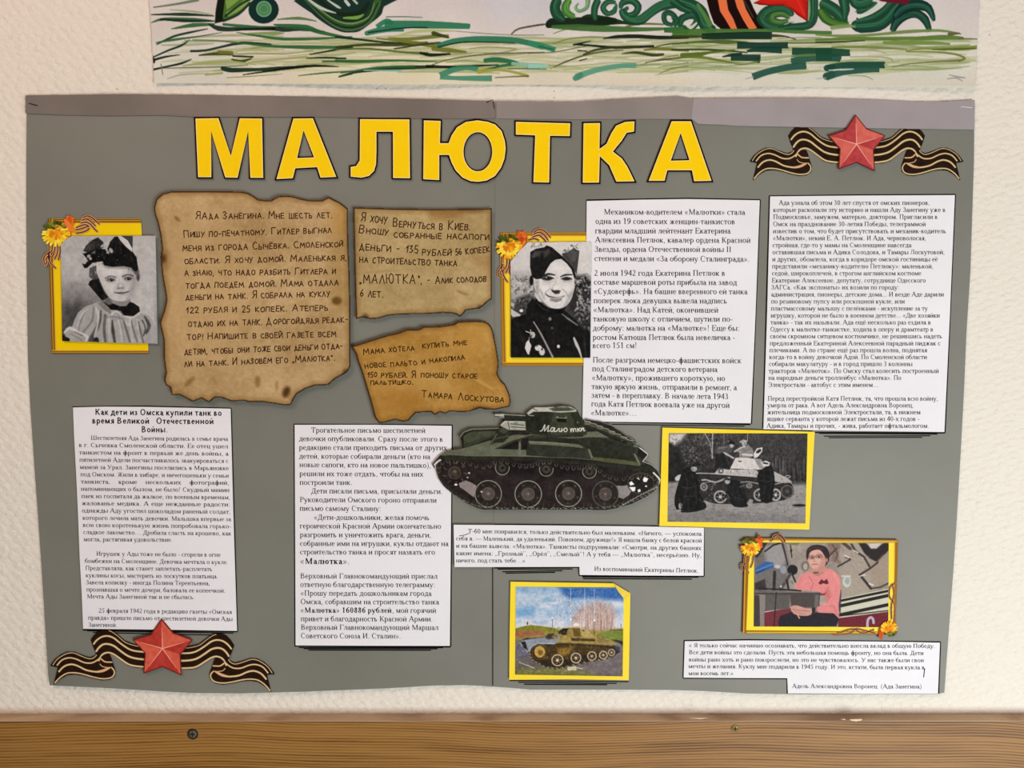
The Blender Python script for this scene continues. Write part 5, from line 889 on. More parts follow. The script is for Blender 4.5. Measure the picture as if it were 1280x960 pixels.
def framed(outer, inner, canvas, label, matcol, lay=.0028, group='photographs on the poster', fold=None, stripes=None, clip=None):
    if stripes:
        m_ = Canvas(outer, 1.6, matcol); m_.noise(25, 4); stripes(m_); o = m_.mesh('framed_photograph', lay, M_PRINT, thick=.0004)
    else: o = sheet('framed_photograph', fold or outer, lay, M_MAT, thick=.0004)
    tag(o, label, 'photo', group); canvas.mesh('picture', lay+.0002, M_PHOTO, o, thick=.0001, clip=clip); return o

# ------------------------------------------------------------------ black-and-white photograph of men repairing a tank, on a yellow mat
K = 6.095; qi = [(820+98/K, 525+100/K), (820+1155/K, 525+103/K), (820+1138/K, 525+788/K), (820+88/K, 525+775/K)]
c = Canvas(qi, 2.0, 40); c.view(820, 525, K); c.vgrad([(100, 62), (300, 50), (460, 30), (500, 110), (620, 128), (790, 120)])
c.poly([(98, 100), (230, 100), (200, 150), (140, 190), (98, 170)], 196, 5); c.scatter(260, (100, 105, 620, 400), [110, 84, 130, 20, 30, 60, 16], (4, 12), (5, 20), (30, 150), .65, 41); c.scatter(120, (120, 110, 330, 330), [120, 140, 30, 90, 20], (4, 10), (5, 16), (30, 150), .6, 42)
c.scatter(150, (640, 105, 1150, 290), [80, 24, 20, 100, 60], (4, 10), (8, 34), (60, 150), .55, 43); c.scatter(46, (870, 270, 1140, 400), [110, 140, 90], (3, 6), (60, 150), (86, 94), .6, 44); c.poly([(100, 180), (200, 260), (220, 420), (100, 480)], 26, 6, .7)
c.line([(375, 105), (415, 180), (430, 290)], 6, 168, .9); c.line([(432, 105), (428, 290)], 8, 180, .9); c.line([(698, 100), (697, 160)], 5, 150); c.line([(518, 105), (516, 190)], 4, 120)
c.poly([(88, 475), (300, 470), (1148, 500), (1150, 795), (80, 795)], 138, 4); c.scatter(330, (90, 490, 1140, 780), [176, 88, 190, 66, 150], (3, 7), (5, 18), (-12, 12), .75, 45); c.poly([(90, 700), (400, 690), (1140, 740), (1140, 790), (90, 790)], 96, 8, .4); c.poly([(100, 180), (190, 220), (200, 400), (100, 420)], 30, 5, .6); c.scatter(90, (230, 110, 560, 300), [128, 104, 150, 12], (6, 12), (5, 12), (30, 150), .7, 141); c.ell(1090, 650, 52, 10, 24, 1.5)
c.poly([(150, 440), (200, 415), (330, 405), (530, 385), (640, 370), (760, 410), (1000, 440), (1048, 480), (1050, 560), (980, 610), (920, 620), (700, 640), (450, 640), (330, 600)], 40, 1)
c.poly([(565, 370), (605, 290), (650, 283), (800, 300), (835, 372), (760, 380), (640, 372)], 202, .8); c.poly([(745, 295), (800, 300), (835, 372), (790, 370)], 140, 1.2); c.ell(640, 315, 14, 5, 60); c.poly([(750, 292), (740, 262), (770, 215), (812, 208), (808, 240), (775, 282)], 208, .8); c.ell(782, 238, 24, 12, 40, .8, rot=-35)
c.poly([(440, 410), (480, 370), (560, 378), (760, 376), (790, 410), (760, 430), (560, 420)], 176, 1.2); c.scatter(40, (450, 370, 780, 425), [90, 220, 50, 150], (4, 10), (6, 18), (0, 180), .7, 46); c.ell(495, 388, 22, 20, 80, 1); c.ell(495, 388, 9, 9, 190, .8)
c.line([(150, 455), (170, 425), (330, 405), (520, 415), (770, 432)], [10, 12, 7, 7, 9], 184, .95, smooth=2); c.poly([(150, 440), (195, 418), (190, 460), (155, 465)], 190, 1); c.poly([(895, 390), (1000, 440), (1040, 475), (980, 480), (905, 470)], 168, 1); c.line([(905, 490), (1000, 470), (1040, 490), (1050, 520)], 8, 150, .9, smooth=2); c.ell(1005, 432, 22, 10, 60, 1.2); c.ring(1005, 432, 20, 9, 4, 190)
c.line([(300, 465), (380, 455), (450, 475), (520, 450), (560, 440)], 12, 176, .9, smooth=2); c.line([(620, 480), (700, 470), (800, 490)], 8, 150, .9, smooth=2); c.scatter(60, (330, 470, 450, 620), [120, 24, 150, 60], (4, 8), (5, 16), a=.7, seed=47)
for x, y, r, ry, v in ((490, 585, 52, 50, 176), (790, 570, 48, 50, 170), (912, 570, 40, 48, 190), (1000, 545, 52, 52, 120), (365, 510, 26, 28, 150), (710, 500, 22, 18, 140)):
    c.ell(x, y, r, ry, 34, 1); c.ring(x, y, r*.86, ry*.86, 12, v, .9)
    for k in range(6): a = k*1.047; c.line([(x, y), (x+r*.8*math.cos(a), y+ry*.8*math.sin(a))], 7, v*.7, .8)
    c.ell(x, y, r*.24, ry*.24, v, 1)
c.ell(1000, 545, 46, 46, 46, 2, .6)
# men
c.poly([(190, 420), (215, 375), (265, 355), (300, 400), (330, 470), (335, 560), (380, 640), (370, 680), (250, 705), (160, 690), (140, 600), (165, 500)], 16, .9, smooth=2); c.ell(290, 372, 24, 22, 150, 1.2); c.poly([(262, 355), (290, 328), (335, 335), (345, 352), (300, 356)], 18, .9); c.line([(318, 420), (345, 475)], 14, 24); c.ell(186, 655, 14, 24, 170, 1.4); c.ell(175, 690, 18, 8, 150, 1.2); c.line([(210, 580), (300, 580)], 4, 60, .7)
c.poly([(455, 225), (480, 205), (560, 190), (590, 215), (570, 250), (530, 260), (500, 350), (440, 350), (460, 280)], 74, 1); c.poly([(455, 260), (520, 250), (560, 370), (445, 365)], 24, 1.2); c.line([(520, 250), (590, 290)], 13, 170); c.ell(577, 192, 16, 20, 168, 1.1); c.poly([(548, 178), (570, 158), (600, 170), (598, 188), (560, 185)], 20, .9); c.line([(480, 215), (540, 205)], 12, 120, .7)
c.poly([(600, 235), (640, 205), (700, 192), (735, 215), (748, 275), (700, 290), (650, 285), (640, 250)], 128, 1); c.line([(600, 240), (650, 210), (680, 200)], 12, 176); c.line([(660, 262), (730, 268)], 16, 190); c.ell(672, 180, 18, 20, 190, 1.1); c.poly([(636, 165), (662, 148), (695, 158), (688, 172), (640, 175)], 168, .9); c.line([(676, 172), (684, 200)], 6, 60, .8); c.line([(640, 240), (640, 285)], 6, 170)
c.poly([(550, 480), (580, 455), (640, 470), (680, 560), (700, 640), (690, 662), (600, 662), (555, 600)], 18, .9, smooth=2); c.ell(545, 468, 20, 20, 160, 1.1); c.poly([(512, 455), (535, 435), (565, 448), (560, 462)], 40, .9); c.poly([(690, 640), (715, 600), (740, 610), (735, 655)], 140, 1); c.line([(560, 500), (530, 590)], 16, 22); c.line([(640, 510), (670, 500)], 10, 120, .7)
c.poly([(770, 430), (800, 380), (870, 345), (895, 380), (905, 480), (890, 560), (880, 625), (800, 625), (790, 520)], 14, .9, smooth=2); c.poly([(800, 325), (835, 308), (868, 325), (862, 350), (820, 356)], 206, .9); c.ell(835, 330, 24, 7, 50, .8, rot=10); 
for p, w, v in (([(215, 400), (240, 470), (220, 600), (190, 680)], 7, 44), ([(270, 410), (300, 500), (310, 640)], 6, 50), ([(180, 500), (240, 520), (320, 500)], 5, 58), ([(240, 580), (250, 690)], 6, 46), ([(170, 560), (200, 690)], 9, 40), ([(330, 600), (360, 660)], 7, 60), ([(300, 345), (340, 350)], 4, 90), ([(590, 480), (620, 540), (640, 650)], 6, 48), ([(640, 480), (670, 560)], 6, 56), ([(570, 560), (620, 600), (680, 600)], 5, 52), ([(820, 380), (830, 480), (820, 610)], 7, 42), ([(870, 370), (880, 460), (860, 600)], 6, 46), ([(790, 460), (850, 470), (900, 450)], 5, 56), ([(480, 270), (500, 330), (480, 365)], 5, 48), ([(540, 200), (500, 235), (470, 250)], 6, 104), ([(655, 215), (690, 230), (730, 225)], 5, 90), ([(350, 480), (420, 470)], 5, 180), ([(360, 620), (450, 640), (560, 650)], 6, 150), ([(540, 560), (560, 600)], 5, 120)):
    c.line(p, w, v, .7, f=1.4, smooth=2)
c.scatter(70, (340, 430, 1000, 620), [70, 20, 100, 46], (3, 6), (5, 16), (0, 180), .45, 149); c.ell(292, 368, 9, 10, 190, 2, .6); c.ell(280, 374, 6, 8, 90, 2, .6); c.ell(574, 188, 7, 6, 200, 1.5, .6); c.ell(670, 186, 8, 6, 120, 1.5, .6)
c.noise(1.6, 10, seed=48); c.noise(4, 8, seed=148)
framed([(828, 534.5), (1018.5, 539.8), (1011.5, 662), (824.2, 657.5)], None, c, 'yellow-bordered black-and-white photograph of men repairing a tank in a forest', (250, 222, 50), .0032)

# ------------------------------------------------------------------ photograph of the elderly woman with microphones
K = 5.818; qi = [(915+163/K, 660+106/K), (915+1140/K, 660+108/K), (915+1137/K, 660+722/K), (915+158/K, 660+716/K)]
c = Canvas(qi, 1.9, (150, 140, 128)); c.view(915, 660, K); c.noise(12, 10, seed=51); c.noise(3, 8, seed=52)
c.poly([(160, 100), (380, 100), (420, 260), (380, 470), (160, 470)], (96, 94, 92), 6, .8); c.poly([(230, 130), (370, 110), (400, 230), (350, 300), (250, 240)], (150, 148, 144), 5, .9)
c.poly([(760, 110), (900, 110), (960, 180), (1000, 250), (1050, 450), (900, 500), (790, 520), (780, 300), (700, 200)], (158, 148, 132), 5, .9); c.poly([(690, 105), (800, 105), (770, 190), (800, 280), (720, 240)], (128, 108, 96), 4); c.poly([(920, 110), (1140, 110), (1140, 160), (1060, 250), (1000, 220), (960, 180)], (40, 34, 32), 1.5); c.poly([(980, 110), (1100, 108), (1050, 150), (1010, 150)], (196, 188, 180), 2)
c.poly([(1010, 290), (1100, 200), (1140, 190), (1140, 380), (1060, 440), (1010, 400)], (152, 138, 120), 4)
for p, w, col in (([(700, 210), (760, 150)], 12, (60, 50, 46)), ([(730, 120), (770, 190), (750, 240)], 12, (84, 74, 66)), ([(770, 280), (860, 230), (830, 210)], 12, (46, 38, 34)), ([(870, 120), (900, 170), (960, 210), (1000, 280)], 16, (60, 48, 44)), ([(930, 340), (1010, 290), (1060, 250)], 14, (50, 40, 36)), ([(930, 340), (970, 390), (1010, 440)], 18, (44, 36, 34)), ([(1010, 440), (1080, 430), (1140, 400)], 12, (60, 50, 46)), ([(810, 110), (860, 150)], 24, (70, 58, 52)), ([(820, 200), (850, 215)], 10, (220, 214, 206)), ([(890, 165), (915, 180)], 10, (216, 210, 200)), ([(1000, 405), (1025, 415)], 12, (214, 206, 196)), ([(930, 350), (970, 340)], 8, (214, 206, 196)), ([(800, 350), (860, 350)], 10, (210, 200, 186))): c.line(p, w, col, .9, f=1)
c.ell(835, 390, 30, 42, (190, 194, 182), 1.5); c.ell(838, 385, 18, 26, (150, 160, 150), 1.5); c.scatter(40, (690, 110, 1000, 300), [(90, 78, 70), (180, 170, 156), (110, 98, 88)], (4, 9), (6, 24), a=.55, seed=53)
c.line([(425, 120), (435, 215)], 9, (46, 38, 36), .9); c.ell(532, 278, 28, 36, (110, 100, 92), 1.4); c.ell(534, 280, 16, 24, (170, 158, 142), 1.4); c.ell(430, 165, 8, 14, (50, 42, 40)); c.poly([(385, 110), (490, 108), (480, 125), (420, 122)], (112, 112, 84), 1.5)
# ribbon stripes and dark red band
c.poly([(785, 515), (1140, 440), (1140, 610), (785, 655)], (196, 196, 172), .8)
for a_, b_ in ((518, 445), (555, 478), (620, 545)): c.line([(785, a_+12), (1140, b_+12)], 24 if a_ > 518 else 18, (30, 26, 24), f=.7)
c.line([(785, 640), (1140, 600)], 8, (36, 26, 24)); c.poly([(775, 655), (1140, 608), (1140, 722), (770, 722)], (104, 32, 42), .8); c.line([(985, 718), (988, 668), (1010, 650), (1026, 664), (1030, 690)], 18, (176, 166, 176), smooth=2); c.line([(1100, 715), (1116, 702)], 10, (176, 166, 176))
# table and objects
c.poly([(225, 600), (430, 570), (440, 722), (230, 722)], (110, 44, 52), 1.2); c.line([(230, 612), (430, 575)], 8, (190, 170, 170)); c.poly([(240, 480), (420, 480), (420, 590), (240, 600)], (88, 84, 78), 2); c.poly([(420, 480), (610, 480), (600, 580), (430, 580)], (72, 66, 62), 2)
c.poly([(160, 460), (330, 462), (680, 465), (680, 490), (330, 486), (160, 484)], (72, 64, 62), .8); c.line([(165, 466), (680, 468)], 5, (140, 132, 128), .8); c.poly([(160, 486), (200, 490), (205, 722), (158, 722)], (62, 56, 54), 1); c.poly([(205, 490), (235, 490), (235, 722), (205, 722)], (130, 122, 116), 1); c.line([(322, 470), (305, 715)], 8, (40, 34, 34)); c.poly([(605, 490), (638, 490), (625, 722), (592, 722)], (104, 98, 94), .8); c.line([(636, 490), (624, 720)], 6, (50, 46, 44))
c.poly([(165, 330), (200, 320), (330, 325), (300, 450), (165, 455)], (110, 106, 100), 3, .8); c.poly([(165, 400), (240, 370), (250, 450), (165, 450)], (52, 48, 46), 2)
c.poly([(168, 295), (240, 245), (300, 250), (300, 285), (200, 330), (170, 320)], (50, 92, 148), 1); c.line([(180, 310), (290, 265)], 10, (92, 130, 178), .8); c.line([(175, 330), (240, 300)], 8, (30, 50, 90))
c.line([(365, 110), (385, 180), (405, 270)], [16, 14, 12], (56, 50, 50)); c.line([(240, 170), (300, 125), (350, 110)], 12, (34, 30, 32)); c.line([(180, 200), (240, 110)], 30, (44, 36, 38), .9); c.ell(440, 305, 38, 38, (26, 24, 26), 1); c.line([(425, 335), (370, 420), (350, 445)], 22, (74, 70, 70)); c.line([(310, 320), (305, 445)], 22, (40, 38, 40)); c.ell(375, 305, 22, 30, (140, 146, 150), 1.2); c.ell(330, 280, 22, 14, (176, 180, 184), 1.2); c.line([(400, 380), (410, 440)], 16, (40, 38, 40)); c.line([(440, 340), (460, 390)], 14, (46, 42, 44)); c.line([(200, 440), (500, 455)], 12, (30, 28, 30)); c.scatter(26, (170, 380, 480, 455), [(60, 56, 56), (150, 146, 142), (30, 28, 30), (110, 90, 84)], (3, 7), (6, 24), a=.7, seed=55); c.ell(356, 425, 8, 8, (190, 186, 182))
# the woman
c.poly([(770, 440), (795, 450), (790, 620), (770, 600)], (60, 60, 72), 1.5); c.poly([(335, 690), (350, 640), (430, 610), (600, 615), (740, 618), (780, 660), (760, 715), (340, 722)], (34, 32, 38), 1)
c.poly([(470, 400), (500, 345), (560, 318), (640, 320), (700, 295), (750, 320), (782, 360), (790, 450), (775, 560), (780, 660), (740, 620), (630, 615), (620, 575), (690, 540), (640, 465), (470, 448)], (214, 132, 128), .9, smooth=2)
c.line([(560, 350), (590, 400), (572, 460)], 4, (150, 80, 80), .8); c.poly([(700, 420), (720, 500), (690, 545), (665, 480)], (180, 100, 100), 3, .6); c.line([(690, 560), (740, 570), (772, 640)], 10, (184, 104, 104), .7, f=2); c.line([(640, 545), (700, 560)], 8, (236, 156, 148), .7, f=2); c.line([(740, 330), (775, 400)], 10, (236, 160, 152), .6, f=3); c.line([(500, 360), (480, 430)], 10, (190, 112, 110), .6, f=2)
c.poly([(560, 315), (590, 345), (640, 350), (700, 300), (660, 270), (590, 290)], (190, 134, 118), 1); c.line([(585, 322), (625, 345), (665, 320)], 5, (150, 96, 84), .8); c.ell(612, 325, 22, 8, (84, 56, 60), 1, .7)
c.poly([(545, 190), (570, 160), (630, 150), (675, 180), (688, 230), (670, 270), (630, 292), (590, 295), (565, 265), (552, 230)], (206, 160, 142), .9, smooth=2); c.poly([(630, 180), (680, 200), (690, 250), (650, 290), (620, 290), (650, 240)], (176, 124, 108), 3, .6)
c.poly([(541, 215), (542, 165), (570, 132), (620, 122), (680, 135), (708, 180), (705, 240), (680, 275), (684, 230), (665, 190), (640, 160), (600, 160), (565, 180), (553, 230)], (46, 34, 36), .9, smooth=2); c.line([(560, 160), (600, 140), (660, 150)], 8, (84, 66, 64), .6, f=2)
c.ell(582, 212, 24, 14, (150, 116, 110), 1.5, .8); c.ell(632, 205, 24, 14, (150, 116, 110), 1.5, .8); c.ell(584, 214, 8, 5, (50, 34, 36), .9); c.ell(632, 208, 8, 5, (50, 34, 36), .9); c.ring(580, 213, 22, 14, 3, (90, 66, 62), .7); c.ring(632, 206, 24, 14, 3, (90, 66, 62), .7); c.line([(600, 215), (596, 240), (606, 244)], 5, (168, 112, 98), .8); c.line([(582, 265), (602, 262), (624, 263)], 6, (150, 70, 72), .9); c.ell(690, 235, 7, 16, (188, 132, 116), 1)
c.poly([(628, 400), (650, 372), (668, 385), (690, 370), (703, 400), (690, 410), (665, 402), (640, 412)], (96, 34, 42), .8); c.poly([(640, 480), (690, 470), (670, 490)], (130, 50, 54), 1)
c.poly([(425, 575), (470, 562), (540, 585), (580, 590), (575, 630), (520, 640), (450, 625)], (196, 146, 132), .9, smooth=2); c.line([(440, 590), (500, 600), (560, 605)], 5, (140, 92, 82), .8); c.line([(470, 620), (490, 655)], 10, (196, 146, 132)); c.line([(450, 605), (520, 625)], 4, (150, 100, 90), .8); c.poly([(580, 578), (605, 576), (605, 626), (582, 626)], (50, 36, 40), .8); c.noise(1.6, 6, seed=56)
def st(m_):
    m_.view(915, 660, 5.818); a_, b_, c2, d_ = (105, 70), (1205, 85), (1195, 775), (78, 765)
    m_.line([a_, b_], 44, (160, 118, 40)); m_.line([b_, c2], 40, (150, 100, 20)); m_.line([c2, d_], 44, (150, 108, 22)); m_.line([d_, a_], 50, (150, 96, 24)); m_.line([(105, 90), (1200, 98)], 6, (226, 190, 90)); m_.line([(110, 760), (1190, 762)], 8, (226, 186, 40)); m_.line([(85, 765), (100, 80)], 7, (222, 170, 40)); m_.line([(1180, 110), (1172, 770)], 7, (232, 190, 60))
fo = framed([(931.6, 672.3), (1122.6, 674.8), (1119.6, 793.6), (928, 791.6)], None, c, 'framed colour photograph of a seated woman in a pink cardigan beside microphones', (250, 222, 60), .0028, stripes=st)
loops(fo, [G([(290, 80), (330, 50), (370, 75), (385, 105)], 915, 660, 5.818), G([(280, 95), (330, 70), (375, 105)], 915, 660, 5.818), G([(300, 60), (350, 48), (385, 90)], 915, 660, 5.818)], .0033, 1.1)
loops(fo, [G([(95, 190), (92, 270), (120, 325)], 915, 660, 5.818), G([(125, 190), (115, 250), (70, 270), (75, 310)], 915, 660, 5.818), G([(155, 190), (150, 250), (135, 285)], 915, 660, 5.818)], .0033, 1.1)
loops(fo, [G([(1190, 400), (1150, 430), (1145, 500), (1185, 560), (1180, 680)], 915, 660, 5.818), G([(1165, 410), (1180, 480), (1160, 560), (1160, 660)], 915, 660, 5.818), G([(730, 775), (850, 770), (900, 735), (960, 745), (1040, 765)], 915, 660, 5.818), G([(770, 765), (880, 735), (950, 765), (1030, 740)], 915, 660, 5.818)], .0033, 1.1)
flower(fo, 938, 683.5, 11.5, .0040, 8); flower(fo, 1111.5, 786.5, 10, .0040, 9, 180)

# ------------------------------------------------------------------ colour photograph of the tank as a monument, one mat corner folded over
K = 6.856; qi = [(620+170/K, 720+92/K), (620+1095/K, 720+98/K), (620+1085/K, 720+860/K), (620+163/K, 720+845/K)]
c = Canvas(qi, 2.0, (176, 190, 200)); c.view(620, 720, K)
c.vgrad([(90, (132, 168, 196)), (200, (176, 192, 204)), (300, (160, 186, 206)), (400, (196, 202, 208)), (440, (200, 204, 206)), (460, (150, 140, 60)), (520, (140, 122, 60)), (600, (112, 108, 112)), (850, (92, 84, 72))])
r_ = random.Random(60)
for _ in range(60): x, y = r_.uniform(170, 640), r_.uniform(100, 400); c.ell(x, y, r_.uniform(20, 70), r_.uniform(4, 12), r_.choice([(206, 212, 218), (190, 200, 208), (96, 144, 184), (140, 176, 202), (214, 214, 216)]), 4, .5)
c.poly([(540, 95), (1095, 95), (1095, 210), (960, 200), (800, 190), (640, 200), (560, 150)], (44, 92, 156), 6, .9); c.poly([(170, 280), (330, 270), (330, 350), (170, 350)], (84, 142, 186), 6, .6); c.ell(1040, 250, 60, 24, (206, 212, 216), 4, .8); c.poly([(560, 200), (700, 200), (660, 440), (600, 440)], (150, 180, 206), 6, .5)
c.poly([(165, 450), (240, 430), (300, 420), (380, 428), (520, 450), (560, 480), (165, 500)], (124, 122, 44), 1.5); c.poly([(165, 475), (400, 470), (420, 500), (165, 525)], (150, 96, 66), 2); c.scatter(50, (170, 475, 420, 525), [(170, 104, 76), (120, 84, 50), (188, 130, 90)], (3, 6), (5, 14), (70, 110), .7, 61); c.poly([(900, 460), (1095, 470), (1095, 580), (1000, 560), (900, 520)], (112, 128, 52), 2); c.line([(980, 460), (1095, 462)], 8, (60, 60, 34)); c.ell(270, 405, 6, 14, (60, 50, 40)); c.line([(483, 365), (484, 440)], 4, (70, 70, 74)); c.ell(484, 358, 7, 7, (240, 240, 236)); c.line([(500, 455), (500, 470)], 6, (60, 50, 40))
# bare trees
c.poly([(640, 460), (660, 340), (760, 250), (880, 210), (980, 250), (1040, 320), (1000, 430), (960, 470)], (176, 146, 132), 8, .75); c.scatter(330, (650, 230, 1020, 440), [(196, 164, 150), (150, 110, 92), (210, 186, 176), (120, 88, 74), (226, 208, 198)], (2, 4.5), (10, 44), (50, 130), .7, 62)
for _ in range(46): x = r_.uniform(670, 1000); c.line([(x, 460), (x+r_.uniform(-8, 8), r_.uniform(280, 360))], [6, 3], r_.choice([(214, 200, 188), (196, 172, 156), (150, 120, 104)]), .8)
for x, s_ in ((640, 0), (755, 6), (845, -4)): c.line([(x, 440), (x+s_, 110)], [8, 4], (206, 206, 208), .8)
c.scatter(200, (520, 100, 720, 380), [(70, 92, 120), (110, 130, 150), (180, 196, 210), (84, 84, 92)], (2, 4), (6, 30), (30, 150), .6, 63); c.scatter(130, (700, 100, 920, 240), [(150, 172, 200), (90, 110, 150), (190, 200, 214)], (2, 3.5), (8, 34), (50, 130), .55, 64)
c.ell(688, 420, 30, 20, (230, 226, 210), 2, .8); c.ell(843, 382, 9, 9, (244, 244, 238)); c.line([(842, 390), (842, 500)], 5, (60, 56, 50)); c.ell(642, 372, 8, 8, (240, 240, 236)); c.line([(985, 430), (985, 470)], 4, (70, 60, 50)); c.line([(1070, 410), (1072, 470)], 4, (80, 70, 60))
# ground
c.poly([(165, 560), (300, 600), (300, 700), (165, 700)], (92, 92, 110), 5, .8); c.poly([(600, 700), (1090, 560), (1090, 860), (700, 860)], (112, 104, 104), 6, .8); c.scatter(160, (170, 620, 600, 850), [(60, 56, 50), (120, 114, 100), (150, 146, 130), (84, 80, 70), (180, 176, 160)], (3, 6), (8, 34), (-15, 15), .6, 65); c.scatter(110, (640, 700, 1080, 850), [(70, 64, 62), (140, 132, 130), (90, 84, 82)], (3, 5), (14, 50), (20, 40), .6, 66); c.poly([(165, 800), (500, 790), (760, 810), (860, 850), (165, 850)], (116, 120, 52), 5, .7); c.scatter(80, (200, 790, 800, 845), [(150, 150, 80), (92, 98, 40), (190, 186, 130)], (3, 5), (8, 20), (-20, 20), .6, 67)
c.poly([(610, 778), (685, 772), (690, 808), (615, 810)], (200, 190, 160), 1); c.line([(540, 785), (600, 780)], 6, (220, 216, 200)); c.line([(690, 785), (740, 795)], 6, (214, 208, 190)); c.line([(200, 740), (330, 790)], 8, (190, 184, 170), .8)
# tank
c.poly([(200, 560), (260, 530), (400, 535), (560, 560), (900, 590), (1060, 610), (1062, 650), (990, 700), (820, 730), (560, 790), (420, 775), (320, 720), (280, 660), (240, 610)], (46, 38, 24), 1.2)
c.poly([(195, 570), (230, 548), (290, 540), (420, 525), (440, 500), (520, 490), (560, 545), (520, 580), (380, 580), (310, 610), (275, 655), (255, 650), (250, 600), (220, 610)], (134, 142, 150), 1.2); c.poly([(210, 560), (250, 560), (275, 640), (235, 610)], (30, 26, 22), 1); c.line([(285, 660), (300, 610), (370, 580), (500, 580)], 10, (170, 178, 184), .9, smooth=2); c.line([(230, 550), (300, 536), (400, 524)], 5, (60, 56, 50), .8)
c.poly([(420, 520), (450, 495), (500, 490), (500, 540), (440, 545)], (60, 54, 48), 1.5); c.ell(505, 520, 26, 20, (128, 112, 66), 1.5); c.poly([(530, 545), (620, 500), (760, 500), (960, 540), (1050, 590), (900, 590), (640, 575), (520, 572)], (156, 136, 74), 1.2); c.poly([(640, 530), (850, 540), (850, 560), (650, 556)], (72, 58, 30), 1); c.poly([(860, 520), (970, 550), (960, 580), (870, 566)], (136, 118, 70), 1); c.line([(520, 575), (700, 580), (900, 592), (1050, 606)], 7, (90, 78, 44), .9)
c.poly([(530, 480), (580, 445), (640, 445), (640, 500), (570, 505)], (40, 34, 24), 1); c.poly([(620, 452), (680, 440), (720, 445), (730, 525), (640, 520), (600, 490)], (146, 126, 66), 1.1); c.poly([(655, 450), (720, 447), (728, 520), (670, 520)], (104, 84, 40), 1.2); c.poly([(720, 447), (790, 465), (820, 500), (850, 528), (735, 525)], (176, 156, 94), 1.1); c.line([(580, 446), (700, 438)], 8, (176, 160, 110), .9); c.ell(750, 468, 10, 5, (60, 50, 30)); c.line([(540, 492), (590, 480)], 10, (60, 54, 44))
c.poly([(320, 600), (420, 590), (640, 590), (900, 605), (1000, 620), (960, 660), (700, 690), (560, 730), (400, 710)], (70, 54, 26), 2); c.poly([(520, 620), (660, 610), (620, 670), (540, 690)], (150, 116, 40), 4, .8); c.scatter(90, (330, 595, 1000, 640), [(130, 108, 60), (40, 30, 18), (96, 80, 44)], (3, 6), (5, 14), a=.8, seed=68)
c.poly([(990, 545), (1070, 580), (1092, 600), (1092, 560), (1020, 545)], (40, 38, 40), 2); c.poly([(1000, 590), (1062, 610), (1060, 650), (1030, 640)], (60, 60, 66), 1.2)
c.ell(375, 650, 46, 50, (196, 160, 76), 1.4); c.ell(380, 655, 22, 24, (112, 84, 34), 1.4); c.ring(370, 650, 60, 66, 8, (90, 72, 36), .9)
for x, y, r in ((527, 722, 52), (685, 703, 46), (822, 686, 40), (920, 678, 36), (990, 655, 30)):
    c.ell(x, y, r, r, (58, 46, 28), 1); c.ring(x, y, r*.9, r*.9, 10, (172, 158, 134), .9); c.ring(x, y, r*.5, r*.5, 12, (110, 94, 64), .9); c.ell(x, y, r*.25, r*.25, (214, 196, 150), 1)
    for k in range(6): a = k*1.047+.3; c.ell(x+r*.55*math.cos(a), y+r*.55*math.sin(a), r*.13, r*.13, (30, 22, 14), 1)
lo = sm([(285, 650), (310, 710), (370, 750), (450, 785), (540, 790), (650, 765), (760, 740), (900, 715), (990, 695)], 7)
for i, (x, y) in enumerate(lo): c.line([(x-7, y-3), (x+7, y+4)], 9, [(150, 136, 108), (50, 40, 26), (96, 84, 60)][i % 3], .9)
c.scatter(120, (320, 590, 1010, 720), [(30, 22, 12), (150, 128, 80), (90, 68, 36), (20, 14, 8), (180, 156, 110)], (3, 7), (5, 18), (0, 180), .6, 169)
c.scatter(60, (430, 440, 960, 590), [(60, 48, 26), (196, 176, 116), (110, 90, 44), (40, 32, 18)], (3, 6), (6, 26), (-10, 30), .6, 170); c.scatter(60, (210, 530, 440, 640), [(70, 74, 80), (176, 186, 194), (100, 106, 112)], (3, 6), (8, 26), (-30, 30), .55, 171)
c.scatter(70, (170, 110, 620, 330), [(120, 160, 190), (210, 216, 222), (90, 136, 176)], (3, 7), (16, 50), (-8, 8), .4, 172)
for x, y, r in ((527, 722, 52), (685, 703, 46), (822, 686, 40), (920, 678, 36)): c.ring(x, y, r*.9, r*.9, 7, (190, 176, 150), .8)
c.noise(1.8, 12, seed=69); c.noise(5, 6, seed=70)
fo = framed(None, None, c, 'yellow-bordered colour photograph of a tank monument, its top right corner folded over', None, .0028, fold=[(638.1, 727.2), (700, 728.2), (767, 729.2), (788, 741.4), (787, 795), (786, 850.3), (710, 849), (636.5, 849.8), (637, 790)], clip=[(640, 730), (768.5, 731), (779, 747), (782, 748), (781, 850), (640, 850)])
sheet('folded_corner', [(767, 729.2), (788, 741.8), (779.6, 748), (772.5, 739)], .0040, mottled('yellow_fold', (226, 200, 60), (240, 214, 70), 60, .5), fo, thick=.0003)

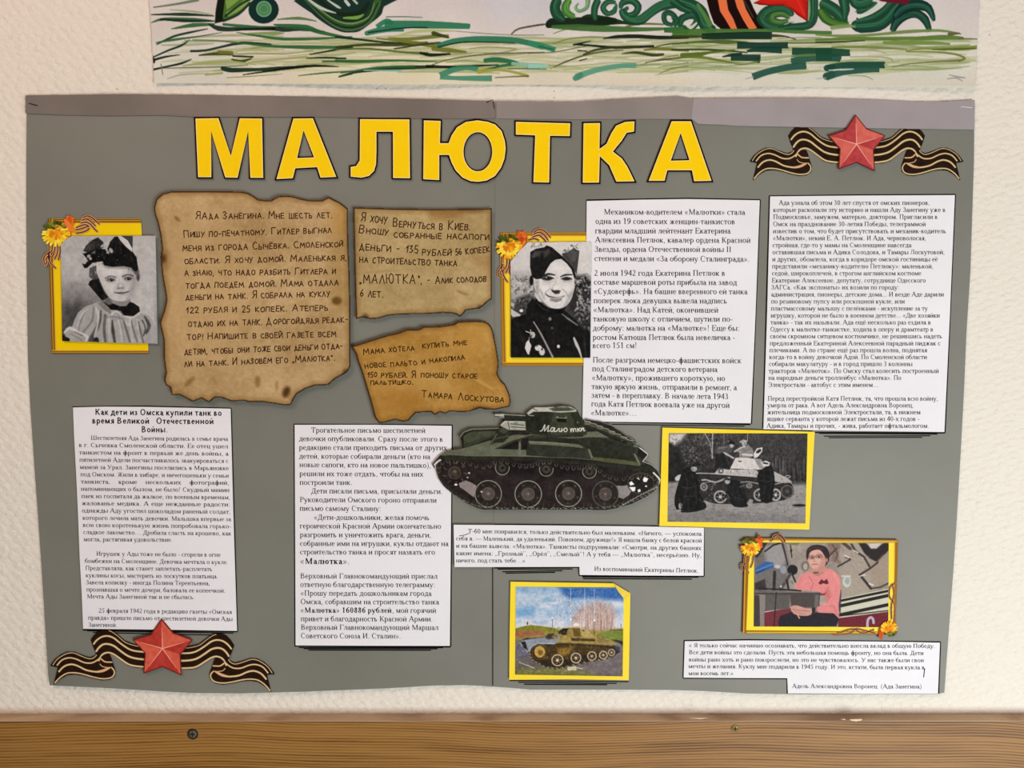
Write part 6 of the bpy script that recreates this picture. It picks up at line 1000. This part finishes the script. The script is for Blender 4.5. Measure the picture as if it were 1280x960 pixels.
# ------------------------------------------------------------------ watercolour painting above the poster
def pv(X, Y, l): return np.stack(W(X, Y, .0016+l+.0018*np.exp(-np.clip(107-Y, 0, 200)/14.)*(1+np.sin(X/60))), -1)
TL, TR, BR2, BL = (183, -62), (1229, -62), (1219, 110), (189.5, 104)
c = Canvas([TL, TR, BR2, BL], 1.35, (206, 198, 192)); c.view(0, 0, 1)
c.vgrad([(-70, (198, 192, 190)), (0, (206, 193, 186)), (40, (210, 197, 186)), (75, (214, 204, 182)), (110, (212, 199, 174))]); c.poly([(560, -70), (900, -70), (860, 20), (620, 30)], (196, 192, 194), 40, .7); c.poly([(860, 60), (1220, 60), (1220, 112), (860, 112)], (206, 200, 184), 30, .7); c.poly([(380, 60), (600, 60), (620, 108), (360, 108)], (214, 204, 168), 26, .7); c.poly([(190, 40), (300, 60), (280, 108), (190, 108)], (204, 200, 190), 20, .6)
c.noise(40, 5, seed=80); c.noise(1.6, 3, seed=81)
DG, MG, TE, OV, DO, LG, BK = (22, 44, 30), (46, 92, 50), (44, 112, 82), (104, 108, 40), (50, 60, 22), (168, 176, 110), (16, 26, 16)
def S(v, p, w, col, a=.92, f=.6, sm_=3): c.view(*v); w = [x*1.3+1 for x in w] if isinstance(w, list) else w*1.3+1; c.line(p, w, col, a, f, sm_ if len(p) > 2 else 0, cap=isinstance(w, list) and w[-1] > 24)
V1, V2, V3, V4, V5 = (180, 0, 4.923), (420, 0, 4.923), (660, 0, 6.4), (840, 0, 6.4), (1020, 0, 4.923)
rg = random.Random(90)
for _ in range(330):           # faint washes of grass
    x, y = rg.uniform(200, 1190), rg.uniform(48, 92); l = rg.uniform(40, 130); S((0, 0, 1), [(x, y), (x+l*.5, y-rg.uniform(0, 4)), (min(x+l, 1212), y-rg.uniform(-2, 5))], [.3, rg.uniform(.6, 2.6), .2], rg.choice([(168, 172, 118), (150, 160, 98), (186, 186, 146), (128, 140, 78), (110, 128, 70), (176, 170, 130)]), .5, .9)
def tuft(v, items):
    for p, w, col in items: S(v, p, w, col)
tuft(V1, [([(60, 45), (200, 25), (330, 0)], [6, 10, 14], (96, 116, 84)), ([(45, 90), (250, 88), (430, 98)], [4, 16, 4], DG), ([(45, 140), (120, 118), (300, 120), (410, 125)], [3, 14, 16, 4], MG), ([(100, 118), (250, 128), (430, 130)], [8, 14, 6], DG), ([(170, 178), (300, 155), (430, 150)], [4, 20, 10], MG), ([(160, 60), (300, 70), (420, 90)], [3, 8, 3], (140, 150, 110)),
          ([(80, 272), (180, 225), (280, 200), (390, 178)], [6, 10, 10, 4], DG), ([(75, 262), (180, 245), (330, 225), (480, 200)], [4, 12, 6, 2], MG), ([(50, 355), (150, 310), (230, 280), (280, 245)], [6, 9, 10, 3], DG), ([(50, 372), (130, 350), (220, 337)], [12, 9, 3], BK), ([(50, 430), (130, 412), (230, 390), (290, 365)], [10, 8, 10, 4], BK), ([(48, 345), (60, 380)], 14, BK), ([(105, 395), (115, 458)], 4, (120, 116, 96)),
          ([(290, 315), (380, 310), (470, 290), (600, 265), (780, 272)], [10, 10, 10, 14, 6], DG), ([(400, 150), (460, 175), (560, 180), (720, 170), (860, 180), (960, 178), (1110, 195)], [6, 24, 18, 12, 26, 18, 6], DG), ([(490, 150), (600, 160), (780, 170)], [12, 14, 6], MG), ([(560, 185), (640, 180), (800, 178)], [4, 10, 14], BK), ([(570, 200), (700, 220), (860, 240), (1080, 238), (1280, 225)], [3, 10, 14, 10, 4], MG), ([(800, 152), (880, 160), (1000, 170), (1090, 200), (1280, 238)], [6, 20, 26, 18, 8], (40, 90, 48)), ([(640, 205), (800, 205), (860, 205)], [4, 18, 4], (120, 140, 80)),
          ([(300, 245), (450, 250), (640, 270), (800, 285), (1000, 290), (1280, 290)], [3, 6, 8, 12, 18, 10], MG), ([(250, 250), (420, 250), (560, 262)], [3, 5, 3], (110, 120, 90)), ([(340, 340), (460, 330), (545, 335)], [6, 16, 10], DO), ([(460, 320), (540, 325)], 16, OV), ([(550, 345), (670, 350)], [8, 7], BK), ([(540, 365), (600, 378), (660, 360)], [6, 14, 6], DO), ([(240, 405), (400, 385), (560, 380), (690, 400)], [6, 14, 8, 3], (150, 156, 96)), ([(120, 420), (300, 415), (500, 410), (640, 400)], [3, 5, 5, 3], (90, 100, 80)),
          ([(485, 420), (540, 432), (700, 428), (830, 420), (1000, 408)], [20, 22, 14, 16, 8], DG), ([(610, 460), (750, 440), (900, 418), (1050, 405), (1195, 410)], [4, 8, 14, 12, 3], BK), ([(145, 485), (230, 460), (400, 452)], [3, 5, 3], (150, 146, 120)), ([(380, 460), (480, 450)], [8, 10], (150, 150, 90)), ([(510, 478), (650, 470), (850, 455)], [3, 5, 2], (130, 140, 90)), ([(1000, 358), (1120, 355), (1240, 360)], [4, 9, 5], BK), ([(1100, 378), (1280, 376)], [8, 10], MG), ([(640, 385), (800, 368), (1000, 350)], [4, 6, 10], (150, 150, 100)), ([(950, 466), (1100, 450), (1280, 438)], [3, 7, 6], MG), ([(1200, 475), (1280, 455)], [4, 6], MG), ([(1020, 335), (1160, 310), (1280, 285)], [5, 9, 10], DG), ([(540, 335), (700, 330), (880, 330), (1040, 310)], [3, 4, 4, 3], (130, 126, 80)), ([(820, 120), (950, 112), (1060, 130)], [4, 14, 4], (80, 110, 60))])
tuft(V2, [([(0, 228), (120, 240), (300, 260), (500, 268)], [10, 10, 8, 6], DG), ([(310, 104), (420, 103), (530, 107)], [5, 5, 3], (96, 110, 92)), ([(190, 205), (300, 180), (410, 185)], [22, 30, 14], TE), ([(250, 165), (310, 130), (350, 145)], [20, 24, 20], TE), ([(300, 150), (560, 152), (825, 162)], [36, 36, 24], (40, 110, 76)), ([(200, 200), (420, 172), (560, 170)], [6, 6, 6], DG), ([(340, 232), (480, 195), (600, 190), (720, 190)], [6, 14, 14, 6], LG), ([(320, 232), (450, 240), (600, 225), (690, 218)], [4, 14, 18, 8], OV), ([(600, 205), (690, 230)], [20, 10], DO), ([(0, 290), (180, 275), (380, 275), (560, 262)], [10, 12, 16, 10], DO), ([(250, 235), (420, 255), (560, 275), (640, 290)], [5, 14, 20, 16], OV), ([(0, 305), (200, 300), (400, 320), (560, 330)], [6, 9, 9, 14], (86, 96, 50)),
          ([(520, 325), (580, 338), (700, 332)], [10, 16, 8], BK), ([(600, 300), (700, 310), (800, 320)], [20, 22, 8], OV), ([(360, 300), (520, 275), (640, 262)], [6, 10, 8], DO), ([(620, 285), (720, 255), (850, 240), (980, 240), (1120, 250), (1280, 290)], [20, 26, 26, 26, 26, 26], (44, 112, 80)), ([(630, 290), (760, 262), (900, 258), (1100, 265)], [6, 6, 6, 4], DG), ([(820, 300), (930, 290), (1110, 302), (1000, 325), (910, 330)], [4, 7, 8, 5, 4], (150, 146, 100)), ([(590, 400), (680, 370), (820, 345), (1000, 330), (1280, 322)], [4, 5, 6, 6, 5], (90, 84, 60)), ([(0, 375), (150, 378), (380, 372), (620, 380)], [14, 14, 9, 4], MG), ([(0, 358), (60, 358)], 6, BK), ([(20, 470), (120, 445), (300, 425), (450, 415), (600, 410)], [5, 10, 14, 18, 12], DG), ([(30, 450), (260, 415), (480, 408)], [4, 10, 10], MG), ([(560, 408), (700, 412), (860, 405), (1000, 400)], [14, 12, 9, 5], BK),
          ([(920, 372), (1000, 368), (1120, 390), (1020, 405), (900, 435)], [20, 24, 14, 12, 8], (36, 96, 60)), ([(640, 465), (720, 430), (800, 418), (875, 425)], [30, 26, 20, 26], (62, 128, 96)), ([(640, 472), (720, 480), (840, 482), (960, 482)], [26, 18, 24, 28], (70, 132, 104)), ([(880, 440), (1000, 430), (1100, 445), (1180, 468)], [22, 10, 12, 14], (150, 148, 60)), ([(980, 478), (1080, 472), (1180, 468)], [4, 5, 8], (96, 90, 50)), ([(1080, 390), (1280, 410)], [14, 26], (130, 176, 150)), ([(1060, 422), (1280, 424)], [4, 6], (60, 90, 70)), ([(1080, 210), (1130, 175), (1280, 150)], [6, 8, 8], (80, 70, 56)), ([(720, 190), (900, 205), (1080, 215), (1280, 215)], [3, 4, 4, 4], (130, 130, 110)), ([(170, 432), (400, 436)], [4, 10], (130, 176, 150))])
tuft(V3, [([(0, 340), (90, 360), (220, 400)], [30, 34, 34], (50, 128, 92)), ([(90, 370), (200, 395)], [10, 10], (36, 96, 60)), ([(0, 218), (70, 200), (160, 190)], [7, 8, 5], (80, 66, 50)), ([(0, 428), (200, 418), (380, 385), (460, 370)], [5, 6, 6, 5], (96, 96, 60)), ([(0, 545), (140, 548)], [8, 14], (70, 120, 96)), ([(0, 530), (160, 530)], [26, 20], (150, 190, 170)), ([(200, 270), (300, 235), (400, 225)], [4, 8, 20], (110, 130, 70)), ([(200, 350), (330, 310), (500, 295), (640, 300)], [4, 6, 8, 6], (110, 112, 70)), ([(180, 550), (300, 495), (460, 440), (620, 410), (760, 400)], [3, 10, 10, 9, 5], (70, 80, 40)), ([(100, 550), (400, 525), (700, 500), (900, 498)], [4, 6, 6, 3], (150, 156, 110)),
          ([(365, 358), (430, 345), (500, 328)], [10, 10, 4], BK), ([(380, 355), (520, 365), (700, 380), (1000, 370)], [10, 12, 18, 14], BK), ([(440, 438), (540, 400), (700, 378), (900, 375)], [8, 14, 14, 18], DO), ([(400, 405), (470, 410)], 7, BK), ([(415, 485), (470, 470)], [7, 5], BK), ([(600, 310), (700, 295), (860, 290), (1060, 300), (1280, 300)], [4, 20, 24, 22, 14], BK), ([(750, 430), (860, 420), (1000, 440), (1080, 435)], [4, 16, 20, 14], DO), ([(930, 400), (1050, 390), (1280, 405)], [8, 20, 14], OV), ([(1000, 380), (1140, 350), (1280, 345)], [5, 8, 8], DO), ([(940, 500), (1100, 475), (1280, 455)], [4, 9, 12], DO), ([(900, 520), (1060, 470), (1200, 440)], [3, 6, 8], (120, 120, 70)), ([(1050, 590), (1150, 550), (1280, 530)], [3, 8, 5], (110, 120, 60)), ([(1040, 540), (1280, 500)], [3, 6], (120, 130, 70)), ([(1020, 600), (1280, 570)], [3, 5], (150, 150, 110)),
          ([(385, 620), (480, 580), (620, 545), (760, 525), (865, 525)], [44, 34, 30, 30, 32], (88, 146, 118)), ([(380, 625), (420, 600)], 34, (70, 128, 100)),
          ([(160, 205), (190, 185), (280, 180), (450, 175), (640, 170), (700, 165)], [30, 60, 60, 56, 50, 30], (10, 24, 12)), ([(440, 140), (500, 135), (640, 165), (760, 180), (860, 195)], [16, 34, 50, 20, 14], (18, 36, 16)), ([(200, 215), (400, 220), (600, 230), (900, 235), (1100, 230)], [20, 40, 40, 26, 16], (60, 100, 44)), ([(780, 215), (900, 190), (1080, 195)], [8, 14, 10], (96, 100, 40)), ([(1090, 240), (1200, 240), (1280, 250)], [30, 40, 40], (40, 92, 40))])
# scrolls of the wreath
crg = random.Random(77)
def curl(v, p, w, cols=((24, 60, 40), (46, 100, 66), (104, 148, 110))):
    S(v, p, w, cols[0], .96); S(v, p, [x*.42 for x in w] if isinstance(w, list) else w*.42, cols[1], .7, 1.4); S(v, [(x-4, y-6) for x, y in p], [x*.1 for x in w] if isinstance(w, list) else w*.1, cols[2], .3, 1.)
    mw = max(w) if isinstance(w, list) else w
    for j in range(7):
        o_ = [crg.uniform(-.38, .38)*mw, crg.uniform(-.38, .38)*mw]; k_ = crg.uniform(.55, 1.5); b0 = cols[crg.choice([0, 0, 1])]; c.line([(x+o_[0], y+o_[1]) for x, y in p], [mw*.03, mw*crg.uniform(.06, .14), mw*.04], tuple(min(255, q*k_) for q in b0), .5, .8, 3)
curl(V3, [(235, 0), (215, 60), (235, 120), (280, 155)], [60, 64, 66, 40]); curl(V3, [(330, 0), (300, 50), (310, 100), (370, 135)], [40, 50, 50, 30], ((50, 100, 40), (96, 146, 60), (160, 190, 110))); curl(V3, [(480, 0), (470, 60), (410, 90), (380, 60), (400, 30)], [30, 24, 20, 16, 8], ((84, 124, 80), (150, 176, 130), (210, 214, 180)))
curl(V3, [(560, 0), (535, 60), (530, 120), (540, 150)], [44, 44, 40, 30]); curl(V3, [(700, 20), (640, 15), (600, 60), (630, 105), (690, 90), (700, 30)], [20, 34, 34, 34, 30, 20]); S(V3, [(650, 80), (690, 40)], [14, 8], (214, 210, 190))
curl(V3, [(740, 60), (760, 20), (830, 5), (880, 50), (860, 105), (800, 125), (770, 90), (800, 60)], [24, 40, 44, 44, 40, 36, 30, 20]); curl(V3, [(750, 80), (770, 130), (830, 165), (900, 160), (980, 100), (1060, 50), (1180, 20), (1280, 10)], [36, 44, 50, 60, 56, 60, 70, 60]); curl(V3, [(1160, 200), (1100, 180), (1090, 120), (1130, 100), (1180, 140), (1160, 190)], [20, 30, 34, 34, 30, 20]); curl(V3, [(1215, 215), (1220, 150), (1270, 130)], [26, 36, 40])
curl(V4, [(0, 140), (40, 160), (20, 210)], [20, 30, 20]); curl(V4, [(70, 200), (85, 150), (150, 120), (200, 140), (190, 190), (150, 225), (90, 210)], [20, 40, 50, 44, 40, 30, 16]); curl(V4, [(60, 10), (160, 40), (230, 100), (270, 200), (340, 240)], [60, 70, 80, 80, 30]); curl(V4, [(0, 0), (80, 60), (150, 90)], [50, 50, 30]); S(V4, [(110, 190), (150, 220), (195, 185)], [14, 20, 10], (206, 204, 180)); S(V4, [(200, 30), (260, 120), (310, 210)], [16, 24, 24], (88, 132, 60), .8)
# striped ribbon and red star
c.view(*V4); c.poly([(275, -10), (620, -10), (660, 80), (745, 235), (400, 240), (335, 185), (300, 90)], (26, 12, 10), .8); c.poly([(365, -10), (435, -10), (450, 80), (490, 150), (525, 240), (480, 245), (430, 160), (385, 90)], (222, 108, 62), .8); c.poly([(500, -10), (565, -10), (590, 70), (640, 160), (680, 225), (620, 240), (570, 160), (520, 60)], (222, 108, 62), .8); c.poly([(640, 0), (690, 0), (735, 30), (690, 110), (650, 60)], (206, 200, 184), 1); c.line([(580, 10), (650, 140)], 10, (60, 76, 60), .7)
curl(V4, [(960, 120), (930, 80), (850, 60), (760, 90), (720, 150), (780, 210), (900, 225), (960, 190)], [30, 44, 50, 60, 66, 50, 40, 24]); curl(V4, [(940, 140), (880, 110), (810, 120), (800, 160), (860, 180), (930, 165)], [24, 40, 50, 50, 40, 20], ((40, 76, 36), (90, 130, 60), (150, 176, 110))); curl(V4, [(1130, -10), (1135, 80), (1125, 160), (1080, 205), (960, 215), (850, 235)], [50, 54, 54, 50, 40, 30]); S(V4, [(1095, 0), (1100, 90), (1090, 160)], [12, 14, 12], (120, 140, 96))
c.view(*V4); c.poly([(655, 20), (700, 0), (720, -20), (1080, -20), (1085, 60), (1080, 170), (1000, 120), (940, 60), (880, 40), (800, 45), (700, 40)], (176, 26, 20), .8); c.poly([(690, 5), (860, -10), (1040, -20), (1070, 140), (980, 80), (900, 20), (760, 25)], (204, 36, 24), 3, .8); c.line([(655, 25), (800, 44), (890, 40)], 7, (90, 14, 14)); c.line([(1086, 0), (1082, 170)], 8, (90, 14, 14)); c.line([(950, 60), (1078, 168)], 6, (110, 16, 14)); c.line([(1000, -10), (1060, 120)], 10, (226, 70, 56), .5, f=2)
curl(V5, [(40, 20), (110, 60), (160, 110), (180, 140)], [60, 60, 50, 20]); curl(V5, [(30, 70), (60, 110), (110, 140), (200, 150)], [44, 50, 40, 20], ((40, 80, 30), (96, 130, 50), (150, 170, 100))); curl(V5, [(0, 0), (0, 60), (-4, 130)], [20, 20, 10]); curl(V5, [(170, 0), (180, 60), (175, 120)], [50, 44, 16]); curl(V5, [(370, 20), (330, 60), (250, 70)], [30, 34, 24]); curl(V5, [(230, -10), (260, 20), (340, 0)], [50, 60, 40])
curl(V5, [(240, 155), (280, 160), (380, 150), (440, 110), (480, 60), (520, 20)], [40, 66, 66, 60, 56, 40], ((20, 52, 40), (40, 92, 62), (96, 140, 110))); curl(V5, [(250, 130), (340, 110), (420, 60), (460, 10)], [30, 34, 30, 24]); curl(V5, [(470, 190), (500, 130), (560, 90), (620, 85), (670, 120), (700, 190)], [26, 44, 44, 40, 40, 20], ((16, 44, 34), (40, 84, 62), (96, 140, 120))); curl(V5, [(490, 100), (540, 50), (620, 30), (690, 50), (725, 120)], [30, 60, 56, 40, 16], ((16, 44, 36), (38, 84, 66), (100, 144, 130))); c.view(*V5); c.poly([(370, -10), (590, -10), (560, 28), (480, 20), (400, 8)], (96, 24, 36), 1); S(V5, [(390, 20), (340, 70), (265, 105)], [10, 22, 14], (204, 204, 190)); S(V5, [(100, 170), (200, 160), (240, 165)], [20, 16, 8], (120, 140, 84))
tuft(V4, [([(0, 265), (200, 255), (500, 250), (800, 245), (1000, 255), (1280, 262)], [24, 40, 30, 20, 22, 20], (64, 104, 44)), ([(240, 290), (330, 290), (600, 285), (800, 285)], [34, 40, 46, 44], (14, 40, 26)), ([(0, 290), (150, 292), (260, 290)], [14, 18, 10], DO), ([(800, 285), (900, 290), (990, 315)], [20, 10, 6], DO), ([(0, 352), (200, 335), (420, 335), (600, 340)], [8, 12, 26, 10], (70, 90, 36)), ([(520, 362), (700, 362), (930, 362)], [44, 36, 40], (20, 50, 40)), ([(600, 410), (700, 395), (880, 400)], [12, 34, 44], (20, 54, 44)), ([(400, 455), (480, 440), (560, 435)], [6, 20, 20], (20, 40, 30)), ([(470, 462), (600, 462), (710, 465)], [36, 40, 44], (22, 52, 40)), ([(690, 470), (690, 495)], 20, (22, 52, 40)), ([(900, 345), (1280, 342)], [5, 7], DO),
          ([(0, 400), (220, 395), (430, 405), (600, 420)], [10, 12, 12, 8], DO), ([(80, 440), (200, 440), (300, 420), (500, 400)], [24, 34, 14, 8], (76, 96, 30)), ([(0, 470), (200, 455), (420, 490), (560, 515), (690, 490)], [6, 16, 12, 9, 8], (96, 110, 40)), ([(0, 520), (200, 500), (400, 505), (600, 510), (800, 500)], [4, 6, 6, 5, 3], (130, 140, 90)), ([(0, 580), (180, 555), (400, 560), (640, 580)], [4, 5, 5, 3], (150, 156, 120)), ([(960, 410), (1280, 412)], [44, 46], (24, 62, 44)), ([(955, 495), (1060, 470), (1280, 460)], [44, 40, 36], (36, 78, 62)), ([(960, 450), (1100, 440), (1280, 440)], [10, 16, 10], (84, 116, 60)), ([(645, 615), (760, 575), (920, 540), (1075, 525)], [44, 40, 40, 44], (34, 76, 62)), ([(700, 480), (850, 465), (960, 450)], [3, 5, 3], (120, 140, 90)), ([(590, 630), (650, 615)], [4, 4], (140, 140, 130)), ([(1240, 545), (1280, 540)], 40, (26, 62, 50)), ([(1235, 610), (1280, 595)], 44, (30, 66, 54)), ([(840, 310), (1000, 300), (1200, 300)], [3, 5, 4], (120, 124, 90))])
tuft(V5, [([(0, 320), (100, 322), (210, 325)], [36, 40, 30], (24, 66, 44)), ([(0, 360), (80, 355), (150, 355)], [26, 34, 40], (30, 70, 54)), ([(70, 415), (200, 400), (425, 400)], [26, 30, 32], (24, 64, 48)), ([(62, 475), (160, 445), (300, 430), (390, 425)], [34, 30, 28, 30], (36, 76, 62)), ([(80, 432), (180, 428), (230, 425)], [4, 6, 3], (200, 204, 190)), ([(430, 400), (440, 410)], 16, (150, 170, 110)),
          ([(0, 215), (200, 222), (400, 210), (560, 195), (760, 188), (890, 208)], [6, 14, 12, 16, 12, 6], (104, 124, 64)), ([(0, 245), (200, 238), (420, 238), (620, 235), (780, 230), (900, 235)], [10, 14, 18, 16, 24, 14], (84, 112, 44)), ([(820, 210), (880, 205)], [16, 8], (90, 84, 50)), ([(420, 262), (600, 262), (820, 270)], [14, 22, 10], (110, 130, 60)), ([(0, 260), (150, 258), (300, 250)], [8, 8, 4], DO), ([(100, 290), (250, 288), (420, 295), (560, 305)], [8, 12, 9, 5], (112, 122, 60)), ([(550, 315), (640, 300), (760, 300), (900, 298), (995, 290)], [5, 8, 12, 20, 18], (120, 128, 56)), ([(880, 238), (1000, 240)], [8, 4], (96, 96, 60)), ([(720, 305), (860, 302), (980, 298)], [5, 9, 6], (80, 90, 36)), ([(560, 318), (740, 320), (860, 335), (915, 358), (880, 375)], [4, 6, 8, 10, 10], (110, 108, 50)), ([(880, 372), (700, 382), (560, 395), (470, 412)], [10, 6, 5, 4], (110, 104, 70)), ([(210, 350), (380, 350), (460, 362), (470, 380)], [3, 5, 6, 5], (150, 144, 100)), ([(200, 465), (300, 468), (350, 490)], [5, 6, 4], (150, 156, 116)), ([(0, 485), (60, 480)], [3, 4], (160, 160, 140)), ([(810, 485), (860, 480), (900, 498)], [5, 6, 4], (150, 146, 140)), ([(820, 460), (880, 475), (915, 478)], [3, 7, 5], (140, 136, 132)), ([(280, 310), (360, 310), (430, 328)], [3, 5, 3], (150, 146, 110))])
# left figures
c.view(*V1); c.poly([(455, -20), (500, -20), (500, 130), (435, 145), (440, 70)], BK, .8); c.poly([(500, -20), (660, -20), (640, 30), (570, 90), (490, 132), (485, 100)], (70, 104, 40), .9); S(V1, [(510, 90), (580, 50), (650, -10)], [20, 24, 24], (130, 156, 80)); S(V1, [(500, 100), (590, 30), (660, -10)], 10, DG); S(V1, [(490, 128), (580, 88), (650, 20)], 12, DG); c.view(*V1); c.poly([(500, 0), (590, -5), (510, 60)], (120, 150, 70), 1.4)
c.ell(736, 60, 94, 86, (18, 44, 40), .8); c.ell(738, 55, 46, 48, (70, 120, 80), 1); c.ring(738, 55, 44, 46, 8, (120, 170, 130), .8); c.ring(738, 55, 26, 26, 6, (110, 156, 100), .7)
c.poly([(945, -20), (1540, -20), (1478, 40), (1460, 90), (1400, 140), (1330, 190), (1280, 200), (1210, 195), (1120, 150), (1030, 80)], (26, 48, 40), .8, smooth=3); S(V1, [(990, -10), (1080, 70), (1180, 140), (1280, 160), (1380, 120), (1430, 30), (1440, -10)], [14, 26, 30, 40, 36, 36, 30], (54, 92, 36))
for j in range(16): oy_ = crg.uniform(-46, 46); S(V1, [(985, -10), (1080, 70+oy_*.6), (1180, 140+oy_*.7), (1280, 160+oy_*.7), (1380, 120+oy_*.6), (1430+oy_*.6, 20)], [2, 4, 6, 8, 6, 3], crg.choice([(16, 30, 20), (34, 60, 34), (84, 120, 56), (40, 74, 50), (120, 146, 96), (20, 40, 30)]), .6)
S(V1, [(1080, 0), (1150, 60), (1230, 90), (1330, 80), (1380, 20)], [18, 14, 20, 22, 16], (22, 36, 20)); S(V1, [(1010, -5), (1090, 50), (1180, 80)], [8, 14, 4], (196, 200, 190)); S(V1, [(1130, 0), (1190, 40), (1210, 50)], [6, 12, 4], (190, 196, 180)); S(V1, [(1240, 5), (1260, 30)], 14, (200, 200, 190)); S(V1, [(1290, 0), (1310, 20)], 10, (180, 190, 170)); S(V1, [(1230, 110), (1310, 108), (1350, 90)], [8, 16, 6], (120, 160, 70))
c.view(0, 0, 1)
o = c.mesh('painting', 0, M_PAINT, clip=[(183, -62), (1229, -62), (1225, 0), (1221, 62), (1222.5, 85), (1219, 104), (1214, 111.2), (1100, 110.6), (1000, 109.6), (800, 107.6), (640, 106.2), (400, 105.8), (192, 106.3), (190, 60), (186, 0)], thick=.0003, surf=pv)
tag(o, 'painting of green scrollwork, red star and grass, hung above the grey poster', 'painting')
